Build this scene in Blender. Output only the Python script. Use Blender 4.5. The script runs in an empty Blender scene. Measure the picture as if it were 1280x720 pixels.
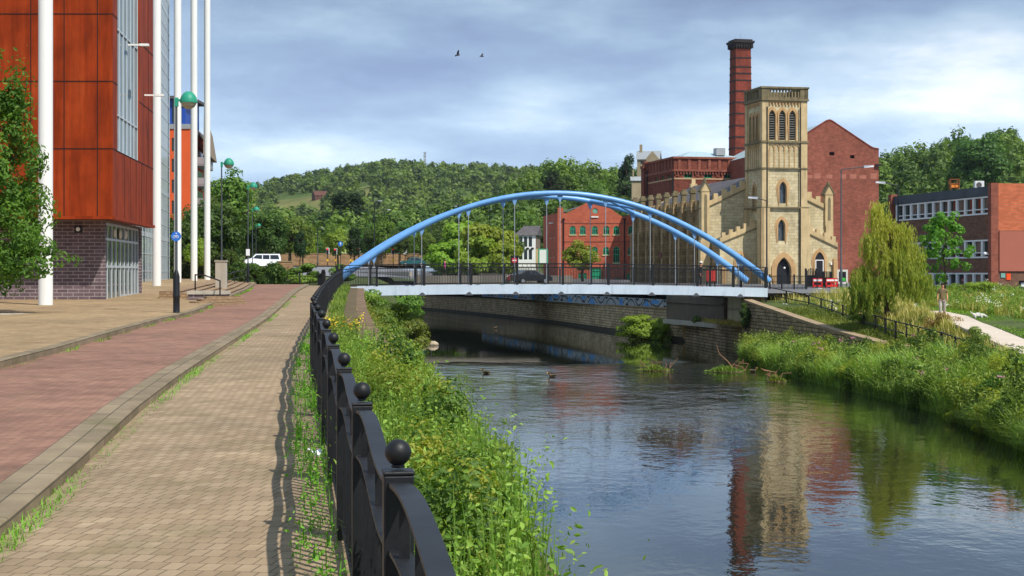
import bpy, math, random
import numpy as np
from mathutils import Vector, Matrix
from mathutils.geometry import tessellate_polygon

S = bpy.context.scene
COL = S.collection
F = 2000.0; CZ = 5.4; HY = 342.0
R_ = math.radians
def at(x, y, Y):
    """world point seen at photo pixel (x, y) at depth Y"""
    return ((x-640)/F*Y, Y, CZ-(y-HY)/F*Y)
def sx(x, Y): return (x-640)/F*Y
def sz(y, Y): return CZ-(y-HY)/F*Y

def srgb(r, g, b):
    def c(v):
        v /= 255.0
        return v/12.92 if v <= .04045 else ((v+.055)/1.055)**2.4
    return (c(r), c(g), c(b), 1)

# ------------------------------------------------------------------ materials
class NT:
    def __init__(s, name):
        s.m = bpy.data.materials.new(name); s.m.use_nodes = True
        s.t = s.m.node_tree; s.n = s.t.nodes; s.b = s.n['Principled BSDF']; s.out = s.n['Material Output']
    def new(s, typ, **kw):
        n = s.n.new(typ)
        for k, v in kw.items(): setattr(n, k, v)
        return n
    def link(s, a, b): s.t.links.new(a, b)
    def coord(s, kind='UV', scale=(1,1,1), rot=(0,0,0)):
        tc = s.new('ShaderNodeTexCoord'); mp = s.new('ShaderNodeMapping')
        mp.inputs['Scale'].default_value = scale; mp.inputs['Rotation'].default_value = rot
        s.link(tc.outputs[kind], mp.inputs['Vector']); return mp.outputs['Vector']
    def noise(s, vec, scale, detail=4, rough=.55):
        n = s.new('ShaderNodeTexNoise'); n.inputs['Scale'].default_value = scale
        n.inputs['Detail'].default_value = detail; n.inputs['Roughness'].default_value = rough
        if vec is not None: s.link(vec, n.inputs['Vector'])
        return n.outputs['Fac']
    def ramp(s, fac, stops):
        r = s.new('ShaderNodeValToRGB'); e = r.color_ramp.elements
        while len(e) < len(stops): e.new(.5)
        for q, (p, c) in zip(e, stops):
            q.position = p; q.color = c if len(c) == 4 else (*c, 1)
        s.link(fac, r.inputs['Fac']); return r.outputs['Color']
    def mix(s, fac, a, b, mode='MIX'):
        m = s.new('ShaderNodeMix', data_type='RGBA', blend_type=mode, clamp_factor=True)
        for v, k in ((fac, 0), (a, 6), (b, 7)):
            if hasattr(v, 'is_output') or hasattr(v, 'links'): s.link(v, m.inputs[k])
            else: m.inputs[k].default_value = v
        return m.outputs[2]
    def math(s, op, a, b=0.0):
        m = s.new('ShaderNodeMath', operation=op)
        for v, k in ((a, 0), (b, 1)):
            if hasattr(v, 'links'): s.link(v, m.inputs[k])
            else: m.inputs[k].default_value = v
        return m.outputs[0]
    def bump(s, h, strength=.4, dist=.02):
        b = s.new('ShaderNodeBump'); b.inputs['Strength'].default_value = strength
        b.inputs['Distance'].default_value = dist; s.link(h, b.inputs['Height'])
        s.link(b.outputs['Normal'], s.b.inputs['Normal'])
    def set(s, **kw):
        for k, v in kw.items(): s.b.inputs[k.replace('_', ' ')].default_value = v
    def color(s, c):
        if hasattr(c, 'links'): s.link(c, s.b.inputs['Base Color'])
        else: s.b.inputs['Base Color'].default_value = c
def g(k): return (k, k, k, 1)
def scl(c, k): return (c[0]*k, c[1]*k, c[2]*k, 1)

def plain(name, col, rough=.6, var=.2, scale=2.0, metal=0, bump=0, kind='Object', spec=.4, stain=0):
    t = NT(name); v = t.coord(kind)
    n = t.noise(v, scale, 5, .6)
    c = t.ramp(n, [(.25, scl(col, 1-var)), (.75, scl(col, 1+var))])
    if stain:
        n2 = t.noise(t.coord(kind, (3, 3, .35)), .8, 4, .6)
        c = t.mix(t.ramp(n2, [(.5, g(0)), (.75, g(stain))]), c, scl(col, .45))
    t.color(c); t.set(Roughness=rough, Metallic=metal, Specular_IOR_Level=spec)
    if bump: t.bump(t.noise(v, scale*8, 4), bump, .02)
    return t.m

def brick(name, c1, c2, mortar, bw=.225, bh=.075, ms=.01, rough=.85, bump=.4, kind='UV', rot=0.0, big=.35, bigscale=.25, soot=None, sootamt=.5, moss=None, uneven=.5):
    t = NT(name); v = t.coord(kind, rot=(0, 0, rot))
    br = t.new('ShaderNodeTexBrick'); t.link(v, br.inputs['Vector'])
    br.inputs['Scale'].default_value = 1; br.inputs['Brick Width'].default_value = bw
    br.inputs['Row Height'].default_value = bh; br.inputs['Mortar Size'].default_value = ms
    br.inputs['Mortar Smooth'].default_value = .3; br.inputs['Bias'].default_value = 0
    br.inputs['Color1'].default_value = c1; br.inputs['Color2'].default_value = c2
    br.inputs['Mortar'].default_value = mortar
    n = t.noise(v, bigscale, 6, .65)
    c = t.mix(1.0, br.outputs['Color'], t.ramp(n, [(.25, g(1-big)), (.8, g(1+big))]), 'MULTIPLY')
    n3 = t.noise(v, 1.7, 5, .7)
    c = t.mix(1.0, c, t.ramp(n3, [(.3, g(1-.35*uneven)), (.7, g(1+.35*uneven))]), 'MULTIPLY')
    if soot is not None:
        n2 = t.noise(t.coord(kind, (1.2, .35, 1), (0, 0, rot)), .55, 6, .7)
        c = t.mix(t.ramp(n2, [(.44, g(0)), (.68, g(sootamt))]), c, soot)
    if moss is not None:
        n4 = t.noise(v, .9, 7, .75)
        c = t.mix(t.ramp(n4, [(.52, g(0)), (.72, g(.7))]), c, moss)
    t.color(c); t.set(Roughness=rough, Specular_IOR_Level=.25)
    if bump: t.bump(br.outputs['Fac'], -bump, .012)
    return t.m

def leafmat(name, ca, cb, transl=.35, rough=.55):
    t = NT(name)
    a = t.new('ShaderNodeAttribute', attribute_name='tint')
    oi = t.new('ShaderNodeObjectInfo')
    c = t.ramp(a.outputs['Fac'], [(0, ca), (1, cb)])
    hs = t.new('ShaderNodeHueSaturation')
    t.link(t.math('ADD', t.math('MULTIPLY', oi.outputs['Random'], .05), .475), hs.inputs['Hue'])
    t.link(t.math('ADD', t.math('MULTIPLY', oi.outputs['Random'], .4), .8), hs.inputs['Value'])
    t.link(c, hs.inputs['Color']); c = hs.outputs['Color']
    t.color(c); t.set(Roughness=rough, Specular_IOR_Level=.3)
    tr = t.new('ShaderNodeBsdfTranslucent'); mx = t.new('ShaderNodeMixShader'); mx.inputs[0].default_value = transl
    t.link(t.mix(1.0, c, (1.5, 1.5, .55, 1), 'MULTIPLY'), tr.inputs['Color'])
    t.link(t.b.outputs[0], mx.inputs[1]); t.link(tr.outputs[0], mx.inputs[2]); t.link(mx.outputs[0], t.out.inputs['Surface'])
    return t.m

def glassmat(name, col, rough=.05, var=.5, scale=.7):
    t = NT(name); v = t.coord('UV')
    n = t.noise(v, scale, 3)
    t.color(t.ramp(n, [(.3, scl(col, 1-var)), (.7, scl(col, 1+var))]))
    t.set(Roughness=rough, Specular_IOR_Level=.7, IOR=1.5)
    t.bump(t.noise(v, 1.1, 2), .05, .03)
    return t.m

# ------------------------------------------------------------------ mesh builder
class MB:
    def __init__(s): s.v = []; s.f = []; s.mi = []; s.cm = 0; s.smooth = set()
    def face(s, pts, smooth=False):
        i = len(s.v); s.v.extend([tuple(p) for p in pts]); s.f.append(tuple(range(i, i+len(pts)))); s.mi.append(s.cm)
        if smooth: s.smooth.add(len(s.f)-1)
        return s
    def addf(s, idx, smooth=False):
        s.f.append(tuple(idx)); s.mi.append(s.cm)
        if smooth: s.smooth.add(len(s.f)-1)
    def box(s, x0, x1, y0, y1, z0, z1):
        return s.hexa([(x0,y0,z0),(x1,y0,z0),(x1,y1,z0),(x0,y1,z0),(x0,y0,z1),(x1,y0,z1),(x1,y1,z1),(x0,y1,z1)])
    def hexa(s, p):
        i = len(s.v); s.v.extend([tuple(q) for q in p])
        for f in ((3,2,1,0),(4,5,6,7),(0,1,5,4),(1,2,6,5),(2,3,7,6),(3,0,4,7)): s.addf([i+k for k in f])
        return s
    def bar(s, a, b, w, h=None, up=(0,0,1)):
        h = h or w; a = Vector(a); b = Vector(b); d = (b-a).normalized(); u = Vector(up)
        if abs(d.dot(u)) > .98: u = Vector((0,1,0))
        r = d.cross(u).normalized()*w/2; u2 = r.cross(d).normalized()*h/2
        return s.hexa([a-r-u2, a+r-u2, b+r-u2, b-r-u2, a-r+u2, a+r+u2, b+r+u2, b-r+u2])
    def prism(s, poly, z0, z1, top=True, bottom=True):
        n = len(poly); i = len(s.v)
        s.v.extend([(x, y, z0) for x, y in poly]); s.v.extend([(x, y, z1) for x, y in poly])
        for k in range(n): s.addf([i+k, i+(k+1) % n, i+n+(k+1) % n, i+n+k])
        if top: s.addf([i+n+k for k in range(n)])
        if bottom: s.addf([i+n-1-k for k in range(n)])
        return s
    def tube(s, pts, r, n=10, cap=True, up=None):
        pts = [Vector(p) for p in pts]; m = len(pts)
        rs = r if hasattr(r, '__len__') else [r]*m
        i = len(s.v); prev = None
        for k, p in enumerate(pts):
            d = (pts[min(k+1, m-1)]-pts[max(k-1, 0)]).normalized()
            if prev is None:
                a = Vector((0, 0, 1)) if abs(d.z) < .9 else Vector((1, 0, 0))
                prev = d.cross(a).normalized()
            prev = (prev-d*prev.dot(d)).normalized(); b = d.cross(prev)
            for q in range(n):
                t = 2*math.pi*q/n; s.v.append(tuple(p+(prev*math.cos(t)+b*math.sin(t))*rs[k]))
        for k in range(m-1):
            for q in range(n):
                s.addf([i+k*n+q, i+k*n+(q+1) % n, i+(k+1)*n+(q+1) % n, i+(k+1)*n+q], True)
        if cap:
            s.face([s.v[i+n-1-q] for q in range(n)]); s.face([s.v[i+(m-1)*n+q] for q in range(n)])
        return s
    def lathe(s, prof, n=16, c=(0,0,0), smooth=True):
        i = len(s.v); m = len(prof)
        for r, z in prof:
            for q in range(n):
                t = 2*math.pi*q/n; s.v.append((c[0]+r*math.cos(t), c[1]+r*math.sin(t), c[2]+z))
        for k in range(m-1):
            for q in range(n):
                s.addf([i+k*n+q, i+k*n+(q+1) % n, i+(k+1)*n+(q+1) % n, i+(k+1)*n+q], smooth)
        s.face([s.v[i+n-1-q] for q in range(n)]); s.face([s.v[i+(m-1)*n+q] for q in range(n)])
        return s
    def ball(s, c, r, n=14, m=8, sq=(1,1,1)):
        i = len(s.v)
        for k in range(m+1):
            p = math.pi*k/m
            for q in range(n):
                t = 2*math.pi*q/n
                s.v.append((c[0]+r*sq[0]*math.sin(p)*math.cos(t), c[1]+r*sq[1]*math.sin(p)*math.sin(t), c[2]-r*sq[2]*math.cos(p)))
        for k in range(m):
            for q in range(n):
                s.addf([i+k*n+q, i+k*n+(q+1) % n, i+(k+1)*n+(q+1) % n, i+(k+1)*n+q], True)
        return s
    def wall(s, fr, outer, holes=(), depth=.15, back=None, sides=True):
        """front face in frame fr=(O,U,N) with holes and reveals; (u,z) 2-D points; N points outwards"""
        O, U, N = fr; O = Vector(O); U = Vector(U); N = Vector(N)
        P = lambda u, z, d=0: O+U*u+Vector((0,0,z))-N*d
        loops = [list(outer)]+[list(h) for h in holes]
        flat = [p for l in loops for p in l]
        tris = tessellate_polygon([[Vector((p[0], p[1], 0)) for p in l] for l in loops])
        i = len(s.v); s.v.extend([tuple(P(*p)) for p in flat])
        for t in tris:
            a, b, c = [flat[k] for k in t]
            if (b[0]-a[0])*(c[1]-a[1])-(b[1]-a[1])*(c[0]-a[0]) < 0: t = (t[0], t[2], t[1])
            s.addf([i+k for k in t])
        for h in holes:
            for k in range(len(h)):
                a, b = h[k], h[(k+1) % len(h)]
                s.face([P(*a), P(*b), P(*b, depth), P(*a, depth)])
        if sides:
            bd = back if back is not None else depth
            for k in range(len(outer)):
                a, b = outer[k], outer[(k+1) % len(outer)]
                s.face([P(*a), P(*a, bd), P(*b, bd), P(*b)])
            if back is not None and not holes:
                s.face([P(*p, bd) for p in reversed(outer)])
        return s
    def panel(s, fr, poly, d=0):
        O, U, N = fr; O = Vector(O); U = Vector(U); N = Vector(N)
        return s.face([O+U*u+Vector((0,0,z))-N*d for u, z in poly])
    def fbox(s, fr, u0, u1, z0, z1, d0, d1):
        """box in wall frame, from d0 (outwards positive) to d1"""
        O, U, N = fr; O = Vector(O); U = Vector(U); N = Vector(N)
        P = lambda u, z, d: O+U*u+Vector((0,0,z))+N*d
        return s.hexa([P(u0,z0,d1),P(u1,z0,d1),P(u1,z0,d0),P(u0,z0,d0),P(u0,z1,d1),P(u1,z1,d1),P(u1,z1,d0),P(u0,z1,d0)])
    def build(s, name, mat, parent=None, loc=None, bevel=0):
        me = bpy.data.meshes.new(name); me.from_pydata(s.v, [], s.f); me.update()
        mats = mat if isinstance(mat, (list, tuple)) else [mat]
        for m in mats: me.materials.append(m)
        n = len(s.f)
        if n:
            me.polygons.foreach_set('material_index', np.array(s.mi, dtype=np.int32))
            sm = np.zeros(n, dtype=bool)
            if s.smooth: sm[list(s.smooth)] = True
            me.polygons.foreach_set('use_smooth', sm)
            uvs(me)
        o = bpy.data.objects.new(name, me); COL.objects.link(o)
        if parent is not None: o.parent = parent
        if loc is not None: o.location = loc
        if bevel:
            b = o.modifiers.new('bevel', 'BEVEL'); b.width = bevel; b.segments = 2; b.limit_method = 'ANGLE'
        return o

def uvs(me):
    """metric UVs: u along the wall, v up; x,y on flat faces"""
    nv = len(me.vertices); co = np.empty(nv*3, np.float32); me.vertices.foreach_get('co', co); co = co.reshape(-1, 3)
    nl = len(me.loops); li = np.empty(nl, np.int32); me.loops.foreach_get('vertex_index', li)
    npoly = len(me.polygons); no = np.empty(npoly*3, np.float32); me.polygons.foreach_get('normal', no); no = no.reshape(-1, 3)
    lt = np.empty(npoly, np.int32); me.polygons.foreach_get('loop_total', lt)
    nn = np.repeat(no, lt, axis=0); p = co[li]
    flat = np.abs(nn[:, 2]) > .8
    h = np.hypot(nn[:, 0], nn[:, 1])+1e-6
    tx, ty = -nn[:, 1]/h, nn[:, 0]/h
    uv = np.stack([np.where(flat, p[:, 0], p[:, 0]*tx+p[:, 1]*ty), np.where(flat, p[:, 1], p[:, 2]/np.maximum(h, .3))], 1).astype(np.float32)
    me.uv_layers.new(name='UVMap').data.foreach_set('uv', uv.ravel())

# ------------------------------------------------------------------ things
def tag(o, label, cat, group=None):
    o['label'] = label; o['category'] = cat
    if group: o['group'] = group
    return o
def thing(name, label, cat, loc=(0,0,0), rz=0, group=None):
    o = bpy.data.objects.new(name, None); o.empty_display_size = .3; COL.objects.link(o)
    o.location = loc; o.rotation_euler = (0, 0, rz)
    return tag(o, label, cat, group)
def struct(o): o['kind'] = 'structure'; return o
def stuff(o, label=None, cat=None):
    o['kind'] = 'stuff'
    if label: o['label'] = label
    if cat: o['category'] = cat
    return o
KIDS = {}
def dup(root, loc, rz=0, label=None, scale=None):
    r = root.copy(); COL.objects.link(r); r.location = loc; r.rotation_euler = (0, 0, rz)
    if label: r['label'] = label
    if scale: r.scale = scale
    for ch in [o for o in list(COL.objects) if o.parent is root]:
        c = ch.copy(); COL.objects.link(c); c.parent = r
        for gd in [o for o in list(COL.objects) if o.parent is ch]:
            d = gd.copy(); COL.objects.link(d); d.parent = c
    return r

# ------------------------------------------------------------------ foliage (numpy)
RNG = np.random.default_rng(7)
def npmesh(name, V, Q, mat, tint=None, parent=None, loc=None, link=True):
    me = bpy.data.meshes.new(name); n = len(Q); k = Q.shape[1]
    me.vertices.add(len(V)); me.vertices.foreach_set('co', np.ascontiguousarray(V, np.float32).ravel())
    me.loops.add(n*k); me.loops.foreach_set('vertex_index', np.ascontiguousarray(Q, np.int32).ravel())
    me.polygons.add(n); me.polygons.foreach_set('loop_start', np.arange(0, n*k, k, dtype=np.int32))
    me.update(calc_edges=True)
    if tint is not None:
        a = me.attributes.new('tint', 'FLOAT', 'FACE'); a.data.foreach_set('value', np.ascontiguousarray(tint, np.float32))
    me.materials.append(mat)
    if not link: return me
    o = bpy.data.objects.new(name, me); COL.objects.link(o)
    if parent is not None: o.parent = parent
    if loc is not None: o.location = loc
    return o
def unit(a): return a/(np.linalg.norm(a, axis=1, keepdims=True)+1e-9)
def leafgeo(P, N, size, asp=.5, fold=.15, up=0.0):
    n = len(P); r = RNG.normal(size=(n, 3)); r[:, 2] += up
    t = unit(r-N*np.sum(r*N, 1, keepdims=True)); b = np.cross(N, t)
    s = np.broadcast_to(np.asarray(size, float), (n,))[:, None]
    V = np.stack([P-t*s*.5, P+b*s*asp*.5+N*s*fold*.5, P+t*s*.5, P-b*s*asp*.5+N*s*fold*.5], 1).reshape(-1, 3)
    return V, np.arange(4*n).reshape(n, 4)
def leafgeo2(P, N, size, asp=.5, fold=.12):
    """oval leaf of two halves folded along the midrib"""
    n = len(P); r = RNG.normal(size=(n, 3)); r[:, 2] -= .35
    t = unit(r-N*np.sum(r*N, 1, keepdims=True)); b = np.cross(N, t); s = np.broadcast_to(np.asarray(size, float), (n,))[:, None]
    w = s*asp*.5; f = N*s*fold
    V = np.stack([P-t*s*.5, P-t*s*.22+b*w*.8+f*.8, P+t*s*.16+b*w+f, P+t*s*.55-N*s*.06, P+t*s*.16-b*w+f, P-t*s*.22-b*w*.8+f*.8], 1).reshape(-1, 3)
    i = np.arange(n)[:, None]*6
    return V, np.concatenate([i+np.array([[0, 1, 2, 3]]), i+np.array([[0, 3, 4, 5]])], 1).reshape(-1, 4)
def bladegeo(P, h, w, lean):
    """grass blades: two quads each"""
    n = len(P); a = RNG.uniform(0, 2*np.pi, n); d = np.stack([np.cos(a), np.sin(a), np.zeros(n)], 1)
    b = np.stack([-np.sin(a), np.cos(a), np.zeros(n)], 1); h = h[:, None]; w = w[:, None]; l = lean[:, None]
    up = np.array([0, 0, 1.0])
    m = P+up*h*.6+d*h*l*.3; t = P+up*h*(1-.25*l)+d*h*l*.9
    V = np.stack([P-b*w*.5, P+b*w*.5, m+b*w*.45, m-b*w*.45, t+b*w*.06, t-b*w*.06], 1).reshape(-1, 3)
    i = np.arange(n)[:, None]*6
    Q = np.concatenate([i+np.array([[0, 1, 2, 3]]), i+np.array([[3, 2, 4, 5]])], 1).reshape(-1, 4)
    return V, Q
def cat(parts):
    Vs, Qs, o = [], [], 0
    for V, Q in parts: Vs.append(V); Qs.append(Q+o); o += len(V)
    return np.concatenate(Vs), np.concatenate(Qs)
def crownpts(rad, nclump, nleaf, clump=.33, shell=.75, cone=0.0, flat=0.0):
    """leaf points and normals in clumps through an uneven ellipsoid; cone>0 narrows the top"""
    rx, ry, rz = rad
    d = unit(RNG.normal(size=(nclump, 3)))
    rr = RNG.uniform(.25, 1, nclump)**.5*shell
    c = d*rr[:, None]
    if cone:
        k = np.clip(1-cone*(c[:, 2]+.6), .16, 1.25); c[:, 0] *= k; c[:, 1] *= k
    cr = clump*RNG.uniform(.6, 1.25, nclump)
    if cone: cr *= np.clip(1.1-.55*cone*(c[:, 2]+.4), .35, 1.1)
    idx = RNG.integers(0, nclump, nleaf)
    q = unit(RNG.normal(size=(nleaf, 3))); q[:, 2] = np.abs(q[:, 2])*RNG.choice([1, 1, -.6], nleaf)
    P = c[idx]+q*cr[idx][:, None]*(RNG.uniform(.35, 1.05, nleaf)**.5)[:, None]*np.array([1, 1, .8])
    N = unit(q+.5*unit(P+1e-6)+RNG.normal(size=(nleaf, 3))*.45+np.array([0, 0, .25]))
    ct = RNG.uniform(0, 1, nclump)
    T = np.clip(.35*ct[idx]+.65*RNG.uniform(0, 1, nleaf), 0, 1)
    return P*np.array([rx, ry, rz]), N, T
def crown(name, rad, nclump, nleaf, size, mat, center=(0,0,0), parent=None, asp=.55, link=True, oval=False, **kw):
    P, N, T = crownpts(rad, nclump, nleaf, **kw)
    V, Q = (leafgeo2 if oval else leafgeo)(P+np.array(center), N, size*RNG.uniform(.6, 1.3, nleaf), asp)
    if oval: T = np.repeat(T, 2)
    return npmesh(name, V, Q, mat, T, parent, link=link)
def trunk_mb(h, r, crown_r=0, branches=5, seed=0, top=.3):
    rd = random.Random(seed); m = MB()
    pts = [(rd.uniform(-.04, .04)*h*k/4, rd.uniform(-.04, .04)*h*k/4, h*k/4) for k in range(5)]
    m.tube([(0,0,-.2)]+pts[0:], [r*1.5, r*1.25, r, r*.85, r*.65, r*top], 9)
    for q in range(branches):
        k = rd.uniform(.4, .95); a = rd.uniform(0, 6.28); p = Vector((pts[2][0]*k, pts[2][1]*k, h*k))
        L = crown_r*rd.uniform(.5, .9)
        e = p+Vector((math.cos(a)*L, math.sin(a)*L, L*rd.uniform(.3, .9)))
        m.tube([p, p.lerp(e, .5)+Vector((0,0,-.06*L)), e], [r*.5, r*.3, r*.1], 6)
    return m
def arch(u, z0, zs, w, kind='round', n=8):
    """outline of an arched opening, counter-clockwise: centre u, sill z0, spring zs, width w"""
    p = [(u-w/2, z0), (u+w/2, z0)]
    if kind == 'round':
        for k in range(n+1):
            t = math.pi*k/n; p.append((u+math.cos(t)*w/2, zs+math.sin(t)*w/2))
    elif kind == 'seg':
        for k in range(n+1):
            t = math.pi*k/n; p.append((u+math.cos(t)*w/2, zs+math.sin(t)*w*.22))
    else:                                            # pointed
        R = w*1.05; cx = u+w/2-R; a1 = math.acos((u-cx)/R)
        for k in range(n//2+1):
            t = a1*k/(n//2); p.append((cx+math.cos(t)*R, zs+math.sin(t)*R))
        cx2 = u-w/2+R
        for k in range(n//2, -1, -1):
            t = a1*k/(n//2)
            if k == n//2: continue
            p.append((cx2-math.cos(t)*R, zs+math.sin(t)*R))
    return p
def rect(u0, u1, z0, z1): return [(u0, z0), (u1, z0), (u1, z1), (u0, z1)]
def ring(m, fr, poly, grow, d0, d1):
    """moulding that follows poly, grown outwards by grow"""
    cx = sum(p[0] for p in poly)/len(poly); cz = sum(p[1] for p in poly)/len(poly)
    O, U, N = fr; O = Vector(O); U = Vector(U); N = Vector(N)
    def G(p):
        dx, dz = p[0]-cx, p[1]-cz; l = math.hypot(dx, dz); return (p[0]+dx/l*grow, p[1]+dz/l*grow)
    P = lambda p, d: O+U*p[0]+Vector((0,0,p[1]))+N*d
    for k in range(1, len(poly)):
        a, b = poly[k], poly[(k+1) % len(poly)]; A, B = G(a), G(b)
        m.hexa([P(a,d0),P(b,d0),P(B,d0),P(A,d0),P(a,d1),P(b,d1),P(B,d1),P(A,d1)])
# ------------------------------------------------------------------ lines of the place (metres; y runs away from the camera)
def ip(pts):
    ys = [p[0] for p in pts]; xs = [p[1] for p in pts]
    return lambda Y: np.interp(Y, ys, xs)
FENCE = ip([(-5, 1.01), (0, .32), (24, -2.99), (40, -4.80), (58, -6.75), (80, -8.9), (104, -11.15), (112, -12.0)])
def smoothF(Y): return sum(float(FENCE(Y+d)) for d in (-3, -1.5, 0, 1.5, 3))/5 if Y > 20 else float(FENCE(Y))
WALLX = lambda Y: FENCE(Y)+1.1
ZP = ip([(-10, 3.74), (0, 3.76), (9, 3.78), (17, 3.88), (25, 3.92), (50, 3.96), (70, 4.15), (84, 4.3), (104, 4.47), (111, 4.56), (130, 4.65), (160, 4.8), (230, 6.3), (300, 6.8)])
K1 = ip([(-5, -1.7), (0, -2.2), (9.6, -3.08), (13.1, -3.5), (17.4, -4.06), (22, -4.6), (29, -5.35), (44, -6.95), (60, -8.7), (77.7, -10.7), (95, -12.6), (112, -14.2)])
K2 = ip([(-5, -5.6), (0, -6.1), (15, -7.0), (23.6, -7.55), (28, -7.95), (36.5, -8.95), (45.3, -9.9), (53, -10.5), (70, -12.5), (90, -14.9), (108, -17.4), (125, -19.5)])
LW = ip([(-20, 1.5), (0, 1.6), (15, .95), (20, .5), (28, -.05), (42, -.75), (53, -1.7), (68, -3.3), (91, -5.6), (110, -7.2), (150, -8.6), (186, -10.4), (235, -22), (300, -50)])
RW = ip([(-20, 15), (0, 15), (20, 15), (28.6, 15.1), (45, 15.4), (62, 16.6), (75, 15.6), (84, 14.4), (95, 14.7), (107, 15.1), (110, 15.1), (125, 13.6), (152, 8.4), (235, -13), (300, -40)])

SUN = Vector((.65, -.76, 0)).normalized()*math.cos(R_(52))+Vector((0, 0, math.sin(R_(52))))

def strip(name, xa, xb, z, ys, mat, nx=1, dz=0.0):
    V = []; Q = []
    for j, Y in enumerate(ys):
        a, b = float(xa(Y)), float(xb(Y))
        for i in range(nx+1): V.append((a+(b-a)*i/nx, Y, float(z(Y))+dz))
    for j in range(len(ys)-1):
        for i in range(nx):
            k = j*(nx+1)+i; Q.append((k, k+1, k+nx+2, k+nx+1))
    m = MB(); m.v = V
    for q in Q: m.addf(q)
    return struct(m.build(name, mat))

YS = list(np.arange(-5, 112.1, 1.5))
ANG = R_(7.9)
m_path = brick('buff_pavers', srgb(164, 143, 116), srgb(146, 125, 99), srgb(118, 102, 80), .104, .205, .007, .9, .5, 'Object', ANG, .26, .28, moss=srgb(112, 104, 70), uneven=.5)
m_lane = brick('red_pavers', srgb(152, 114, 96), srgb(137, 102, 86), srgb(116, 92, 76), .104, .205, .006, .9, .4, 'Object', ANG, .26, .25, moss=srgb(112, 96, 74), uneven=.7)
m_plaza = brick('plaza_pavers', srgb(168, 143, 108), srgb(153, 129, 96), srgb(136, 112, 82), .104, .205, .006, .9, .3, 'Object', ANG, .3, .2, moss=srgb(130, 112, 84), uneven=.8)
m_kerb = brick('kerb_stone', srgb(146, 130, 106), srgb(126, 112, 90), srgb(84, 76, 62), 1.0, .18, .008, .9, .4, 'UV', 0, .2, .5, moss=srgb(96, 96, 58), uneven=.6)
m_dirt = plain('dirt', srgb(96, 82, 56), .95, .4, 1.2, bump=.6)
m_grassground = plain('bank_soil', srgb(72, 84, 34), .95, .5, .5, bump=.6)

strip('brick_footpath', lambda Y: K1(Y), lambda Y: FENCE(Y)+.2, ZP, YS, m_path, 2)
strip('verge', lambda Y: FENCE(Y)+.2, lambda Y: WALLX(Y)+.02, ZP, YS, m_dirt, 1, -.012)
strip('red_cycle_lane', K2, lambda Y: K1(Y)-.35, ZP, YS, m_lane, 2, .085)
strip('plaza', lambda Y: -75+0*Y, lambda Y: K2(Y)-.19, ZP, list(np.arange(-5, 150, 3)), m_plaza, 6, .2)
def kerb(name, x0, x1, top, drop):
    m = MB(); n = len(YS)
    for Y in YS:
        z = float(ZP(Y))+top
        a, b = float(x0(Y)), float(x1(Y))
        m.v += [(a, Y, z), (b-.02, Y, z), (b, Y, z-.02), (b, Y, z-drop-.05)]
    for j in range(n-1):
        for k in range(3): m.addf([j*4+k, j*4+k+1, j*4+k+5, j*4+k+4])
    o = m.build(name, m_kerb); cr = [0, .34, .36, .5]
    L = np.concatenate([[0], np.cumsum([math.hypot(float(x1(b))-float(x1(a)), b-a) for a, b in zip(YS[:-1], YS[1:])])])
    for lp in o.data.loops:
        i = lp.vertex_index; o.data.uv_layers[0].data[lp.index].uv = (L[i//4], cr[i % 4])
    return struct(o)
kerb('path_kerb', lambda Y: K1(Y)-.36, K1, .095, .1)
kerb('plaza_kerb', lambda Y: K2(Y)-.2, K2, .205, .12)

# banks and land either side of the river -------------------------------------------------
def loft(name, rows, mat, nsub=6, jit=.0):
    """rows: (Y, [(x, z), ...]) with equal counts; linear loft"""
    rows = sorted(rows); m = MB(); ys = []
    Ys = np.unique(np.concatenate([np.linspace(a[0], b[0], max(2, int((b[0]-a[0])/3))) for a, b in zip(rows[:-1], rows[1:])]))
    k = len(rows[0][1]); rd = np.random.default_rng(3)
    A = np.array([[list(p) for p in r[1]] for r in rows]); RY = [r[0] for r in rows]
    w = None
    for Y in Ys:
        xs = np.array([np.interp(Y, RY, A[:, i, 0]) for i in range(k)]); zs = np.array([np.interp(Y, RY, A[:, i, 1]) for i in range(k)])
        t = np.concatenate([np.linspace(i, i+1, nsub, endpoint=False) for i in range(k-1)]+[[k-1]])
        X = np.interp(t, range(k), xs); Z = np.interp(t, range(k), zs)+rd.normal(size=len(t))*jit
        w = len(t); m.v += [(float(a), float(Y), float(b)) for a, b in zip(X, Z)]
    for j in range(len(Ys)-1):
        for i in range(w-1): m.addf([j*w+i, j*w+i+1, (j+1)*w+i+1, (j+1)*w+i], True)
    return struct(m.build(name, mat)), (RY, A)
def zq(L, X, Y):
    RY, A = L; X = np.atleast_1d(np.asarray(X, float)); Y = np.broadcast_to(np.asarray(Y, float), X.shape)
    xs = [np.interp(Y, RY, A[:, i, 0]) for i in range(A.shape[1])]; zs = [np.interp(Y, RY, A[:, i, 1]) for i in range(A.shape[1])]
    out = zs[0].copy()
    for i in range(len(xs)-1):
        t = np.clip((X-xs[i])/(xs[i+1]-xs[i]+1e-9), 0, 1); out = np.where(X >= xs[i], zs[i]+(zs[i+1]-zs[i])*t, out)
    return out
rows = []
for Y in (-6, 0, 8, 15, 22, 28, 42, 53, 68, 80, 91, 104, 110):
    w, l = float(WALLX(Y))+.03, float(LW(Y)); h = float(ZP(Y))-float(np.interp(Y, [0, 20, 34, 60], [.25, .3, .75, 1.1]))
    rows.append((Y, [(w-.3, h+.1), (w, h), (w+(l-w)*.35, h*.62), (w+(l-w)*.75, h*.2), (l, 0), (l+.8, -.7)]))
_, LB = loft('left_bank', rows, m_grassground, 3, .03)
def zleft(X, Y): return zq(LB, X, Y)
rows = []
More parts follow.
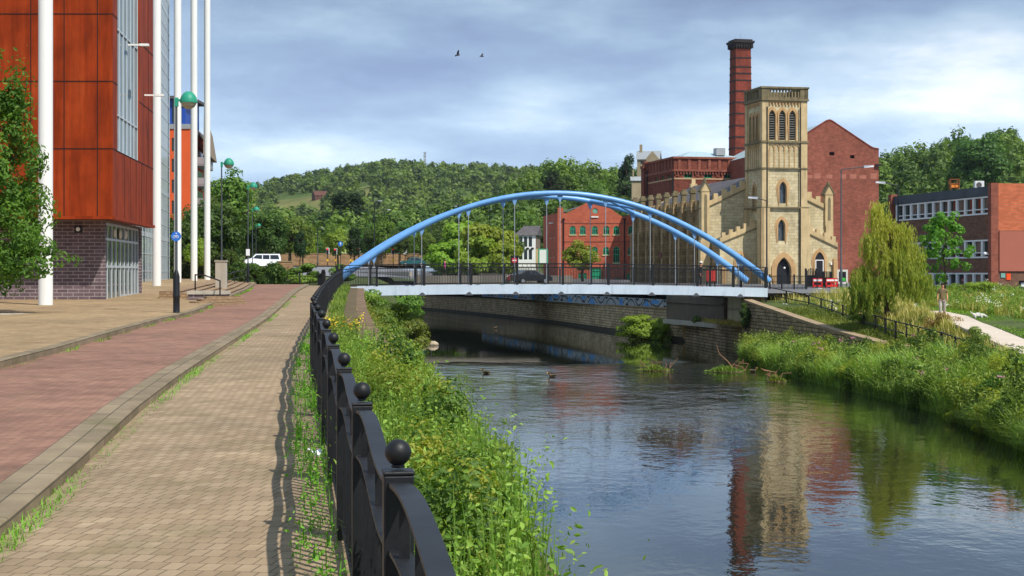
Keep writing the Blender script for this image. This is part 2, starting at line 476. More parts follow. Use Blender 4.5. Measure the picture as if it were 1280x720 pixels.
for Y, z in ((108, 4.5), (130, 4.62), (160, 4.8), (186, 5.4), (235, 6.35), (290, 6.8)):
    l = float(LW(Y)); rows.append((Y, [(-170, z), (-40 if Y < 200 else l-30, z), (l-5, z), (l-3.5, z-.6), (l-1.5, 1.1), (l, 0), (l+.8, -.7)]))
_, LL = loft('far_left_land', rows, m_grassground, 3, .0)
RR = [(-10, [(15, 0), (15.6, .4), (16.5, .8), (17.2, 1.0), (18.2, 1.2), (20, 1.6), (30, 2.2), (90, 3)]),
      (20, [(15, 0), (15.6, .4), (16.5, .8), (17.2, 1.0), (18.2, 1.2), (20, 1.7), (30, 2.3), (90, 3.2)]),
      (45, [(15.4, 0), (15.8, .4), (16.5, .8), (17.2, 1.0), (18.2, 1.2), (19.6, 2.0), (30, 2.6), (90, 3.5)]),
      (62, [(16.6, 0), (17.0, .4), (17.8, .7), (18.4, 1.1), (18.9, 1.35), (19.6, 2.2), (27, 2.75), (90, 3.7)]),
      (75, [(15.6, 0), (16.6, .3), (18.2, .6), (18.6, 1.4), (19.6, 1.7), (20.8, 2.95), (27, 3.2), (90, 3.9)]),
      (84, [(14.4, 0), (15.5, .3), (18.85, .6), (19.0, 1.8), (20, 2.05), (21.3, 3.15), (28, 3.45), (90, 4)]),
      (95, [(14.7, 0), (15.8, .3), (17.72, .5), (17.9, 2.42), (19.8, 2.6), (22, 3.4), (30, 3.7), (90, 4.1)]),
      (107.4, [(15.0, -.2), (15.3, 0), (16.3, .2), (16.45, 3.1), (18.4, 3.2), (22, 3.75), (32, 3.9), (90, 4.2)]),
      (110, [(15.0, -.2), (15.2, 0), (15.85, .2), (16.0, 3.45), (18.4, 3.6), (22, 3.9), (32, 4.0), (90, 4.2)])]
_, RB = loft('right_bank', RR, m_grassground, 3, .02)
def zright(X, Y): return zq(RB, X, Y)
# street level land behind the river, right and middle
m_asphalt = plain('asphalt', srgb(108, 108, 110), .9, .15, .6, bump=.2)
m_pave = plain('pavement', srgb(150, 142, 130), .9, .12, .7)
m_conc = plain('concrete', srgb(186, 178, 162), .9, .15, .8, stain=.4)
rows = [(110.2, [(14.6, 4.05), (40, 4.05), (130, 4.1)]), (125, [(13.9, 4.2), (40, 4.1), (130, 4.2)]), (152, [(8.8, 4.2), (40, 4.2), (130, 4.3)]),
        (170, [(3.8, 4.3), (40, 4.2), (130, 4.3)]), (235, [(-12.4, 4.4), (40, 4.2), (130, 4.6)]), (300, [(-39, 6.2), (40, 5.0), (130, 5)])]
loft('street', rows, m_asphalt, 3)
# concrete riverside path on the right bank
PATH = [(88, 22.9, 3.62), (82, 22.6, 3.42), (76, 21.6, 3.14), (68, 20.9, 2.86), (60, 20.2, 2.58), (45, 19.6, 2.2), (25, 19.2, 1.9), (0, 19, 1.8)]
m = MB()
py_ = np.arange(88, 10, -1.5); px_ = np.interp(py_, [p[0] for p in PATH[::-1]], [p[1] for p in PATH[::-1]])
for Y, x in zip(py_, px_):
    za, zb_ = zright([x-.75, x+.75], [Y, Y]); zc_ = max(za, zb_, float(zright([x], [Y])[0]))+.025
    m.v += [(x-.75, Y, zc_-.3), (x-.75, Y, zc_), (x+.75, Y, zc_), (x+.75, Y, zc_-.3)]
for j in range(len(py_)-1):
    for q in range(3): m.addf([j*4+q+1, j*4+q, j*4+q+4, j*4+q+5])
m_cpath = plain('concrete_path', srgb(205, 190, 172), .9, .08, .8)
struct(m.build('riverside_path', m_cpath))

# road across the middle distance, with a kerb
m = MB(); m.v = [(-40, 175, 5.40), (-11, 168, 5.03), (-9.6, 192, 5.62), (-20, 232, 6.38), (-52, 240, 6.46), (-60, 222, 6.2)]; m.addf(range(6))
struct(m.build('road', plain('road_asphalt', srgb(128, 128, 132), .9, .1, .4)))
m = MB(); m.prism([(-20.0, 196), (-11.0, 171), (-10.7, 171.2), (-19.6, 196.5)], 5.0, 5.62)
struct(m.build('road_kerb', m_conc))

# ------------------------------------------------------------------ water
def watermat():
    t = NT('river_water'); t.color((.010, .014, .008, 1)); t.set(Roughness=.02, IOR=1.5, Specular_IOR_Level=.62)
    tc = t.new('ShaderNodeTexCoord'); P = tc.outputs['Object']
    sep = t.new('ShaderNodeSeparateXYZ'); t.link(P, sep.inputs[0])
    def sc(v, s_):
        mp = t.new('ShaderNodeMapping'); t.link(v, mp.inputs['Vector']); mp.inputs['Scale'].default_value = s_; return mp.outputs[0]
    a = t.noise(sc(P, (1.3, .9, 1)), 1.0, 4, .55)
    b = t.noise(sc(P, (.35, .22, 1)), 1.0, 3, .5)
    c = t.noise(sc(P, (3.2, 2.2, 1)), 1.0, 3, .5)
    h = t.math('ADD', t.math('MULTIPLY', a, .55), t.math('MULTIPLY', c, .20)); h = t.math('ADD', h, t.math('MULTIPLY', b, .8))
    # livelier water below the shallow sill (y about 45..92), calm pool above it
    wob = t.math('ADD', sep.outputs['Y'], t.math('MULTIPLY', t.noise(sc(P, (.25, .12, 1)), 1.0, 3, .6), 9.0))
    mr = t.new('ShaderNodeMapRange', interpolation_type='SMOOTHSTEP'); t.link(wob, mr.inputs['Value'])
    mr.inputs['From Min'].default_value = 101.5; mr.inputs['From Max'].default_value = 97.0
    m2 = t.new('ShaderNodeMapRange', interpolation_type='SMOOTHSTEP'); t.link(sep.outputs['Y'], m2.inputs['Value'])
    m2.inputs['From Min'].default_value = 30; m2.inputs['From Max'].default_value = 78
    m2.inputs['To Min'].default_value = .16; m2.inputs['To Max'].default_value = 1.0
    m3 = t.new('ShaderNodeMapRange', interpolation_type='SMOOTHSTEP'); t.link(wob, m3.inputs['Value'])
    m3.inputs['From Min'].default_value = 150; m3.inputs['From Max'].default_value = 182
    patch = t.ramp(t.noise(sc(P, (.16, .07, 1)), 1.0, 3, .5), [(.35, g(.35)), (.62, g(1.0))])
    amp = t.math('MULTIPLY', t.math('MULTIPLY', mr.outputs[0], m2.outputs[0]), patch)
    amp = t.math('ADD', t.math('MULTIPLY', amp, .92), .06)
    amp = t.math('ADD', amp, t.math('MULTIPLY', m3.outputs[0], .9))
    t.bump(t.math('MULTIPLY', h, amp), 1.0, .07)
    return t.m
m = MB(); m.face([(-90, -40, 0), (40, -40, 0), (40, 320, 0), (-90, 320, 0)])
struct(m.build('river', watermat()))
# one sheet out to the horizon, below everything
m = MB(); m.face([(-6000, -3000, -2.5), (6000, -3000, -2.5), (6000, 9000, -2.5), (-6000, 9000, -2.5)])
struct(m.build('ground', m_grassground))

# ------------------------------------------------------------------ hills
Z1 = ip([(-400, 11), (200, 12), (330, 12), (480, 13), (560, 15), (620, 19), (660, 26), (700, 30), (780, 29), (850, 29), (950, 30), (1100, 33), (1160, 36), (1200, 40), (1240, 41), (1290, 40), (1400, 47), (2000, 48)])
Z2 = ip([(-400, 60), (200, 66), (300, 70), (330, 74), (400, 86), (480, 95), (560, 90), (640, 87), (800, 85), (2000, 70)])
def smooth(t): t = np.clip(t, 0, 1); return t*t*(3-2*t)
def zhill(X, Y):
    px = 640+2000*X/Y; z1 = Z1(px); z2 = np.maximum(Z2(px), z1-4)
    a = smooth((Y-300)/220); b = smooth((Y-720)/760)
    bump = 3*np.sin(X*.021+Y*.013)*np.sin(Y*.017-X*.008)*smooth((Y-560)/200)
    base = 6.8+(4.9-6.8)*np.clip((px-560)/120, 0, 1)
    return base+(z1-base)*a+(z2-z1)*b+bump
ts = np.linspace(-.62, .62, 90); ysH = np.concatenate([np.linspace(284, 620, 34), np.linspace(650, 1700, 40)])
TT, YY = np.meshgrid(ts, ysH); XX = TT*YY; ZZ = zhill(XX, YY); ZZ[-1] -= 60
V = np.stack([XX, YY, ZZ], -1).reshape(-1, 3); nx = len(ts)
q = np.array([[j*nx+i, j*nx+i+1, (j+1)*nx+i+1, (j+1)*nx+i] for j in range(len(ysH)-1) for i in range(nx-1)])
t = NT('hill_fields'); v = t.coord('Object')
n = t.noise(v, .006, 5, .6); n2 = t.noise(v, .05, 5, .6)
c = t.ramp(n, [(.38, srgb(84, 104, 46)), (.5, srgb(80, 98, 48)), (.62, srgb(118, 118, 68))])
c = t.mix(1.0, c, t.ramp(n2, [(.3, g(.7)), (.7, g(1.2))]), 'MULTIPLY'); t.color(c); t.set(Roughness=.95, Specular_IOR_Level=.1)
hills = struct(npmesh('hills', V, q, t.m))

# ------------------------------------------------------------------ sky and sun
w = bpy.data.worlds.new('World'); S.world = w; w.use_nodes = True; nt = w.node_tree; N = nt.nodes; bg = N['Background']
class WT(NT):
    def __init__(s): s.t = nt; s.n = nt.nodes
W = WT()
sky = N.new('ShaderNodeTexSky'); sky.sky_type = 'NISHITA'; sky.sun_disc = False
sky.sun_elevation = R_(52); sky.sun_rotation = math.atan2(SUN.x, SUN.y); sky.air_density = 1.0; sky.dust_density = .6; sky.ozone_density = 1.6
tc = N.new('ShaderNodeTexCoord'); d = tc.outputs['Generated']
def wmap(scale, loc=(0,0,0)):
    mp = N.new('ShaderNodeMapping'); nt.links.new(d, mp.inputs['Vector']); mp.inputs['Scale'].default_value = scale; mp.inputs['Location'].default_value = loc; return mp.outputs[0]
sp = N.new('ShaderNodeSeparateXYZ'); nt.links.new(d, sp.inputs[0])
n1 = W.noise(wmap((5, 5, 17), (.31, .2, .1)), 1.0, 7, .56)
n2 = W.noise(wmap((14, 14, 44), (.7, 0, .4)), 1.0, 6, .6)
den = W.math('ADD', W.math('MULTIPLY', n1, .72), W.math('MULTIPLY', n2, .28))
def blob(x, z, wx, wz, amt):
    """a cloud mass in the direction (x, z)"""
    a = W.math('DIVIDE', W.math('SUBTRACT', sp.outputs['X'], x), wx); b = W.math('DIVIDE', W.math('SUBTRACT', sp.outputs['Z'], z), wz)
    r = W.math('ADD', W.math('MULTIPLY', a, a), W.math('MULTIPLY', b, b))
    return W.math('MULTIPLY', W.math('POWER', 2.718, W.math('MULTIPLY', r, -1.0)), amt)
CLOUDBLOBS = [(.125, .088, .035, .022, .17), (.27, .105, .085, .045, .15), (-.13, .075, .09, .014, .16), (-.10, .155, .05, .010, .10), (.03, .098, .06, .012, .1),
              (.22, .175, .14, .02, -.2), (-.02, .135, .12, .026, -.12), (-.12, .115, .10, .018, -.10), (.03, .175, .08, .012, -.06), (-.02, .078, .05, .010, -.05)]
for b_ in CLOUDBLOBS: den = W.math('ADD', den, blob(*b_))
cl = W.ramp(den, [(.30, (.235, .315, .52, 1)), (.42, (.30, .415, .61, 1)), (.50, (.385, .52, .70, 1)), (.60, (.54, .67, .82, 1)), (.70, (.80, .87, .97, 1)), (.85, (.98, 1.0, 1.04, 1))])
SKYK = 9.2
cl = W.mix(1.0, cl, (SKYK, SKYK, SKYK, 1), 'MULTIPLY')
for nd in N:
    if nd.bl_idname == 'ShaderNodeMix' and nd.blend_type == 'MULTIPLY': nd.clamp_factor = True; nd.clamp_result = False
el = N.new('ShaderNodeMapRange'); el.interpolation_type = 'SMOOTHSTEP'; nt.links.new(sp.outputs['Z'], el.inputs['Value'])
el.inputs['From Min'].default_value = .055; el.inputs['From Max'].default_value = .21; el.inputs['To Min'].default_value = 1.3; el.inputs['To Max'].default_value = .84
vm = N.new('ShaderNodeVectorMath'); vm.operation = 'SCALE'; nt.links.new(W.mix(.88, sky.outputs[0], cl), vm.inputs[0]); nt.links.new(el.outputs[0], vm.inputs['Scale'])
nt.links.new(vm.outputs[0], bg.inputs['Color'])
bg.inputs['Strength'].default_value = .125

sl = bpy.data.lights.new('sun', 'SUN'); sl.energy = 4.7; sl.angle = R_(.5); sl.color = (1, .95, .87)
so = bpy.data.objects.new('sun', sl); COL.objects.link(so); so.rotation_euler = SUN.to_track_quat('Z', 'Y').to_euler(); so.location = (40, -40, 80)

cam = bpy.data.cameras.new('camera'); co = bpy.data.objects.new('camera', cam); COL.objects.link(co); S.camera = co
co.location = (0, 0, CZ); co.rotation_euler = (math.pi/2, 0, 0)
cam.sensor_fit = 'HORIZONTAL'; cam.sensor_width = 36; cam.lens = 36*F/1280; cam.shift_y = -(360-HY)/1280; cam.clip_start = .1; cam.clip_end = 20000
S.view_settings.view_transform = 'Standard'; S.view_settings.look = 'None'; S.view_settings.exposure = 0.0; S.view_settings.gamma = 1
S.view_settings.use_curve_mapping = False
# ------------------------------------------------------------------ riverside railing with ball finials
t = NT('black_iron'); v = t.coord('Object')
c = t.ramp(t.noise(v, 5, 6, .7), [(.35, srgb(17, 18, 20)), (.62, srgb(30, 31, 34)), (.74, srgb(58, 50, 40))])
t.color(c); t.set(Roughness=.5, Specular_IOR_Level=.4); t.bump(t.noise(v, 60, 3), .25, .004); m_iron = t.m
m_black = plain('black_paint', srgb(26, 27, 30), .5, .2, 3)
m_ironrail = plain('worn_iron', srgb(28, 29, 32), .5, .5, 5, spec=.4)

fence = thing('riverside_railing', 'long black iron railing with wavy top rails and ball finials along the brick footpath', 'railing', (0, 0, 0))
def fpos(Y): return Vector((float(FENCE(Y)), Y, float(ZP(Y))))
def railz(t): return .034*math.sin(2*math.pi*t)
ballm = MB(); ballm.lathe([(.001, .0), (.022, .004), (.018, .012)], 10); ballm.ball((0, 0, .048), .04, 16, 10)
ball_me = None
posts_y = [-0.1]
while posts_y[-1] < 103: posts_y.append(posts_y[-1]+2.45)
# first visible post stands at 4.8 m
H = 1.033
post_me = None
for k, Y in enumerate(posts_y):
    p = fpos(Y)
    if post_me is None:
        m = MB(); m.box(-.045, .045, -.045, .045, -.05, H-.005); m.box(-.0475, .0475, -.0475, .0475, H-.005, H+.008)
        po = m.build('post', m_iron, fence, p, .005); post_me = po
        bo = ballm.build('ball_finial', m_iron, po, (0, 0, H+.012)); ball_me = bo
    else:
        po = post_me.copy(); COL.objects.link(po); po.location = p; po.parent = fence
        bo = ball_me.copy(); COL.objects.link(bo); bo.parent = po
    po.rotation_euler = (0, 0, R_(7.9))
for k in range(len(posts_y)-1):
    a, b = fpos(posts_y[k+1]), fpos(posts_y[k]); L = (b-a).length; d = (b-a).normalized()
    far = posts_y[k] > 60
    n = 6 if far else 18
    for dz in (-.035, -.235):
        r = MB()
        for q in range(n):
            t0, t1 = (.045/L)+(1-.09/L)*q/n, (.045/L)+(1-.09/L)*(q+1)/n
            A = a+d*L*t0+Vector((0, 0, H+dz+railz(t0))); B = a+d*L*t1+Vector((0, 0, H+dz+railz(t1)))
            s = Vector((d.y, -d.x, 0)); s.z = 0; s = s.normalized()*.031; h = Vector((0, 0, .006))
            i = len(r.v); r.v += [tuple(A-s-h), tuple(A+s-h), tuple(A+s+h), tuple(A-s+h), tuple(B-s-h), tuple(B+s-h), tuple(B+s+h), tuple(B-s+h)]
            for f in ((0,1,5,4),(1,2,6,5),(2,3,7,6),(3,0,4,7)): r.addf([i+j for j in f])
        r.build('wavy_rail', m_ironrail, fence)
    m = MB()
    m.bar(a+d*.045+Vector((0,0,.10)), b-d*.045+Vector((0,0,.10)), .045, .012)
    nb = 8 if far else 17
    for q in range(1, nb):
        t0 = q/nb; P = a+d*L*t0
        m.bar(P+Vector((0,0,.10)), P+Vector((0,0,H-.235+railz(t0))), .022 if not far else .04)
        if q % 4 == 2: m.bar(P+Vector((0,0,H-.235+railz(t0))), P+Vector((0,0,H-.035+railz(t0))), .03)
    m.build('bar_panel', m_iron, fence)

# low spear-topped railing across the end of the footpath
er = thing('spear_railing', 'short black spear-topped railing closing the far end of the footpath', 'railing', (0, 0, 0))
pts = [(-17.0, 118, 4.5), (-15.6, 117.6, 4.5), (-14.2, 117.2, 4.5), (-13.6, 114.5, 4.5), (-13.1, 112, 4.5)]
for k in range(len(pts)-1):
    a, b = Vector(pts[k]), Vector(pts[k+1]); h = .72 if k < 2 else (.95 if k == 2 else 1.15); h0 = h if k != 2 else .72
    m = MB(); L = (b-a).length; nb = int(L/.12)
    for z in (.1, .9): m.bar(a+Vector((0,0,h0*z)), b+Vector((0,0,h*z)), .05, .03)
    for q in range(nb):
        P = a.lerp(b, q/nb); hh = h0+(h-h0)*q/nb
        m.bar(P, P+Vector((0,0,hh)), .028); m.ball(P+Vector((0,0,hh)), .035, 6, 4)
    m.build('bar_panel', m_black, er)
for p in pts:
    m = MB(); m.box(-.05, .05, -.05, .05, -.05, 1.0); m.ball((0,0,1.04), .05, 8, 6); m.build('post', m_black, er, p)

# ------------------------------------------------------------------ footbridge
B0 = Vector((sx(425, 105), 105, 0)); B1 = Vector((sx(957, 109.6), 109.6, 0)); BD = (B1-B0); BL = BD.length; BD.normalize(); BT = Vector((-BD.y, BD.x, 0))
BW = 5.0
bang = math.atan2(BD.y, BD.x)
bridge = thing('footbridge', 'blue tied-arch footbridge with white edge beams spanning the river', 'bridge', (B0.x, B0.y, 4.4), bang)
def dz(s): u = (s/BL-.5)*2; return 4.50+.20*(1-u*u)-.10*s/BL-4.4      # deck top above root
t = NT('bridge_blue'); v = t.coord('Object')
c = t.ramp(t.noise(v, 1.3, 6, .65), [(.3, srgb(96, 152, 212)), (.7, srgb(116, 172, 230))])
t.color(c); t.set(Roughness=.35, Specular_IOR_Level=.5); m_blue = t.m
m_beam = plain('bridge_white_beam', srgb(200, 214, 228), .5, .1, 1.2, stain=.4)
m_steel = plain('galvanised_steel', srgb(178, 182, 188), .4, .12, 2, metal=.4)
m_deck = plain('deck_grey', srgb(120, 118, 112), .9, .1, 1)
m_brk = plain('bracket_grey', srgb(86, 90, 96), .6, .15, 2)
RISE = 6.05
def az(s): u = (s-BL/2)/(BL/2+.4); return .35+RISE*(1-u*u)
for y in (0, BW):
    m = MB(); n = 40; pts = []; rr = []
    for k in range(n+1):
        s = -.25+(BL+.5)*k/n; pts.append((s, y, max(az(s), -.2))); rr.append(.175+.065*(2*k/n-1)**2)
    m.tube(pts, rr, 14); m.build('arch', m_blue, bridge)
# edge girders, deck
NS = 24
for y, sgn in ((-.32, -1), (BW+.32, 1)):
    m = MB()
    for k in range(NS):
        s0, s1 = BL*k/NS, BL*(k+1)/NS
        m.hexa([(s0,y-.12,dz(s0)-.60),(s1,y-.12,dz(s1)-.60),(s1,y+.12,dz(s1)-.60),(s0,y+.12,dz(s0)-.60),(s0,y-.12,dz(s0)),(s1,y-.12,dz(s1)),(s1,y+.12,dz(s1)),(s0,y+.12,dz(s0))])
        if k % 3 == 0 and k: m.box(s0-.012, s0+.012, y-.126*1.0-.004, y+.126, dz(s0)-.6, dz(s0)+.004)
    m.build('edge_girder', m_beam, bridge)
m = MB()
for k in range(NS):
    s0, s1 = BL*k/NS, BL*(k+1)/NS
    m.hexa([(s0,-.19,dz(s0)-.3),(s1,-.19,dz(s1)-.3),(s1,BW+.19,dz(s1)-.3),(s0,BW+.19,dz(s0)-.3),(s0,-.19,dz(s0)-.05),(s1,-.19,dz(s1)-.05),(s1,BW+.19,dz(s1)-.05),(s0,BW+.19,dz(s0)-.05)])
m.build('deck', m_deck, bridge)
HS = [(k+.78)*BL/9.56 for k in range(9)]
near_px = [467.4, 527, 585.3, 643.2, 700, 757, 812.7, 868, 922.9]
def s_of_px(px):
    a = (px-640)/F; return (a*B0.y-B0.x)/(BD.x-a*BD.y)
HS = [s_of_px(p) for p in near_px]
br_me = None
for y in (0, BW):
    for s in HS:
        m = MB(); m.tube([(s, y, dz(s)-.1), (s, y, az(s)-.2)], .028, 8); h = m.build('hanger', m_steel, bridge)
        m = MB(); z = az(s)-.2
        m.prism([(s-.2, .03), (s+.2, .03), (s+.035, -.42), (s-.035, -.42)], -.02, .02)
        m.v = [(a, y+c, z+b+.02) for a, b, c in m.v]
        m.build('bracket', m_blue, h)
    for s in HS:
        m = MB(); m.prism([(s-.28, -.38), (s+.28, -.38), (s+.06, -.02), (s-.06, -.02)], -.06, .06)
        yy = y+(-.32 if y == 0 else .32)
        m.v = [(a, yy+c*1.1, dz(s)-.6+.16+b*.6) for a, b, c in m.v]
        m.v = [(a, b+(-.09 if y == 0 else .09), c) for a, b, c in m.v]
        m.build('beam_bracket', m_brk, bridge)
# cross bracing between the arches
for i in range(1, 7):
    s0, s1 = HS[i], HS[i+1]; sm = (s0+s1)/2
    m = MB()
    if i % 2 == 1:
        m.tube([(s0, .15, az(s0)), (HS[min(i+1, 8)], BW-.15, az(s1))], .11, 8); m.tube([(s0, BW-.15, az(s0)), (s1, .15, az(s1))], .11, 8)
        m.build('cross_brace', m_blue, bridge)
for y, sgn in ((-.32, 1), (BW+.32, 1)):
    m = MB(); nb = int(BL/.11)
    for q in range(nb+1):
        s = BL*q/nb; m.bar((s, y, dz(s)+.1), (s, y, dz(s)+1.18), .022)
    for z, th in ((1.18, .055), (1.42, .05), (.1, .05)):
        for k in range(NS): m.bar((BL*k/NS, y, dz(BL*k/NS)+z), (BL*(k+1)/NS, y, dz(BL*(k+1)/NS)+z), th)
    for q in range(int(BL/.62)):
        s = .62*q; m.bar((s, y, dz(s)+1.18), (s, y, dz(s)+1.42), .03)
    m.build('parapet_railing', m_black, bridge)
    for s in [0.1]+[(HS[k]+(HS[k+1] if k < 8 else BL))/2-1.42 for k in range(0, 9)]+[BL-.1]:
        m = MB(); m.box(s-.08, s+.08, y-.05, y+.05, dz(s), dz(s)+1.45); m.build('parapet_post', m_black, bridge)

# ------------------------------------------------------------------ walls
m_stone = brick('rubble_stone', srgb(226, 200, 164), srgb(184, 160, 128), srgb(104, 92, 72), .62, .24, .03, .95, .8, big=.35, bigscale=.5, soot=srgb(150, 130, 100), sootamt=.5, moss=srgb(134, 130, 84), uneven=.9)
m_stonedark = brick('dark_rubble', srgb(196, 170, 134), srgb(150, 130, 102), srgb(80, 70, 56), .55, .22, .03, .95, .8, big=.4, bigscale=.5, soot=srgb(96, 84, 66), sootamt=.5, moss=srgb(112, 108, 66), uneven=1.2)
m_coping = plain('stone_coping', srgb(160, 138, 108), .9, .25, 1.2, bump=.4, stain=.5)
def wallrun(name, pts, thick, zb, mat, label, catg, cope=None):
    """pts (x,y,ztop); front face on the right-hand side of travel"""
    base = pts[0]; th = thing(name, label, catg, (base[0], base[1], 0)); m = MB(); cm_ = MB()
    P = [Vector((p[0]-base[0], p[1]-base[1], p[2])) for p in pts]
    def nrm(k):
        d = P[min(k+1, len(P)-1)]-P[max(k-1, 0)]; d.z = 0; d.normalize(); return Vector((d.y, -d.x, 0))
    for k in range(len(P)-1):
        a, b = P[k], P[k+1]; na, nb = nrm(k), nrm(k+1)
        A0, B0_ = a, b; A1, B1_ = a-na*thick, b-nb*thick
        def Z(p, z): return (p.x, p.y, z)
        m.hexa([Z(A0, zb), Z(B0_, zb), Z(B1_, zb), Z(A1, zb), Z(A0, a.z), Z(B0_, b.z), Z(B1_, b.z), Z(A1, a.z)])
        if cope:
            A0, B0_, A1, B1_ = a+na*.06, b+nb*.06, a-na*(thick+.06), b-nb*(thick+.06)
            cm_.hexa([Z(A0, a.z+.003), Z(B0_, b.z+.003), Z(B1_, b.z+.003), Z(A1, a.z+.003), Z(A0, a.z+cope), Z(B0_, b.z+cope), Z(B1_, b.z+cope), Z(A1, a.z+cope)])
    m.build('wall_face', mat, th)
    if cope: cm_.build('coping', m_coping, th)
    return th
wp = [(float(WALLX(Y)), Y, float(ZP(Y))-.02) for Y in (104, 96, 88, 80, 70, 60, 50, 42, 34, 27, 22)]
wallrun('embankment_wall', wp, .42, 1.6, brick('embankment_brick', srgb(158, 128, 100), srgb(120, 98, 78), srgb(80, 70, 58), .42, .11, .02, .95, .7, big=.35, bigscale=.6, moss=srgb(84, 84, 40), uneven=1),
        'low brown brick embankment wall top between the iron railing and the river weeds', 'wall')
# far river wall
fw = [(sx(520, 245), 245, 2.0), (sx(560, 226), 226, 2.05), (sx(640, 193), 193, 2.16), (sx(700, 171), 171, 2.28), (sx(760, 150), 150, 2.4), (sx(836, 131), 131, 2.5), (sx(858, 127.3), 127.3, 2.5)]
frw = wallrun('river_wall', [(-60, 262, 1.95), (-36, 256, 1.97)]+fw, .6, -.6, m_stone, 'long rubble stone river wall behind the footbridge below the painted hoarding', 'wall', .12)
m = MB(); m_damp = plain('damp_stone', srgb(58, 52, 40), .6, .35, .8, bump=.4)
b_ = Vector((-60, 262, 0)); wpts = [Vector((-60, 262, 0)), Vector((-36, 256, 0))]+[Vector((p[0], p[1], 0)) for p in fw]
for a, b in zip(wpts[:-1], wpts[1:]):
    d = (b-a).normalized(); n = Vector((d.y, -d.x, 0)); a = a-b_; b = b-b_
    m.hexa([a-n*.1+Vector((0,0,-.5)), b-n*.1+Vector((0,0,-.5)), b+n*.12+Vector((0,0,-.5)), a+n*.12+Vector((0,0,-.5)), a-n*.1+Vector((0,0,.34)), b-n*.1+Vector((0,0,.34)), b+n*.05+Vector((0,0,.34)), a+n*.05+Vector((0,0,.34))])
m.build('damp_footing', m_damp, frw)
# painted hoarding standing on it
t = NT('grey_mural'); v = t.coord('UV')
wv = t.new('ShaderNodeTexNoise'); wv.inputs['Scale'].default_value = .8; t.link(v, wv.inputs['Vector'])
t.color(t.ramp(wv.outputs['Fac'], [(.35, srgb(150, 156, 164)), (.65, srgb(172, 178, 184))])); t.set(Roughness=.8); m_mural = t.m
m_muralblack = plain('mural_black', srgb(40, 42, 48), .8, .15); m_muralblue = plain('mural_blue', srgb(84, 150, 214), .8, .12)
hx0, hx1 = Vector((sx(600, 209), 209, 2.4)), Vector((sx(834, 131.6), 131.6, 2.4))
hd = (hx1-hx0); hl = math.hypot(hd.x, hd.y); hdir = Vector((hd.x, hd.y, 0)).normalized(); hn = Vector((hdir.y, -hdir.x, 0))
mural = thing('mural_hoarding', 'grey hoarding painted with blue and black swirls above the river wall', 'hoarding', hx0)
fr = (hn*.0-hn*.25, hdir, hn)
m = MB(); m.fbox(fr, 0, hl, .02, .85, .02, -.06); m.build('panel', m_mural, mural)
rd = random.Random(5); mb1, mb2 = MB(), MB()
u = 1.0; k = 0
while u < hl-3:
    w_ = rd.uniform(2.2, 3.6)
    pts2 = []
    up = k % 2 == 0
    for q in range(13):
        tt = q/12*math.pi; pts2.append((u+w_*q/12, (.16+.54*math.sin(tt)) if up else (.76-.54*math.sin(tt))))
    for q in range(12):
        (a0, b0), (a1, b1) = pts2[q], pts2[q+1]
        mb1.panel(fr, [(a0, b0-.07), (a1, b1-.07), (a1, b1+.07), (a0, b0+.07)], -.024)
    if k % 3 == 0: mb2.panel(fr, [(u+.3, .08), (u+w_*.8, .08), (u+w_*.6, .5), (u+w_*.4, .7)], -.027)
    if k % 4 == 1: mb2.panel(fr, [(u+.2, .45), (u+w_*.6, .4), (u+w_*.8, .7), (u+.6, .8)], -.027)
    for zz, sg in ((.14, 1), (.82, -1)):
        if rd.random() < .75:
            mb1.panel(fr, [(u+w_+.0, zz), (u+w_+1.1, zz), (u+w_+.9, zz+sg*.15), (u+w_+.55, zz+sg*.24), (u+w_+.2, zz+sg*.15)][::sg], -.021)
    u += w_*rd.uniform(.75, 1.25); k += 1
mb1.build('black_swirls', m_muralblack, mural); mb2.build('blue_swirls', m_muralblue, mural)
# grey timber fence above, at the back of the land
m_timber = plain('grey_timber', srgb(104, 98, 92), .9, .3, 1.2)
tf = thing('timber_fence', 'weathered grey close-board fence seen through the bridge railing', 'fence', (0, 0, 0))
a, b = Vector((sx(541, 236), 236, 4.6)), Vector((sx(668, 186), 186, 4.2)); d = (b-a).normalized(); L = (b-a).length
m = MB(); q = 0
while q < L:
    h = 1.0+random.Random(int(q*7)).uniform(-.06, .1); P = a+d*q
    m.bar(P+Vector((0,0,-.3)), P+Vector((0,0,h)), .17, .03, (d.x, d.y, 0)); q += .2
m.build('board_panel', m_timber, tf)
m = MB()
q = 0
while q < L: m.bar(a+d*q+Vector((.06,.06,-.3)), a+d*q+Vector((.06,.06,1.05)), .12); q += 2.4
m.build('fence_posts', m_timber, tf)

# right bank abutment and curved wall
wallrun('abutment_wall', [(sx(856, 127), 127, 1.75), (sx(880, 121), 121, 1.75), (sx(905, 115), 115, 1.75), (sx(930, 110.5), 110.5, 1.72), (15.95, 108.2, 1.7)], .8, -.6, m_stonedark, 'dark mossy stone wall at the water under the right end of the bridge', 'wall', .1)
m = MB(); m.prism([(14.2, 126.5), (13.6, 127.5), (22, 127), (22, 108.4), (16.3, 108.4)], .2, 1.83)
stuff_ledge = struct(m.build('bank_ledge', plain('dry_ground', srgb(176, 138, 92), .95, .35, 1.5, bump=.5)))
m_culv = plain('dark_cladding', srgb(104, 90, 78), .7, .25, .6, stain=.5)
cl_ = thing('culvert_box', 'dark brown steel box section under the right end of the bridge', 'culvert', (sx(833, 129), 129, 1.75))
m = MB(); O = Vector((0,0,0)); dd = Vector((sx(905, 116.5)-sx(833, 129), -12.5, 0))
n_ = Vector((dd.y, -dd.x, 0)).normalized()
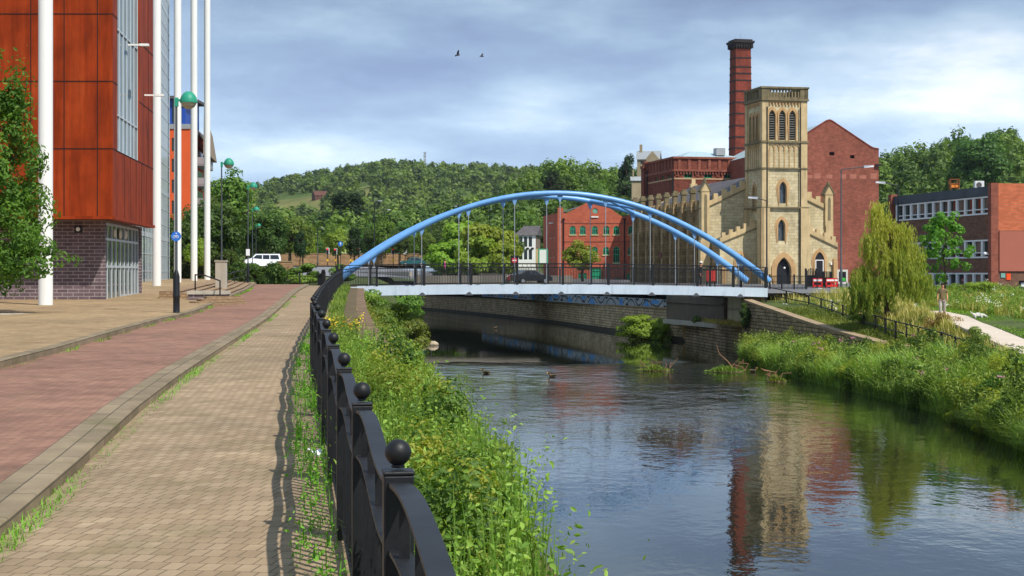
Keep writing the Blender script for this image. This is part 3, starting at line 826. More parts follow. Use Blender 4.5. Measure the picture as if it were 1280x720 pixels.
m.hexa([O, dd, dd-n_*.5, O-n_*.5, O+Vector((0,0,1.9)), dd+Vector((0,0,1.9)), dd-n_*.5+Vector((0,0,1.9)), O-n_*.5+Vector((0,0,1.9))]); m.build('side_plate', m_culv, cl_)
m = MB(); m.hexa([O+n_*.12+Vector((0,0,1.35)), dd+n_*.12+Vector((0,0,1.35)), dd+n_*.01+Vector((0,0,1.35)), O+n_*.01+Vector((0,0,1.35)), O+n_*.12+Vector((0,0,1.5)), dd+n_*.12+Vector((0,0,1.5)), dd+n_*.01+Vector((0,0,1.5)), O+n_*.01+Vector((0,0,1.5))]); m.build('flange', m_culv, cl_)
m = MB(); m.hexa([O+n_*.3+Vector((0,0,-.35)), dd+n_*.3+Vector((0,0,-.35)), dd-n_*.5+Vector((0,0,-.35)), O-n_*.5+Vector((0,0,-.35)), O+n_*.3+Vector((0,0,-.003)), dd+n_*.3+Vector((0,0,-.003)), dd-n_*.5+Vector((0,0,-.003)), O-n_*.5+Vector((0,0,-.003))]); m.build('concrete_sill', m_conc, cl_)
# beige wall with a zigzag scrawl
bw = thing('abutment_panel', 'beige concrete abutment with a black zigzag scrawl under the bridge end', 'wall', (sx(905, 117), 117, 1.8))
dd = Vector((sx(951, 112.6)-sx(905, 117), -4.4, 0)); L = dd.length; U = dd.normalized(); n_ = Vector((U.y, -U.x, 0))
fr = ((0,0,0), U, n_); m = MB(); m.fbox(fr, .02, L, 0, 2.05, 0, -.4); m.build('panel', plain('beige_concrete', srgb(232, 220, 192), .9, .12, .9, stain=.4), bw)
m = MB(); q = 0
while q < 16:
    a0 = .5+q*.11; z0 = 1.12 if q % 2 else .92; z1 = .92 if q % 2 else 1.14
    m.panel(fr, [(a0, z0-.03), (a0+.11, z1-.03), (a0+.11, z1+.03), (a0, z0+.03)], -.004); q += 1
m.build('scrawl', m_muralblack, bw)
cw = [(15.75, 109.6, 3.55), (15.95, 108.4, 3.42), (16.25, 106.5, 3.24), (16.7, 103, 2.98), (17.15, 99, 2.68), (17.6, 95, 2.4), (18.1, 90, 2.1), (18.6, 85, 1.86), (18.75, 82, 1.75)]
wallrun('curved_bank_wall', cw, .5, -.3, m_stonedark, 'curved dark stone retaining wall with pale rounded coping on the right bank', 'wall', .16)
# railing along the top of the right bank
G = [(17.35, 109.3, 3.5), (18.6, 108.5, 3.2), (19.75, 106.5, 2.95), (19.9, 103, 2.75), (20.0, 100, 2.6), (20.05, 97, 2.45), (20.05, 94, 2.3), (20.0, 91, 2.15), (20.0, 88, 2.05), (19.95, 85.5, 1.97), (19.9, 83, 1.9), (19.85, 80.5, 1.84), (19.8, 78, 1.78), (19.7, 75.5, 1.73), (19.6, 73, 1.68), (19.4, 70, 1.6), (19.2, 67, 1.5), (19.0, 64, 1.4), (18.9, 61.5, 1.33)]
rr = thing('bank_railing', 'black two-rail steel railing running down the grassy right bank', 'railing', (0, 0, 0))
for p in G:
    m = MB(); m.box(-.045, .045, -.045, .045, -.25, 1.06); m.build('post', m_black, rr, p)
for z in (1.02, .52):
    m = MB()
    for k in range(len(G)-1): m.bar(Vector(G[k])+Vector((0,0,z)), Vector(G[k+1])+Vector((0,0,z)), .055)
    m.build('rail', m_black, rr)
# ------------------------------------------------------------------ left: white columns, rust-clad building, glass block, flats
m_white = plain('white_paint', srgb(238, 238, 234), .45, .03, .6, stain=.12)
cols_ = [(57, 59.0, .525, 4.09, 'thick white steel column in front of the dark brick base, nearest the camera'),
         (196, 100, .525, 4.15, 'white steel column between the rust-red corner and the glass block'),
         (222, 114, .525, 4.2, 'white steel column directly behind the nearest green lamp post'),
         (242.5, 126.5, .525, 4.1, 'white steel column standing behind the slim orange end wall'),
         (259, 134.6, .525, 4.1, 'farthest white steel column, in front of the balconies of the flats')]
base = None
for px, Y, dia, z, lab in cols_:
    if base is None:
        base = thing('white_column', lab, 'column', (sx(px, Y), Y, z), 0, 'tall white columns beside the plaza')
        m = MB(); m.tube([(0,0,-.5), (0,0,33)], dia/2, 28); m.build('shaft', m_white, base)
        m = MB(); m.lathe([(.30, -.2), (.30, .06), (.27, .09)], 24); m.build('foot_collar', m_white, base)
    else: dup(base, (sx(px, Y), Y, z), 0, lab)

t = NT('rust_cladding'); v = t.coord('UV')
n1 = t.noise(t.coord('UV', (1.2, .14, 1)), 1.4, 6, .65); n2 = t.noise(v, .7, 5, .6); n3 = t.noise(t.coord('UV', (7, .5, 1)), 1.0, 4, .6)
c = t.ramp(n1, [(.3, srgb(118, 42, 14)), (.5, srgb(150, 56, 18)), (.72, srgb(172, 72, 28))])
c = t.mix(1.0, c, t.ramp(n2, [(.3, g(.72)), (.7, g(1.15))]), 'MULTIPLY'); c = t.mix(1.0, c, t.ramp(n3, [(.3, g(.82)), (.7, g(1.1))]), 'MULTIPLY')
t.color(c); t.set(Roughness=.6, Specular_IOR_Level=.12); m_rust = t.m
m_seam = plain('dark_seam', srgb(40, 18, 12), .8, .1)
m_dkbrick = brick('purple_brick', srgb(112, 94, 98), srgb(92, 78, 84), srgb(160, 148, 144), .45, .15, .016, .85, .3, big=.12, bigscale=.4)
m_alu = plain('aluminium', srgb(196, 204, 208), .4, .08, 1, metal=.2)
m_glassl = glassmat('pale_glass', srgb(72, 100, 108), .04, .45)
m_glassd = glassmat('dark_glass', srgb(30, 44, 40), .06, .5); m_glassd.node_tree.nodes['Principled BSDF'].inputs['Specular IOR Level'].default_value = .45
D1 = Vector((-.094, 1, 0)).normalized(); N1 = Vector((D1.y, -D1.x, 0))
C0 = Vector((-16.3, 65.3, 0))
rb = thing('rust_clad_building', 'rust-red metal clad building on a dark brick base beside the plaza', 'building', (C0.x, C0.y, 4.15))
frF = (Vector((0,0,0)), Vector((1,0,0)), Vector((0,-1,0))); frR = (Vector((0,0,0)), D1, N1)
zb, zt = 3.6, 18
m = MB()
holes = [rect(1.25, 7.85, zb+2.75, zt-.6)]
m.wall(frF, rect(-34, 0, zb, zt), [], .1)
m.wall(frR, rect(0, 12.7, zb, zt), holes, .14)
m.prism([(-34, .02), (0, .02), (0+D1.x*12.7, D1.y*12.7), (-34, 12.7)], zt-.02, zt, True, False)
m.prism([(-34, .02), (-.02, .02), (-.02+D1.x*12.7, D1.y*12.7), (-34, 12.7)], zb, zb+.02, False, True)
m.panel((Vector(D1*12.7), Vector((-1,0,0)), Vector((0,1,0))), rect(0, 32, zb, zt)); m.build('cladding', m_rust, rb)
m = MB()
us = [-34+1.36*k for k in range(26)]
us = [-.62-1.36*k for k in range(24)]
for u in us: m.fbox(frF, u-.018, u+.018, zb, zt, .012, -.01)
for k in range(1, 6):
    z = zb+2.75*k; m.fbox(frF, -34, 0, z-.02, z+.02, .014, -.01)
    if k == 1: m.fbox(frR, 0, 12.7, z-.02, z+.02, .014, -.01)
    else: m.fbox(frR, 0, 1.25, z-.02, z+.02, .014, -.01); m.fbox(frR, 7.85, 12.7, z-.02, z+.02, .014, -.01)
for u in (3.2, 5.0, 6.8, 8.6, 10.4, 12.0): m.fbox(frR, u-.01, u+.01, zb, zb+2.75, .012, -.01)
m.fbox(frR, 10.9, 10.94, zb+2.75, zt, .012, -.01)
m.build('panel_seams', m_seam, rb)
m = MB(); m.fbox(frF, -34.0, .06, zb-.13, zb-.003, .12, -.3); m.fbox(frR, -.12, 12.8, zb-.13, zb-.003, .09, -.3); m.build('bottom_lip', m_rust, rb)
# tall window in the side
w_ = MB(); w_.panel(frR, rect(1.26, 7.84, zb+2.76, zt-.61), .12); wo = w_.build('window', m_glassl, rb)
f_ = MB()
for k in range(7): u = 1.25+6.6*k/6; f_.fbox(frR, u-.045, u+.045, zb+2.75, zt-.6, -.06, -.11)
z = zb+2.78
for z in (zb+2.79, zb+4.3, zb+7.9, zb+11.5): f_.fbox(frR, 1.25, 7.85, z-.035, z+.035, -.065, -.11)
f_.build('frame', m_alu, wo)
# brick base
b0 = Vector((-.7, 1.5, 0)); frB = (b0, Vector((1,0,0)), Vector((0,-1,0))); frBR = (b0, D1, N1)
m = MB(); m.wall(frB, rect(-33, 0, -.3, 3.5), [], .2); m.wall(frBR, rect(0, 11.3, -.3, 3.5), [rect(.25, 10.9, .02, 3.42)], .2); m.build('brick_base', m_dkbrick, rb)
w_ = MB(); w_.panel(frBR, rect(.26, 10.89, .03, 3.41), .16); wo = w_.build('shopfront', m_glassd, rb); f_ = MB()
for u in (.3, 1.5, 2.7, 3.9, 5.2, 6.4, 7.6, 8.8, 9.8, 10.85): f_.fbox(frBR, u-.05, u+.05, .02, 3.42, -.1, -.155)
for z in (.12, 1.55, 2.72, 3.36): f_.fbox(frBR, .25, 10.9, z-.05, z+.05, -.105, -.155)
f_.fbox(frBR, 5.2, 10.8, .02, .3, -.11, -.15)
f_.build('frame', m_alu, wo)
for u in (3.3, 4.9, 6.6):                                  # round lamps behind the upper lights
    m = MB(); m.ball(Vector(b0)+D1*u-N1*.09+Vector((0,0,3.03)), .22, 14, 8, (.3, 1, 1)); m.build('round_lamp', plain('cream_lamp', srgb(206, 196, 168), .5, .05) if u < 4 else bpy.data.materials['cream_lamp'], rb)
m = MB(); m.fbox(frB, -1.25, -.95, 2.95, 3.25, .08, 0); m.build('alarm_box', m_black, rb)
m = MB(); m.panel(frB, [(-1.1+.09*math.cos(k/10*6.283), 3.1+.09*math.sin(k/10*6.283)) for k in range(10)], -.085); m.build('alarm_disc', m_white, rb)
for u, z in ((4.3, 11.2), (9.6, 9.6)):                     # floodlights on brackets
    m = MB(); p = D1*u+Vector((0,0,z)); m.bar(p, p+N1*.55, .07); m.bar(p+N1*.5, p+N1*.9, .24, .1); m.build('floodlight', m_white, rb)

# glass block farther back
gb = thing('glass_block', 'tall glass curtain-wall block with pale metal grid behind the white columns', 'building', (-26.3, 112, 4.15))
Dg = Vector((-3.9, 29, 0)); Lg = Dg.length; Dg.normalize(); Ng = Vector((Dg.y, -Dg.x, 0)); frG = ((0,0,0), Dg, Ng)
m = MB(); m.wall(frG, rect(0, Lg, 0, 33), [], .2); m.build('glazing', m_glassl, gb)
frG2 = ((-14, 0, 0), Vector((1,0,0)), Vector((0,-1,0)))
m = MB(); m.panel(frG2, rect(0, 14, 0, 33)); m.panel((Vector((0,0,0))+Dg*Lg, Vector((-1,0,0)), Vector((0,1,0))), rect(0, 14, 0, 33)); m.prism([(-14, 0), (0, 0), tuple((Dg*Lg)[:2]), (-14, Lg)], 32.9, 33); m.build('end_wall', m_alu, gb)
m = MB(); n = 25
for k in range(n+1): u = Lg*k/n; m.fbox(frG, u-.05, u+.05, 0, 33, .03, 0)
z = .1
while z < 33:
    th = .35 if abs((z % 3.9)-.1) < .6 else .06
    m.fbox(frG, 0, Lg, z, z+th, .027, 0); z += 1.3
m.build('mullion_grid', m_alu, gb)

# orange flats behind
m_orange = plain('orange_render', srgb(222, 92, 40), .8, .08, .3, stain=.15)
m_slate_dk = plain('dark_roof', srgb(90, 86, 86), .8, .1)
m_bluep = plain('blue_panel', srgb(36, 78, 170), .5, .1)
m_teal = glassmat('teal_glass', srgb(120, 170, 160), .1, .2)
m_greyrail = plain('balcony_grey', srgb(150, 152, 154), .6, .1, 1)
fl = thing('orange_flats', 'orange rendered block of flats with blue top storey and grey balconies', 'building', (sx(238, 230), 230, 5))
Do = Vector((-.10, 1, 0)).normalized(); No = Vector((Do.y, -Do.x, 0))
frO = ((0,0,0), Vector((1,0,0)), Vector((0,-1,0))); frOR = ((0,0,0), Do, No)
ho = [rect(-2.7, -1.7, 6.0+3*k, 7.9+3*k) for k in range(5)]
m = MB(); m.wall(frO, rect(-20, 0, 0, 21.2), ho, .2); m.wall(frOR, rect(0, 26, 0, 21.2), [], .2); m.build('wall', m_orange, fl)
for h in ho:
    x = MB(); x.panel(frO, h, .15); wo = x.build('window', m_glassd, fl)
m = MB(); m.fbox(frO, -20, 0, 21.2, 21.9, .15, -1); m.fbox(frOR, 0, 26, 21.2, 21.9, .15, -1); m.build('parapet', m_greyrail, fl)
m = MB(); m.box(-20, -.9, 1.0, 11, 21.9, 25.6); m.build('top_storey', m_bluep, fl)
m = MB()
for u in (-2.8, -1.95): m.box(u, u+.5, .9, 1.0, 22.2, 25.4)
m.build('top_window', m_glassd, fl)
m = MB(); m.box(-20, .1, .2, 11.5, 25.6, 26.0); m.build('roof', m_slate_dk, fl)
m = MB()
m.hexa([(.3, 8, 18), (1.2, 8, 18), (-.6, 24, 18), (-1.6, 24, 18), (.2, 9, 24.0), (.4, 9, 24.0), (-.9, 22, 22), (-1.6, 24, 22)]); m.build('side_gable', plain('tan_cladding', srgb(150, 134, 112), .8, .1), fl)
for k in range(5):
    z = 4.2+3.05*k
    m = MB(); m.fbox(frOR, 7, 20, z, z+.22, 1.5, .0); b_ = m.build('balcony', m_greyrail, fl)
    m = MB(); m.fbox(frOR, 7, 20, z+.23, z+1.25, 1.5, 1.44); m.fbox(frOR, 6.95, 7.0, z+.23, z+1.25, 1.5, .02); m.build('balcony_rail', m_greyrail, b_)
    m = MB(); m.fbox(frOR, 7.5, 19, z+.3, z+2.6, .05, .02); m.build('patio_door', m_teal, fl)

# ------------------------------------------------------------------ steps, low wall, handrails, pillar, cone
m_stepbrick = brick('step_brick', srgb(168, 140, 108), srgb(146, 120, 92), srgb(104, 88, 70), .22, .11, .01, .9, .4, big=.15)
st = thing('brick_steps', 'long shallow brick steps rising from the cycle lane towards the hedge', 'steps', (0, 0, 0))
for k in range(5):
    m = MB(); ys = list(np.linspace(67+k*.5, 108, 15))
    for Y in ys:
        z = float(ZP(Y))+.2+.06*(k+1); x1 = float(K2(Y))-.25-.42*k; x0 = x1-.42 if k < 4 else x1-.9
        z0 = z-.06*(k+1)-.15
        m.v += [(x1, Y, z0), (x1, Y, z), (x0-.01, Y, z), (x0-.01, Y, z0)]
    for j in range(len(ys)-1):
        for q in range(3): m.addf([j*4+q, (j+1)*4+q, (j+1)*4+q+1, j*4+q+1])
    m.addf([0, 1, 2, 3]); m.addf([len(m.v)-1, len(m.v)-2, len(m.v)-3, len(m.v)-4])
    m.build('step', m_stepbrick, st)
    nose = MB()
    for j in range(len(ys)-1):
        a_, b_ = m.v[j*4+1], m.v[(j+1)*4+1]; nose.bar(Vector(a_)+Vector((.012,0,-.02)), Vector(b_)+Vector((.012,0,-.02)), .05, .035)
    nose.build('nosing', plain('step_nosing', srgb(104, 84, 64), .9, .15, 1) if k == 0 else bpy.data.materials['step_nosing'], st)
st2 = thing('fan_steps', 'low fan of brick steps in front of the small concrete-topped wall', 'steps', (sx(238, 60), 60, 4.15))
for k in range(4):
    m = MB(); r0 = 2.0-.42*k
    poly = [(-1.1+.3*k, .2+.2*k)]+[(.05+r0*.95*math.sin(a)*.55, 5.0-(r0*2.35)*math.cos(a)) for a in np.linspace(-.7, .75, 9)]+[(1.35-.1*k, 5.0), (-1.0+.25*k, 5.0)]
    m.prism(poly[1:], .085*k-.1, .085*(k+1)); m.build('step', m_stepbrick, st2)
lw = thing('concrete_topped_wall', 'low dark brick wall with a pale concrete top beside the handrail', 'wall', (sx(235, 66), 66, 4.1))
m = MB(); m.box(0, 1.5, 0, 1.2, -.2, .44); m.build('brickwork', m_dkbrick, lw)
m = MB(); m.box(-.04, 1.54, -.04, 1.24, .443, .58); m.build('concrete_top', m_conc, lw)
hr = thing('handrail', 'black tubular handrail stepping down beside the concrete-topped wall', 'handrail', (0, 0, 0))
a0 = Vector(at(244, 365, 69)); a1 = Vector(at(244, 343.5, 69)); a2 = Vector(at(254, 343.5, 68.5)); a3 = Vector(at(275, 351, 65.5)); a4 = Vector(at(275, 381, 65.5))
m = MB(); m.tube([a0-Vector((0,0,.3)), a1], .03, 8); m.build('post', m_black, hr); m = MB(); m.tube([a4-Vector((0,0,.2)), a3], .03, 8); m.build('post', m_black, hr)
m = MB(); m.tube([a1, a2, a3], .03, 8); m.build('rail', m_black, hr)
hr2 = thing('guard_railing', 'black guard railing at the top of the long brick steps by the hedge', 'railing', (0, 0, 0))
P = [at(284, 343, 100), at(293, 340, 103), at(306, 337.5, 107)]; Q = [at(284, 357, 100), at(293, 356, 103), at(306, 355, 107)]
for p, q in zip(P, Q): m = MB(); m.tube([Vector(q)-Vector((0,0,.3)), p], .03, 6); m.build('post', m_black, hr2)
m = MB(); m.tube(P, .03, 6); m.tube([Vector(p)-Vector((0,0,.4)) for p in P], .02, 6); m.build('rail', m_black, hr2)
p = at(276.5, 362, 84); pl = thing('concrete_pillar', 'square pale concrete pillar standing behind the second lamp post', 'pillar', (p[0], p[1], 4.4))
m = MB(); m.box(-.27, .27, -.27, .27, -.2, 1.62); m.build('shaft', m_conc, pl, bevel=.02); m = MB(); m.box(-.3, .3, -.3, .3, 1.623, 1.69); m.build('cap', m_conc, pl)
m_cone = plain('cone_orange', srgb(238, 84, 30), .5, .08)
p = at(213.5, 360, 118); cn = thing('traffic_cone', 'orange traffic cone at the foot of the glass block', 'cone', (p[0]+.25, p[1], 4.2))
m = MB(); m.lathe([(.15, .03), (.035, .75), (.02, .76)], 12); m.build('cone_body', m_cone, cn); m = MB(); m.box(-.22, .22, -.22, .22, 0, .035); m.build('cone_base', m_cone, cn)
m = MB(); m.lathe([(.107, .3), (.075, .5)], 12); m.build('reflective_band', m_white, cn)

# ------------------------------------------------------------------ green-domed lamp posts
m_green = plain('lamp_green', srgb(40, 148, 118), .5, .12, 2)
t = NT('lamp_lens'); t.color(srgb(190, 184, 160)); t.set(Roughness=.25, Specular_IOR_Level=.6, Transmission_Weight=.25); m_lens = t.m
m_pole = plain('dark_grey_pole', srgb(74, 80, 86), .5, .15, 2)
m_polebase = plain('black_pole_base', srgb(24, 26, 30), .4, .2, 3)
lamps = [(220.5, 50.3, 4.15, 0.05, 'green-domed lamp post with a blue round sign, nearest on the plaza'),
         (277, 84.2, 4.5, .05, 'green-domed lamp post in front of the pale concrete pillar'),
         (310, 111, 4.75, .05, 'green-domed lamp post with a white notice at the end of the cycle lane'),
         (315.5, 150, 4.7, .05, 'green-domed lamp post just behind the one with the white notice'),
         (287, 183, 4.9, .0, 'small distant green-domed lamp post left of the one with the white notice'),
         (320, 210, 5.0, .0, 'farthest and smallest green-domed lamp post, half hidden by trees')]
lamp = None
for px, Y, z, rz, lab in lamps:
    if lamp is None:
        lamp = thing('lamp_post', lab, 'lamp post', (sx(px, Y), Y, z), rz, 'green-domed lamp posts along the path')
        m = MB(); m.lathe([(.115, -.1), (.115, 0), (.105, .02), (.105, .5), (.112, .52), (.112, .55), (.105, .57), (.105, 1.15), (.08, 1.25), (.045, 1.36)], 16); m.build('pole_base', m_polebase, lamp)
        m = MB(); m.tube([(0,0,1.3), (0,0,6.72)], [.042, .034], 12); m.build('pole', m_pole, lamp)
        m = MB(); m.box(-.05, .06, -.05, .05, 6.5, 6.78); m.bar((.02,0,6.7), (.22,0,6.7), .07, .07); m.build('arm', m_green, lamp)
        hd_ = MB(); hd_.lathe([(.27, 6.62), (.275, 6.66), (.245, 6.80), (.17, 6.91), (.08, 6.975), (.001, 6.985)], 24, (.38, 0, 0)); ho_ = hd_.build('lamp_dome', m_green, lamp)
        m = MB(); m.lathe([(.001, 6.42), (.10, 6.44), (.19, 6.5), (.235, 6.58), (.245, 6.63)], 24, (.38, 0, 0)); m.build('lens', m_lens, ho_)
    else: dup(lamp, (sx(px, Y), Y, z), rz, lab)
# sign disc and stickers on individual lamps (parts of them)
LP = [o for o in COL.objects if o.name.startswith('lamp_post')]
m_signblue = plain('sign_blue', srgb(40, 110, 200), .4, .05); m_signwhite = plain('sign_white', srgb(236, 238, 240), .5, .03)
def disc(m, c, r, n=24, y=-.06):
    m.face([(c[0]+r*math.cos(2*math.pi*k/n), y, c[2]+r*math.sin(2*math.pi*k/n)) for k in range(n)])
m = MB(); m.lathe([(.155, 0), (.155, .012)], 24); m.v = [(a, -.055-c_, b+2.42) for a, b, c_ in m.v]; sd = m.build('sign_disc', m_signblue, LP[0])
m = MB(); y = -.072                                        # white bicycle and walkers on the blue disc
for cx in (-.06, .045): m.tube([(cx+.04*math.cos(k/10*6.283), y, 2.40+.04*math.sin(k/10*6.283)) for k in range(11)], .006, 5)
m.tube([(-.06, y, 2.40), (-.02, y, 2.455), (.03, y, 2.455), (.045, y, 2.40)], .006, 5); m.tube([(-.02, y, 2.455), (0, y, 2.40), (.03, y, 2.455)], .006, 5)
m.tube([(.02, y, 2.50), (-.01, y, 2.52)], .014, 5); m.build('sign_symbol', m_signwhite, sd)
m = MB(); m.box(-.13, .13, -.08, -.05, 1.9, 2.35); m.build('notice', m_signwhite, LP[2])
# ------------------------------------------------------------------ masonry
SOOT_SHADE = (.02, .017, .013, 1)
m_ashlar = brick('gold_ashlar', srgb(218, 204, 166), srgb(200, 184, 144), srgb(164, 148, 114), .75, .34, .015, .9, .35, big=.2, bigscale=.25, soot=srgb(112, 96, 70), sootamt=.4, uneven=.5)
m_ashlar2 = brick('sooty_shaded_ashlar', srgb(178, 154, 112), srgb(150, 126, 90), srgb(112, 96, 70), .75, .34, .015, .9, .35, big=.25, bigscale=.3, soot=SOOT_SHADE, sootamt=.6, uneven=.8)  # side-wall stone: real soot, plus some shade put into the darker colour
m_dress = plain('dressed_stone', srgb(202, 178, 134), .9, .22, .8, stain=.55)
m_dresswarm = plain('ochre_stone', srgb(192, 156, 110), .9, .2, .8, stain=.35)
m_cap = plain('weathered_cap_stone', srgb(126, 114, 86), .95, .3, 1.2, stain=.8)
m_slate = brick('slate_roof', srgb(104, 98, 98), srgb(86, 82, 84), srgb(60, 58, 60), .6, .3, .02, .7, .3, big=.25, bigscale=.4)
m_louvre = plain('dark_louvre', srgb(58, 60, 66), .6, .2, 2)
m_leaded = glassmat('leaded_glass', srgb(70, 78, 86), .15, .4, 3)
m_dark = plain('dark_opening', srgb(20, 20, 24), .8, .2, 2)
m_dkdoor = plain('black_door', srgb(26, 28, 34), .5, .2, 2)
CHZ = 4.2
ANGC = R_(12)
ch = thing('church', 'golden stone church with a square louvred bell tower and battlemented sloping parapets', 'church', (27.9, 178, CHZ), ANGC)
def zc(y, Y=178): return sz(y, Y)-CHZ
FR = ((0,0,0), (1,0,0), (0,-1,0))                        # tower front
FL = ((0,5.2,0), (0,-1,0), (-1,0,0))                     # tower left side
FRt = ((5.1,0,0), (0,1,0), (1,0,0))
TW, TD = 5.1, 5.2
z_top, z_corn, z_sill, z_arc, z_low = zc(108), zc(125.5), zc(177), zc(211), zc(263)
# --- tower masonry
m = MB()
lan = lambda u, w, y0, y1: arch(u, zc(y0), zc(y1)-w*.9, w, 'point')
bel = [lan(u, .78, 174.5, 137) for u in (1.08, 2.28, 3.48)]
belL = [lan(u, .72, 176, 141) for u in (1.5, 2.6, 3.7)]
w1 = lan(2.36, .86, 254, 226.5); w2 = lan(2.2, .86, 301, 274); door = arch(2.45, -.2, zc(339), 1.75, 'point')
m.wall(FR, rect(0, TW, -.6, z_corn), bel+[w1, w2, door], .45, sides=False)
wl = lan(2.6, .8, 262, 230)
m.wall(FL, rect(0, TD, -.6, z_corn), belL+[wl], .4, sides=False)
m.wall(FRt, rect(0, TD, -.6, z_corn), [], .3, sides=False); m.panel(((5.1,5.2,0), (-1,0,0), (0,1,0)), rect(0, TW, -.6, z_corn))
m.build('tower_wall', m_ashlar, ch)
# corner buttresses (clasping strips) with set-offs
m = MB()
def but(u0, u1, fr, z0, z1, d): m.fbox(fr, u0, u1, z0, z1, d, -.02)
for fr, w in ((FR, TW), (FL, TD)):
    for (a, b) in ((-.12, .62), (w-.62, w+.12)):
        but(a, b, fr, z_low, z_corn-.03, .14)
        but(a-.22, b+.1, fr, -.5, z_low+.25, .34) if a < 1 else but(a-.1, b+.22, fr, -.5, z_low+.25, .34)
m.build('corner_buttresses', m_dress, ch)
# string courses, cornice, balustrade
m = MB()
for z, h, d in ((z_corn, .22, .3), (z_sill-.1, .22, .24), (z_arc, .16, .22), (z_low+.25, .16, .3)):
    m.fbox(FR, -.26, TW+.26, z, z+h, d, -.05); m.fbox(FL, -.2, TD+.26, z+.002, z+h-.002, d, -.05); m.fbox(FRt, -.2, TD+.26, z+.002, z+h-.002, d, -.05)
m.build('string_courses', m_cap, ch)
m = MB()
hb = z_top-z_corn-.22
for fr, w in ((FR, TW), (FL, TD), (FRt, TD)):
    e = 0 if fr is FR else .003
    m.fbox(fr, -.2, .75, z_corn+.22, z_top-.2, .2-e, -.25); m.fbox(fr, w-.75, w+.2-e, z_corn+.22, z_top-.2, .2-e, -.25)
    m.fbox(fr, .75, w-.75, z_corn+.22, z_corn+.4, .18, -.2); m.fbox(fr, .75, w-.75, z_top-.36, z_top-.2, .18, -.2)
    m.fbox(fr, -.3, w+.3-e, z_top-.2, z_top, .3-e, -.35)
    n = 10
    for k in range(n):
        u = .9+(w-1.8)*k/(n-1); m.fbox(fr, u-.085, u+.085, z_corn+.4, z_top-.36, .08, -.08)
m.panel(((5.1,5.2,0), (-1,0,0), (0,1,0)), rect(0, TW, z_corn, z_top))
m.build('balustrade', m_cap, ch)
m = MB(); m.box(.3, 4.8, .3, 4.9, z_corn-.1, z_corn+.1); m.build('tower_roof', m_slate, ch)
# corbel table and blind arcade
for fr, w in ((FR, TW), (FL, TD)):
    m = MB()
    for k in range(10):
        u = .85+(w-1.7)*k/9; m.fbox(fr, u-.1, u+.06, z_corn-.5, z_corn-.2, .13, -.02)
    m.fbox(fr, .6, w-.6, z_corn-.2, z_corn-.03, .13, -.02)
    m.build('corbel_table', m_dresswarm, ch); m = MB()
    for k in range(7):
        u = .75+(w-1.5)*k/6; m.fbox(fr, u-.05, u+.05, z_arc+.16, z_sill-.85, .07, -.02); m.fbox(fr, u-.1, u+.1, z_sill-.95, z_sill-.8, .1, -.02)
        if k < 6: ring(m, fr, arch(u+(w-1.5)/12, z_sill-.9, z_sill-.72, (w-1.5)/6-.16, 'point'), .07, .09, -.02)
    m.build('blind_arcade', m_dresswarm, ch)
def winset(fr, poly, pane, depth, mould, name='window', bars=None):
    x = MB(); x.panel(fr, poly, depth-.05); wo = x.build(name, pane, ch)
    if mould:
        x = MB(); ring(x, fr, poly, .2, .1, -.03); ring(x, fr, poly, .38, .045, -.03); x.build('moulding', m_dresswarm, wo)
    if bars:
        x = MB(); us = [p[0] for p in poly]; zs = [p[1] for p in poly]; z = min(zs)+.2
        while z < max(zs)-.25: x.fbox(fr, min(us)+.03, max(us)-.03, z, z+.09, -.08, -.3); z += .26
        x.build('louvres', bars, wo)
m_slat = plain('pale_louvre', srgb(120, 118, 112), .7, .15)
for p in bel: winset(FR, p, m_louvre, .45, True, 'belfry_window', m_slat)
for p in belL: winset(FL, p, m_louvre, .4, True, 'belfry_window')
for p in (w1, w2): winset(FR, p, m_leaded, .45, True)
winset(FL, wl, m_louvre, .4, True)
winset(FR, door, m_dkdoor, .45, False, 'door')
m = MB(); ring(m, FR, door, .22, .05, -.03); ring(m, FR, door, .42, .1, -.03); ring(m, FR, door, .6, .15, -.03); m.build('door_moulding', m_dresswarm, ch)
m = MB(); m.ball((2.45, -.25, zc(335)), .13); m.build('door_lamp', m_white, ch)
m = MB()
for u in (.45, 4.35): m.fbox(FR, u-.05, u+.05, -.3, z_corn-.7, .24, .15)
m.build('downpipes', m_black, ch)
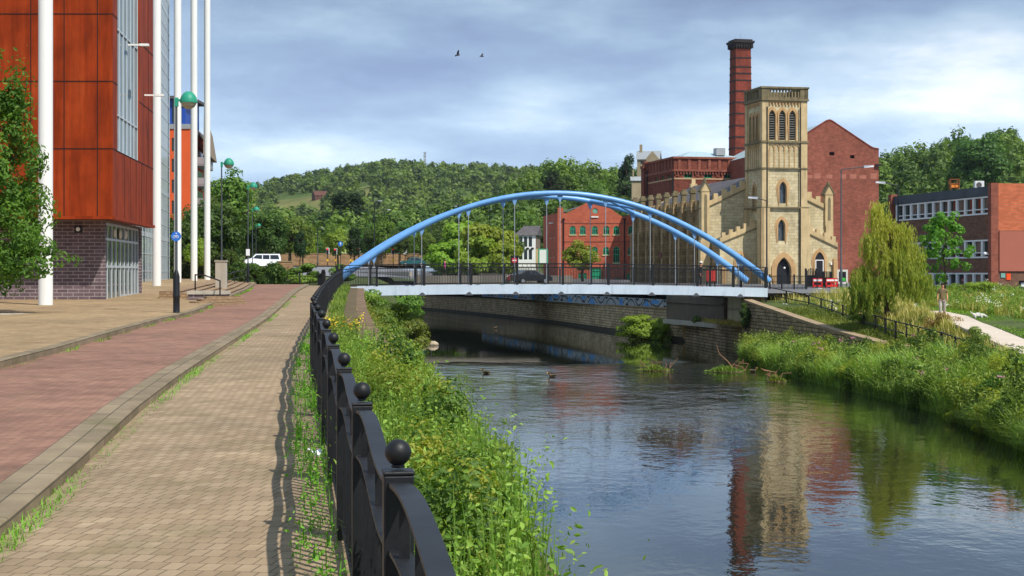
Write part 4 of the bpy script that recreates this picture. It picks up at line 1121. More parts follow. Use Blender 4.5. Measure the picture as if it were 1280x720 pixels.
# --- nave front walls each side of the tower, with stepped sloping parapets
NV = 5.2
FN = ((0,NV,0), (1,0,0), (0,-1,0))
zsh, zrg = zc(262, 183), zc(228, 183)+.7
def slopewall(fr, ua, ub, za, zbv, side, name):
    m = MB(); m.wall(fr, [(ua, -.6), (ub, -.6), (ub, zbv), (ua, za)] if ub > ua else [(ub, -.6), (ua, -.6), (ua, za), (ub, zbv)], [], .5, back=.5)
    m.build(name, m_ashlar, ch)
    # stepped battlements following the slope, over a string
    m = MB(); n = 5; L = ub-ua
    for k in range(n):
        u0, u1 = ua+L*k/n, ua+L*(k+1)/n; z0 = za+(zbv-za)*k/n; z1 = za+(zbv-za)*(k+1)/n
        lo, hi = min(u0, u1), max(u0, u1); zz = max(z0, z1)
        m.hexa([Vector(p) for p in [
            *(lambda P: [P(u0, z0+.05, .06), P(u1, z1+.05, .06), P(u1, z1+.05, -.4), P(u0, z0+.05, -.4), P(u0, z0+.55, .06), P(u1, z1+.55, .06), P(u1, z1+.55, -.4), P(u0, z0+.55, -.4)])(lambda u, z, d: Vector(fr[0])+Vector(fr[1])*u+Vector((0,0,z))+Vector(fr[2])*d)]])
        mid = (lo+hi)/2; w_ = (hi-lo)*.5
        m.fbox(fr, mid-w_/2, mid+w_/2, min(z0, z1)+.5, zz+.85, .055, -.395)
    m.build('stepped_parapet', m_dress, ch)
    m = MB()
    P = lambda u, z, d: Vector(fr[0])+Vector(fr[1])*u+Vector((0,0,z))+Vector(fr[2])*d
    m.hexa([P(ua, za-.08, .14), P(ub, zbv-.08, .14), P(ub, zbv-.08, -.3), P(ua, za-.08, -.3), P(ua, za+.05, .14), P(ub, zbv+.05, .14), P(ub, zbv+.05, -.3), P(ua, za+.05, -.3)]); m.build('parapet_string', m_cap, ch)
slopewall(FN, -5.3, 0.1, zsh, zsh+2.45, -1, 'nave_front_wall'); slopewall(FN, 10.35, 5.0, zsh-.2, zsh+2.25, 1, 'nave_front_wall')
FP = ((0,2.0,0), (1,0,0), (0,-1,0))
slopewall(FP, -4.3, 0.0, zc(304, 180), zc(285, 180), -1, 'porch_wall'); slopewall(FP, 9.75, 5.1, zc(309, 180), zc(286, 180), 1, 'porch_wall')
# lean-to porch roofs and sides
m = MB()
for ua, ub, za, zbv in ((-4.3, 0, zc(304, 180), zc(285, 180)), (9.75, 5.1, zc(309, 180), zc(286, 180))):
    m.face([(ua, 2.4, za+.3), (ub, 2.4, zbv+.3), (ub, NV, zbv+.3), (ua, NV, za+.3)])
m.build('porch_roof', m_slate, ch)
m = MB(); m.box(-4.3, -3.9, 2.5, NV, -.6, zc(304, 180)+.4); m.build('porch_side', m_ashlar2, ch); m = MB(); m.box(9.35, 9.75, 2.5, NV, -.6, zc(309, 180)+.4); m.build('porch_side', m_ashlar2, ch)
# porch windows/door on the front faces (set proud surrounds and recessed dark panes)
for u, y0, y1, w_, nm, mt in ((7.55, 349, 326, 1.15, 'porch_door', m_dkdoor), (-1.9, 345, 327, .9, 'window', m_leaded)):
    poly = arch(u, zc(y0, 180), zc(y1, 180), w_, 'point')
    x = MB(); x.panel(FP, poly, -.012); wo = x.build(nm, mt, ch); x = MB(); ring(x, FP, poly, .2, .12, .0); ring(x, FP, poly, .38, .06, .0); x.build('moulding', m_dresswarm, wo)
x = MB(); fz = zc(349, 180); x.fbox(FP, 7.05, 7.15, fz, fz+2.1, .06, .014); x.fbox(FP, 7.95, 8.05, fz, fz+2.1, .06, .014); x.fbox(FP, 7.05, 8.05, fz+2.1, fz+2.2, .06, .014); x.build('white_door_frame', m_white, ch)
x = MB(); x.fbox(FP, 8.85, 9.05, zc(331, 180), zc(328, 180), .15, .0); x.build('wall_light', m_white, ch)
# buttresses on porch fronts
m = MB()
for u in (-3.9, -.9, 5.6, 9.4): m.fbox(FP, u-.25, u+.25, -.5, zc(327, 180), .35, -.02); m.fbox(FP, u-.2, u+.2, zc(327, 180)+.002, zc(323, 180), .2, -.02)
m.build('porch_buttresses', m_dresswarm, ch)
# gabled pinnacles at the nave corners
def pinnacle(u, fr, z0, z1, w_=.95, d=.9, name='pinnacle'):
    m = MB(); m.fbox(fr, u-w_/2, u+w_/2, z0, z1-1.0, .3, .3-d); P = lambda a, z, dd: Vector(fr[0])+Vector(fr[1])*a+Vector((0,0,z))+Vector(fr[2])*dd
    m.hexa([P(u-w_/2-.08, z1-1.0, .36), P(u+w_/2+.08, z1-1.0, .36), P(u+w_/2+.08, z1-1.0, .3-d), P(u-w_/2-.08, z1-1.0, .3-d), P(u-.06, z1-.1, .36), P(u+.06, z1-.1, .36), P(u+.06, z1-.1, .3-d), P(u-.06, z1-.1, .3-d)])
    po = m.build(name, m_dress, ch); y_ = MB(); e_ = .1
    for s_ in (-1, 1): y_.hexa([P(u+s_*(w_/2+.16), z1-1.08, .44), P(u, z1+.02, .44), P(u, z1+.02, .22-d), P(u+s_*(w_/2+.16), z1-1.08, .22-d), P(u+s_*(w_/2+.16), z1-.9, .44), P(u, z1+.22, .44), P(u, z1+.22, .22-d), P(u+s_*(w_/2+.16), z1-.9, .22-d)])
    y_.fbox(fr, u-.12, u+.12, z1+.1, z1+.5, .2, -.1); y_.build('gable_cap', m_cap, po); x = MB(); poly = arch(u, z0+.6, z1-1.6, .36, 'point'); x.panel(fr, poly, -.306); x.build('niche', m_cap, po)
pinnacle(-5.0, FN, zc(300, 183), zc(229, 183)); pinnacle(10.0, FN, zc(282, 184), zc(232, 184))
m = MB(); m.fbox(FN, -5.6, -4.5, -.6, zc(300, 183), .3, -.5); m.fbox(FN, 9.6, 10.5, -.6, zc(282, 184), .3, -.5); m.build('corner_pier', m_dress, ch)
# --- nave side (left) with buttresses, tall windows, battlements, pinnacles
LEN = 27.5; UX = -5.3
FS = ((UX, NV+LEN, 0), (0,-1,0), (-1,0,0))
zpar = zc(262, 183)+.15
bays = 8; bl = 3.33
hol = []
u_of = lambda v: NV+LEN-v
bv = [8.1+bl*k for k in range(8)]
m = MB()
for v in bv[:-1]: hol.append(arch(u_of(v+bl/2), 1.2, 5.6, .8, 'point'))
hol.append(arch(u_of(bv[0]-bl/2+.25), 1.2, 5.6, .75, 'point'))
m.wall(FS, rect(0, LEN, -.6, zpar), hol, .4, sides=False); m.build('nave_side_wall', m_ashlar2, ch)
for h in hol: winset(FS, h, m_leaded, .4, False)
m = MB()
for h in hol: ring(m, FS, h, .22, .08, -.02)
m.build('window_dressings', m_dresswarm, ch)
for v in bv:
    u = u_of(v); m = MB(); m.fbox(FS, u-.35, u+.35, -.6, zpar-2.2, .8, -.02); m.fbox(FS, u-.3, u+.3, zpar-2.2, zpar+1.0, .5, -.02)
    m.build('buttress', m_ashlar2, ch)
    m = MB(); m.fbox(FS, u-.24, u+.24, zpar+1.003, zpar+1.8, .45, -.1); m.fbox(FS, u-.33, u+.33, zpar+1.8, zpar+2.15, .55, -.2); m.fbox(FS, u-.22, u+.22, zpar+2.15, zpar+2.4, .4, -.1); m.build('pinnacle', m_cap, ch)
m = MB()
m.fbox(FS, 0, LEN, zpar-.15, zpar+.0, .2, -.3); m.fbox(FS, 0, LEN, zpar+.003, zpar+.45, .1, -.3)
k = 0
while k*.83 < LEN-.4: m.fbox(FS, k*.83, k*.83+.45, zpar+.45, zpar+.9, .1, -.3); k += 1
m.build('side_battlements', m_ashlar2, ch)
# roof, far side
zr = zc(221, 183)+.4
m = MB(); R0 = 2.55
m.face([(UX+.3, NV+.5, zpar-.1), (R0, NV+.5, zr), (R0, NV+LEN, zr), (UX+.3, NV+LEN, zpar-.1)]); m.face([(R0, NV+.5, zr), (10.2, NV+.5, zpar-.3), (10.2, NV+LEN, zpar-.3), (R0, NV+LEN, zr)])
m.build('nave_roof', m_slate, ch)
m = MB(); m.panel(((10.3, NV, 0), (0,1,0), (1,0,0)), rect(0, LEN, -.6, zpar)); m.panel(((10.3, NV+LEN, 0), (-1,0,0), (0,1,0)), [(0, -.6), (15.6, -.6), (15.6, zpar), (7.75, zr), (0, zpar)])
m.panel((FN[0], FN[1], FN[2]), [(.05, 8), (5.05, 8), (5.05, zsh+2.3), (2.55, zr), (.05, zsh+2.45)], .25); m.build('far_walls', m_ashlar, ch)
m = MB(); m.box(2.1, 3.0, NV+LEN-1.1, NV+LEN-.6, zr-.6, zr+.3); m.box(2.3, 2.8, NV+LEN-1.0, NV+LEN-.7, zr+.3, zr+.9); m.build('ridge_finial', m_dress, ch)
m = MB(); m.fbox(FS, u_of(18.5)-.55, u_of(18.5)+.55, zc(322, 195), zc(316, 195), .9, .82); m.build('notice', plain('maroon_sign', srgb(110, 44, 44), .6, .1), ch)

# ------------------------------------------------------------------ brick chimney
BR1, BR2, BM = srgb(178, 88, 66), srgb(150, 70, 54), srgb(120, 84, 70)
m_redbrick = brick('mill_brick', srgb(156, 90, 72), srgb(132, 74, 60), srgb(142, 102, 86), .46, .16, .012, .9, .3, big=.25, bigscale=.16, soot=srgb(96, 52, 44), sootamt=.4, uneven=.6)
m_chimbrick = brick('chimney_brick', srgb(150, 70, 54), srgb(124, 56, 44), srgb(96, 60, 50), .46, .16, .012, .9, .3, big=.25, bigscale=.2, soot=srgb(60, 36, 32), sootamt=.55)
m_brightbrick = brick('works_brick', srgb(198, 104, 76), srgb(178, 90, 66), srgb(160, 100, 80), .46, .16, .012, .9, .3, big=.18, bigscale=.2, uneven=.5)
m_ornbrick = brick('ornate_brick', srgb(138, 74, 58), srgb(114, 60, 47), srgb(100, 68, 56), .46, .16, .012, .9, .3, big=.25, bigscale=.2, soot=srgb(56, 34, 30), sootamt=.5)
m_ironband = plain('iron_band', srgb(40, 32, 32), .7, .2)
Yc = 250; xc = sx(925.5, Yc); a_ = R_(14)
cy = thing('chimney_stack', 'tall tapering square brick chimney with dark iron bands and a black cap', 'chimney', (xc, Yc, 4), a_)
HT = sz(62, Yc)-4; H0 = 1.58; H1 = 1.24
m = MB(); m.hexa([(-H0,-H0,0),(H0,-H0,0),(H0,H0,0),(-H0,H0,0),(-H1,-H1,HT),(H1,-H1,HT),(H1,H1,HT),(-H1,H1,HT)]); m.build('shaft', m_chimbrick, cy)
m = MB()
ypx = [73.5, 85, 93, 101.5, 115, 129, 143, 158, 172, 186, 200, 214, 228]
for y in ypx:
    z = sz(y, Yc)-4; r = H0+(H1-H0)*z/HT+.045; m.box(-r, r, -r, r, z-.11, z+.11)
m.build('iron_bands', m_ironband, cy)
m = MB(); z = HT
for r, h in ((H1+.08, .35), (H1+.2, .3), (H1+.32, .25), (H1+.46, .3), (H1+.2, .25)): m.box(-r, r, -r, r, z, z+h); z += h
for q in range(7):
    for sx_, sy_ in ((1, 0), (0, 1)):
        for sg in (-1, 1):
            o = -H1+2*H1*q/6
            c = (o, sg*(H1+.28)) if sx_ else (sg*(H1+.28), o); m.box(c[0]-.09, c[0]+.09, c[1]-.09, c[1]+.09, HT+.1, HT+.6)
m.build('cap', m_ironband, cy)
m = MB(); m.tube([(0,0,z), (0,0,z+1)], .03, 6); m.build('lightning_rod', m_steel, cy)

# ------------------------------------------------------------------ plain gabled mill
Ym = 215; am = R_(8)
xm = sx(1098.5, Ym); gm = thing('gabled_mill', 'tall plain red brick mill with a wide blank gable end behind the church', 'building', (xm, Ym, 4), am)
Wm = 13.8
frM = ((0,0,0), (1,0,0), (0,-1,0)); ze, za = sz(187, Ym)-4, sz(151.5, Ym)-4
m = MB(); poly = [(-Wm, -.5), (0, -.5), (0, ze), (-.9, ze+.15), (-Wm/2+.35, za-.1), (-Wm/2, za), (-Wm/2-.35, za-.1), (-Wm+.9, ze+.15), (-Wm, ze)]
hl_ = [rect(u-w_/2, u+w_/2, z-.25, z+.2) for u, w_, z in ((-10.9, .9, sz(191.5, Ym)-4), (-6.55, .7, sz(192.5, Ym)-4), (-3.7, .6, sz(196, Ym)-4))]
m.wall(frM, poly, hl_, .3, sides=False); m.panel(((0,0,0), (0,1,0), (1,0,0)), rect(0, 30, -.5, ze)); m.panel(((-Wm,30,0), (0,-1,0), (-1,0,0)), rect(0, 30, -.5, ze)); m.build('wall', m_redbrick, gm)
m = MB(); [m.panel(frM, h, .25) for h in hl_]; m.build('vent', m_dark, gm)
m = MB(); m.face([(0,.3,ze), (0,30,ze), (-Wm/2,30,za-.2), (-Wm/2,.3,za-.2)]); m.face([(-Wm/2,.3,za-.2), (-Wm/2,30,za-.2), (-Wm,30,ze), (-Wm,.3,ze)]); m.build('roof', plain('pale_metal_roof', srgb(160, 178, 182), .5, .1), gm)
m = MB()
pp = [(0, ze), (-.9, ze+.15), (-Wm/2+.35, za-.1), (-Wm/2, za), (-Wm/2-.35, za-.1), (-Wm+.9, ze+.15), (-Wm, ze)]
for (u0, z0), (u1, z1) in zip(pp[:-1], pp[1:]): m.hexa([(u0,-.06,z0), (u0,.4,z0), (u1,.4,z1), (u1,-.06,z1), (u0,-.06,z0+.18), (u0,.4,z0+.18), (u1,.4,z1+.18), (u1,-.06,z1+.18)])
m.build('coping', m_chimbrick, gm)
m = MB(); rd = random.Random(3)
for k in range(9):
    u = -Wm+1+k*1.5+rd.uniform(-.3, .3); m = MB(); m.fbox(frM, u-.45, u+.45, sz(220, Ym)-4.4, sz(216, Ym)-4.2+rd.uniform(-.2, .2), .012, -.01); m.build('pale_brick_patch', plain('pale_patch', srgb(164, 104, 86), .9, .3, 1) if k == 0 else bpy.data.materials['pale_patch'], gm)
m = MB(); m.bar((-.5,-.2,ze-2.1), (.25,-.2,ze-2.1), .25, .3); m.build('iron_bracket', m_ironband, gm)

# ------------------------------------------------------------------ ornate brick building behind the church
Yo = 235
co_ = Vector((sx(842.5, Yo), Yo, 4)); ao = R_(12)
ob = thing('ornate_works', 'dark red brick Victorian works with arched green windows and a panelled parapet', 'building', co_, ao)
U = Vector((1,0,0)); frA = ((0,0,0), (1,0,0), (0,-1,0)); frB_ = ((0,14,0), (0,-1,0), (-1,0,0))
zp_, zw = sz(198, Yo)-4, sz(222, Yo)-4
m_gwin = plain('green_paint', srgb(30, 160, 116), .5, .1)
m_gglass = glassmat('green_dark_glass', srgb(30, 60, 52), .08, .4)
hA = [arch(u, zw, zw+.45, 1.25, 'round') for u in (2.15, 5.25, 8.3, 11.3)]
hB = [arch(14-u, zw, zw+.7, .95, 'round') for u in (2.0, 5.2, 8.6)]
m = MB(); m.wall(frA, rect(0, 15, -.5, zp_), hA, .25, sides=False); m.wall(frB_, rect(0, 14, -.5, zp_), hB, .25, sides=False); m.panel(((15,0,0), (0,1,0), (1,0,0)), rect(0, 14, -.5, zp_)); m.build('wall', m_ornbrick, ob)
for fr, hs in ((frA, hA), (frB_, hB)):
    for h in hs:
        x = MB(); x.panel(fr, h, .2); wo = x.build('window', m_gglass, ob); x = MB(); us = [p[0] for p in h]; a, b = min(us), max(us); zz = [p[1] for p in h]
        x.fbox(fr, (a+b)/2-.05, (a+b)/2+.05, min(zz), max(zz)-.03, -.1, -.18); x.fbox(fr, a, b, min(zz), min(zz)+.1, -.1, -.18); x.fbox(fr, a, b, min(zz)+.5, min(zz)+.6, -.1, -.18); ring(x, fr, h, -.1, -.1, -.18); x.build('frame', m_gwin, wo)
        x = MB(); ring(x, fr, h, .28, .06, -.02); x.build('arch_bricks', m_redbrick, wo)
m = MB(); m_bands = plain('pale_band', srgb(186, 150, 116), .9, .15, 1)
m.fbox(frA, 0, 15, zw-.25, zw-.02, .07, -.02); m.fbox(frB_, 0, 14, zw-.25, zw-.02, .07, -.02); m.build('sill_band', m_bands, ob)
m = MB()
for fr, L in ((frA, 15), (frB_, 14)):
    m.fbox(fr, -.15, L, zp_-1.9, zp_-1.6, .3, -.02); m.fbox(fr, -.2, L, zp_-.003, zp_+.28, .25, -.3)
    k = 0
    while k*.45 < L: m.fbox(fr, k*.45, k*.45+.2, zp_-2.3, zp_-1.9, .22, -.02); k += 1
    k = .8
    while k < L: m.fbox(fr, k-.2, k+.2, zp_-1.6, zp_-.003, .12, -.02); k += 1.55
    k = .55
    while k < L: m.fbox(fr, k-.22, k+.22, zw+.2, zp_-2.3, .12, -.02); k += 3.1 if fr is frA else 3.3
m.build('brick_mouldings', m_redbrick, ob)
m = MB(); m.fbox(frB_, -1.2, .4, -.5, zp_-.6, .5, -.5); m.build('corner_pier', m_ornbrick, ob)
m = MB(); m.fbox(frB_, -1.3, .5, zp_-.6, zp_-.2, .65, -.6); m.fbox(frB_, -1.0, .2, zp_-.2, zp_+.5, .35, -.35); m.build('pier_cap', m_redbrick, ob)
m = MB(); m.tube([(-.25,-.3,-.5), (-.25,-.3,zp_-2)], .12, 8); m.tube([(-.3,12.6,-.5), (-.3,12.6,zp_-1)], .1, 8); m.build('downpipes', m_black, ob)
m = MB(); m.hexa([(1,1,zp_), (14,1,zp_), (14,13,zp_), (1,13,zp_), (4.5,6,zp_+1.5), (6.5,6,zp_+1.5), (6.5,8,zp_+1.5), (4.5,8,zp_+1.5)]); m.build('glass_roof', plain('glazed_roof', srgb(176, 200, 204), .25, .1), ob)
m = MB(); m.box(7.6, 9.0, 3, 4.4, zp_+.8, zp_+1.9); m.box(7.7, 7.8, 3.1, 3.2, zp_-.1, zp_+.8); m.box(8.8, 8.9, 3.1, 3.2, zp_-.1, zp_+.8); m.build('plant_unit', m_greyrail, ob)

# ------------------------------------------------------------------ red works with green windows
Yw = 250; kx = .125
rw = thing('red_works', 'bright red brick works with a curved gable and green arched windows', 'building', (sx(697, Yw), Yw, 3.9), 0)
zr_ = lambda y: sz(y, Yw)-3.9
frW = ((0,0,0), (1,0,0), (0,-1,0)); DL = Vector((-.13, 1, 0)).normalized(); frWL = (DL*15, -DL, Vector((-DL.y, DL.x, 0)))
ux = lambda x: (x-697)*kx
big = [arch(ux(x), zr_(293.2), zr_(286), .92, 'round') for x in (716, 728.5, 743.5, 758, 770.5, 789)]
low = [arch(ux(x), zr_(318.5), zr_(312), .92, 'round') for x in (716, 728.5, 743.5, 757.5, 788.5)]; tall = [arch(ux(770.5), zr_(328.5), zr_(312), .98, 'round')]
drs = [arch(ux(788), -.1, zr_(343), 1.1, 'seg'), arch(ux(772), -.1, zr_(349), 1.0, 'seg'), arch(ux(746), -.1, zr_(337), 1.5, 'seg'), arch(ux(728), -.1, zr_(343), 1.3, 'seg')]
rnd = [[(ux(744)+.42*math.cos(k/16*6.283), zr_(263.5)+.42*math.sin(k/16*6.283)) for k in range(16)]]
gp = [(0, -.5), (13.2, -.5), (13.2, zr_(266)), (ux(790), zr_(266)), (ux(783), zr_(270.5)), (ux(778), zr_(270.8)), (ux(774), zr_(268.5)), (ux(767), zr_(263.5)), (ux(760), zr_(258.5)), (ux(754), zr_(253.8)), (ux(748), zr_(251)), (ux(738), zr_(251)), (ux(731), zr_(254.5)), (ux(718), zr_(261.5)), (ux(708), zr_(266.5)), (ux(704), zr_(266.2)), (ux(704), zr_(259.5)), (0, zr_(259.5))]
m = MB(); m.wall(frW, gp, big+low+tall+drs+rnd, .25, back=.4)
hL = [arch(u, zr_(yy), zr_(yy)+1.0, .62, 'round') for yy in (296, 321) for u in (3.6, 8.2, 11.6)]
m.wall(frWL, rect(0, 15, -.5, zr_(266)), hL, .25, sides=False); m.build('wall', m_brightbrick, rw)
def gwindow(fr, h, parent, door=False):
    x = MB(); x.panel(fr, h, .18); wo = x.build('door' if door else 'window', m_gwin if door else m_gglass, parent); us = [p[0] for p in h]; zz = [p[1] for p in h]; a, b = min(us), max(us); z0, z1 = min(zz), max(zz)
    x = MB(); ring(x, fr, h, -.1, -.06, -.16)
    for f in (.35, .65): u = a+(b-a)*f; x.fbox(fr, u-.035, u+.035, z0, z1-.08, -.08, -.16)
    x.fbox(fr, a, b, z0, z0+.12, -.05, -.16); x.fbox(fr, a, b, z1-.55, z1-.45, -.07, -.16)
    if z1-z0 > 2: x.fbox(fr, a, b, (z0+z1)/2-.06, (z0+z1)/2+.06, -.07, -.16)
    x.build('frame', m_gwin, wo)
    if not door: x = MB(); x.fbox(fr, a-.15, b+.15, z0-.16, z0-.003, .1, -.05); x.build('sill', m_dress, wo)
for h in big+low+tall: gwindow(frW, h, rw)
for h in hL: gwindow(frWL, h, rw)
for h in drs: gwindow(frW, h, rw, True)
x = MB(); x.panel(frW, rnd[0], .1); x.build('round_window', plain('pale_green_shutter', srgb(110, 170, 150), .6, .1), rw)
x = MB(); x.fbox(frW, ux(739), ux(748), zr_(272), zr_(270.4), .15, -.02); x.build('stone_tablet', m_white, rw)
x = MB(); x.fbox(frW, ux(705), 13.2, zr_(302.5), zr_(301.5), .05, -.02); x.fbox(frW, ux(705), 13.2, zr_(279.5), zr_(278.8), .05, -.02); x.build('brick_bands', m_redbrick, rw)
x = MB()
for px_ in (704.5, 780.5): x.tube([(ux(px_), -.15, -.4), (ux(px_), -.15, zr_(274))], .09, 8); x.fbox(frW, ux(px_)-.2, ux(px_)+.2, zr_(275), zr_(273), .3, 0)
x.build('downpipes', m_black, rw)
m = MB(); e = zr_(266)-.2
m.face([(0,.4,e), tuple(Vector((0,0,e))+DL*15), (DL.x*15+5.6, 15, zr_(251)-.3), (5.6,.4,zr_(251)-.3)]); m.face([(5.6,.4,zr_(251)-.3), (DL.x*15+5.6, 15, zr_(251)-.3), (10,15,zr_(270)), (10,.4,zr_(270))]); m.face([(10,.4,zr_(270)), (10,15,zr_(270)), (14,15,zr_(264)), (14,.4,zr_(264))]); m.build('roof', m_slate, rw)
x = MB(); x.fbox(frWL, 9.4, 10.9, zr_(278.5), zr_(277), .5, .05); x.build('wall_lamp', m_white, rw)

# ------------------------------------------------------------------ white house
Yh = 310; kk = Yh/F
wh = thing('white_house', 'white painted three-storey house with a grey slate hipped roof left of the red works', 'house', (sx(645, Yh), Yh, 4.5), 0)
zh = lambda y: sz(y, Yh)-4.5; uh = lambda x: (x-645)*kk
frH = ((0,0,0), (1,0,0), (0,-1,0)); hs = [rect(uh(x)-.32, uh(x)+.32, zh(y)-1.0, zh(y)+1.0) for x in (651, 657, 663) for y in (302, 318)]
m = MB(); m.wall(frH, rect(0, uh(669.5), -.5, zh(294)), hs, .15, sides=False); m.build('front_wall', m_white, wh)
m = MB(); m.panel(((uh(669.5),0,0), (.12,.99,0), (.99,-.12,0)), rect(0, 9, -.5, zh(294))); m.panel(((uh(669.5)+1,9,0), (-1,0,0), (0,1,0)), rect(0, 5, -.5, zh(294))); m.build('side_wall', plain('brown_render', srgb(120, 104, 90), .9, .2), wh)
for h in hs: x = MB(); x.panel(frH, h, .1); x.build('window', m_glassd, wh)
for x_ in (647.5, 653.5, 659.5, 665.5): x = MB(); x.ball((uh(x_), -.1, zh(310.5)), .3, 8, 6, (1.1, .4, .6)); x.build('wall_boss', m_black, wh)
m = MB(); W_ = uh(669.5); a = zh(294); m.face([(-.4,-.4,a), (W_+.3,-.4,a), (W_+1,3,a+1.9), (1.6,3,a+1.9)]); m.face([(W_+.3,-.4,a), (W_+1.5,9,a), (W_+1,6,a+1.9), (W_+1,3,a+1.9)]); m.face([(-.4,-.4,a), (1.6,3,a+1.9), (1.6,6,a+1.9), (-.4,9,a)]); m.face([(1.6,3,a+1.9), (W_+1,3,a+1.9), (W_+1,6,a+1.9), (1.6,6,a+1.9)])
m.build('roof', m_slate, wh)

# ------------------------------------------------------------------ brown brick office
OF = Vector((36.8, 122, 3.4)); DO = Vector((33.25-36.8, 18, 0)); LO = DO.length; DO.normalize(); NO = Vector((-DO.y, DO.x, 0))
of = thing('brick_office', 'three-storey brown brick office with ribbons of white-framed windows on the right', 'building', OF)
frQ = (DO*LO, -DO, NO); frQE = ((0,0,0), Vector((DO.y, -DO.x, 0)), -DO)
zo = lambda y: sz(y, 122)-3.4
m_brownbrick = brick('brown_brick', srgb(128, 92, 74), srgb(104, 74, 60), srgb(110, 92, 78), .45, .15, .014, .9, .3, big=.15, bigscale=.3)
m_orangebrick = brick('orange_brick', srgb(206, 112, 76), srgb(184, 94, 62), srgb(170, 120, 92), .45, .15, .014, .9, .3, big=.15, bigscale=.3, uneven=.4)
bands = [(zo(267.3), zo(244.2)), (zo(322.3), zo(299)), (zo(365), zo(341))]
hs = [rect(.9, LO-.55, a, b) for a, b in bands]
m = MB(); m.wall(frQ, rect(.0, LO, -.5, zo(243.5)), hs, .2, sides=False); m.build('brick_wall', m_brownbrick, of)
m = MB(); m.fbox(frQ, 0, .55, -.5, zo(229), .35, -.3); m.build('end_pier', m_redbrick, of); m = MB(); m.fbox(frQ, LO-.5, LO+.03, -.5, zo(228.5), .3, -.3); m.build('end_pier', m_redbrick, of)
m = MB(); m.fbox(frQ, .5, LO-.5, zo(243.4), zo(232), .12, -.4); m.build('fascia', plain('slate_fascia', srgb(62, 70, 80), .6, .35, .6), of)
m_white2 = plain('upvc_white', srgb(226, 228, 228), .4, .04)
for bi, (a, b) in enumerate(bands):
    n = 12; x = MB(); x.panel(frQ, rect(.9, LO-.55, a, b), .16); wo = x.build('window_band', m_glassd, of); x = MB()
    for k in range(n+1):
        u = .95+(LO-1.55)*k/n; x.fbox(frQ, u-.15, u+.15, a, b, .02, -.15)
    x.fbox(frQ, .9, LO-.55, a, a+.12, .06, -.15); x.fbox(frQ, .9, LO-.55, b-.12, b, .03, -.15); x.fbox(frQ, .9, LO-.55, a+.38, a+.46, -.02, -.15)
    x.build('frame', m_white2, wo)
    rd = random.Random(bi)
    for k in range(n):
        if rd.random() < .55:
            u = .95+(LO-1.55)*k/n; w_ = (LO-1.55)/n; x = MB(); x.panel(frQ, rect(u+.2, u+.2+(w_-.4)*rd.uniform(.35, 1), a+.5, b-.15), .14)
            x.build('blind', bpy.data.materials.get('window_blind') or plain('window_blind', srgb(120, 96, 84), .8, .25, .7), wo)
# end wall facing the camera
m = MB(); m.wall(frQE, rect(.0, 14, zo(288), zo(229)), [], .3, back=.3); m.build('end_wall_upper', m_orangebrick, of)
dr = rect(2.0, 3.1, -.5, zo(351))
m = MB(); m.wall(frQE, rect(.0, 14, -.5, zo(288)-.003), [dr], .3, sides=False); m.build('end_wall_lower', m_brownbrick, of)
m = MB(); m.fbox(frQE, .35, 14, zo(339), zo(289), .12, 0); m.build('painted_panel', plain('flat_red_panel', srgb(168, 98, 80), .8, .03), of)
x = MB(); x.panel(frQE, dr, .2); do_ = x.build('door', plain('dark_green_door', srgb(20, 44, 44), .4, .2), of)
x = MB()
for zz, c in ((1.5, 0), (2.0, 0), (1.0, 0)): x.fbox(frQE, 2.3, 2.6, zz, zz+.3, -.19, -.2)
x.build('door_stickers', m_white2, do_)
for (u0, u1, y0, y1, mt) in ((.5, .85, 347, 341.5, m_teal), (.95, 1.3, 350, 342, m_cone), (1.0, 1.3, 369.5, 363, m_steel)):
    x = MB(); x.fbox(frQE, u0, u1, zo(y0), zo(y1), .06, 0); x.build('wall_box', mt, of)
m = MB(); m.fbox(frQ, 0.02, 14, zo(229)-.2, zo(229)-.19, 0, -8); P0 = DO*LO
m.face([(0,0,zo(233)), tuple(P0+Vector((0,0,zo(233)))), tuple(P0+Vector((12,2,zo(233)))), (14,2.7,zo(233))]); m.build('flat_roof', m_slate_dk, of)
m = MB(); m.bar(DO*.3+NO*.2+Vector((0,0,zo(318))), DO*.3+NO*.6+Vector((0,0,zo(317))), .06); m.ball(DO*.3+NO*.65+Vector((0,0,zo(317))), .13); m.build('wall_lamp', m_white2, of)
# rooftop plant: separate things
ac = thing('air_conditioner', 'white boxy air conditioner on the office roof edge', 'air conditioner', OF+DO*5+Vector((1.2,0,zo(233))))
m = MB(); m.box(-.65, .65, -.4, .4, .12, 1.25); m.box(-.5, -.4, -.3, .3, 0, .12); m.box(.4, .5, -.3, .3, 0, .12); m.build('casing', m_white2, ac, bevel=.03); m = MB(); m.lathe([(.4, 0), (.4, .03)], 20); m.v = [(a-.1, -.405-c_, .68+b) for a, b, c_ in m.v]; m.build('fan_grille', m_slate_dk, ac); ac.scale = (.55,)*3
mk = thing('lift_basket', 'rusty orange access basket frame on the office roof', 'lift basket', OF+DO*8.8+Vector((1.0,0,zo(233))))
m = MB()
for a in (-.7, .7):
    for b in (-.5, .5): m.bar((a,b,0), (a,b,2.1), .08)
for z in (.7, 1.4, 2.1):
    m.bar((-.7,-.5,z), (.7,-.5,z), .07); m.bar((-.7,.5,z), (.7,.5,z), .07); m.bar((-.7,-.5,z), (-.7,.5,z), .07); m.bar((.7,-.5,z), (.7,.5,z), .07)
m.build('cage', plain('rusty_frame', srgb(150, 80, 50), .8, .25), mk); m = MB(); m.box(-.55, -.05, -.4, .4, .75, 1.35); m.box(.1, .6, -.4, .4, .8, 1.25); m.build('orange_boxes', plain('hivis_orange', srgb(230, 140, 50), .6, .1), mk); mk.scale = (.5,)*3
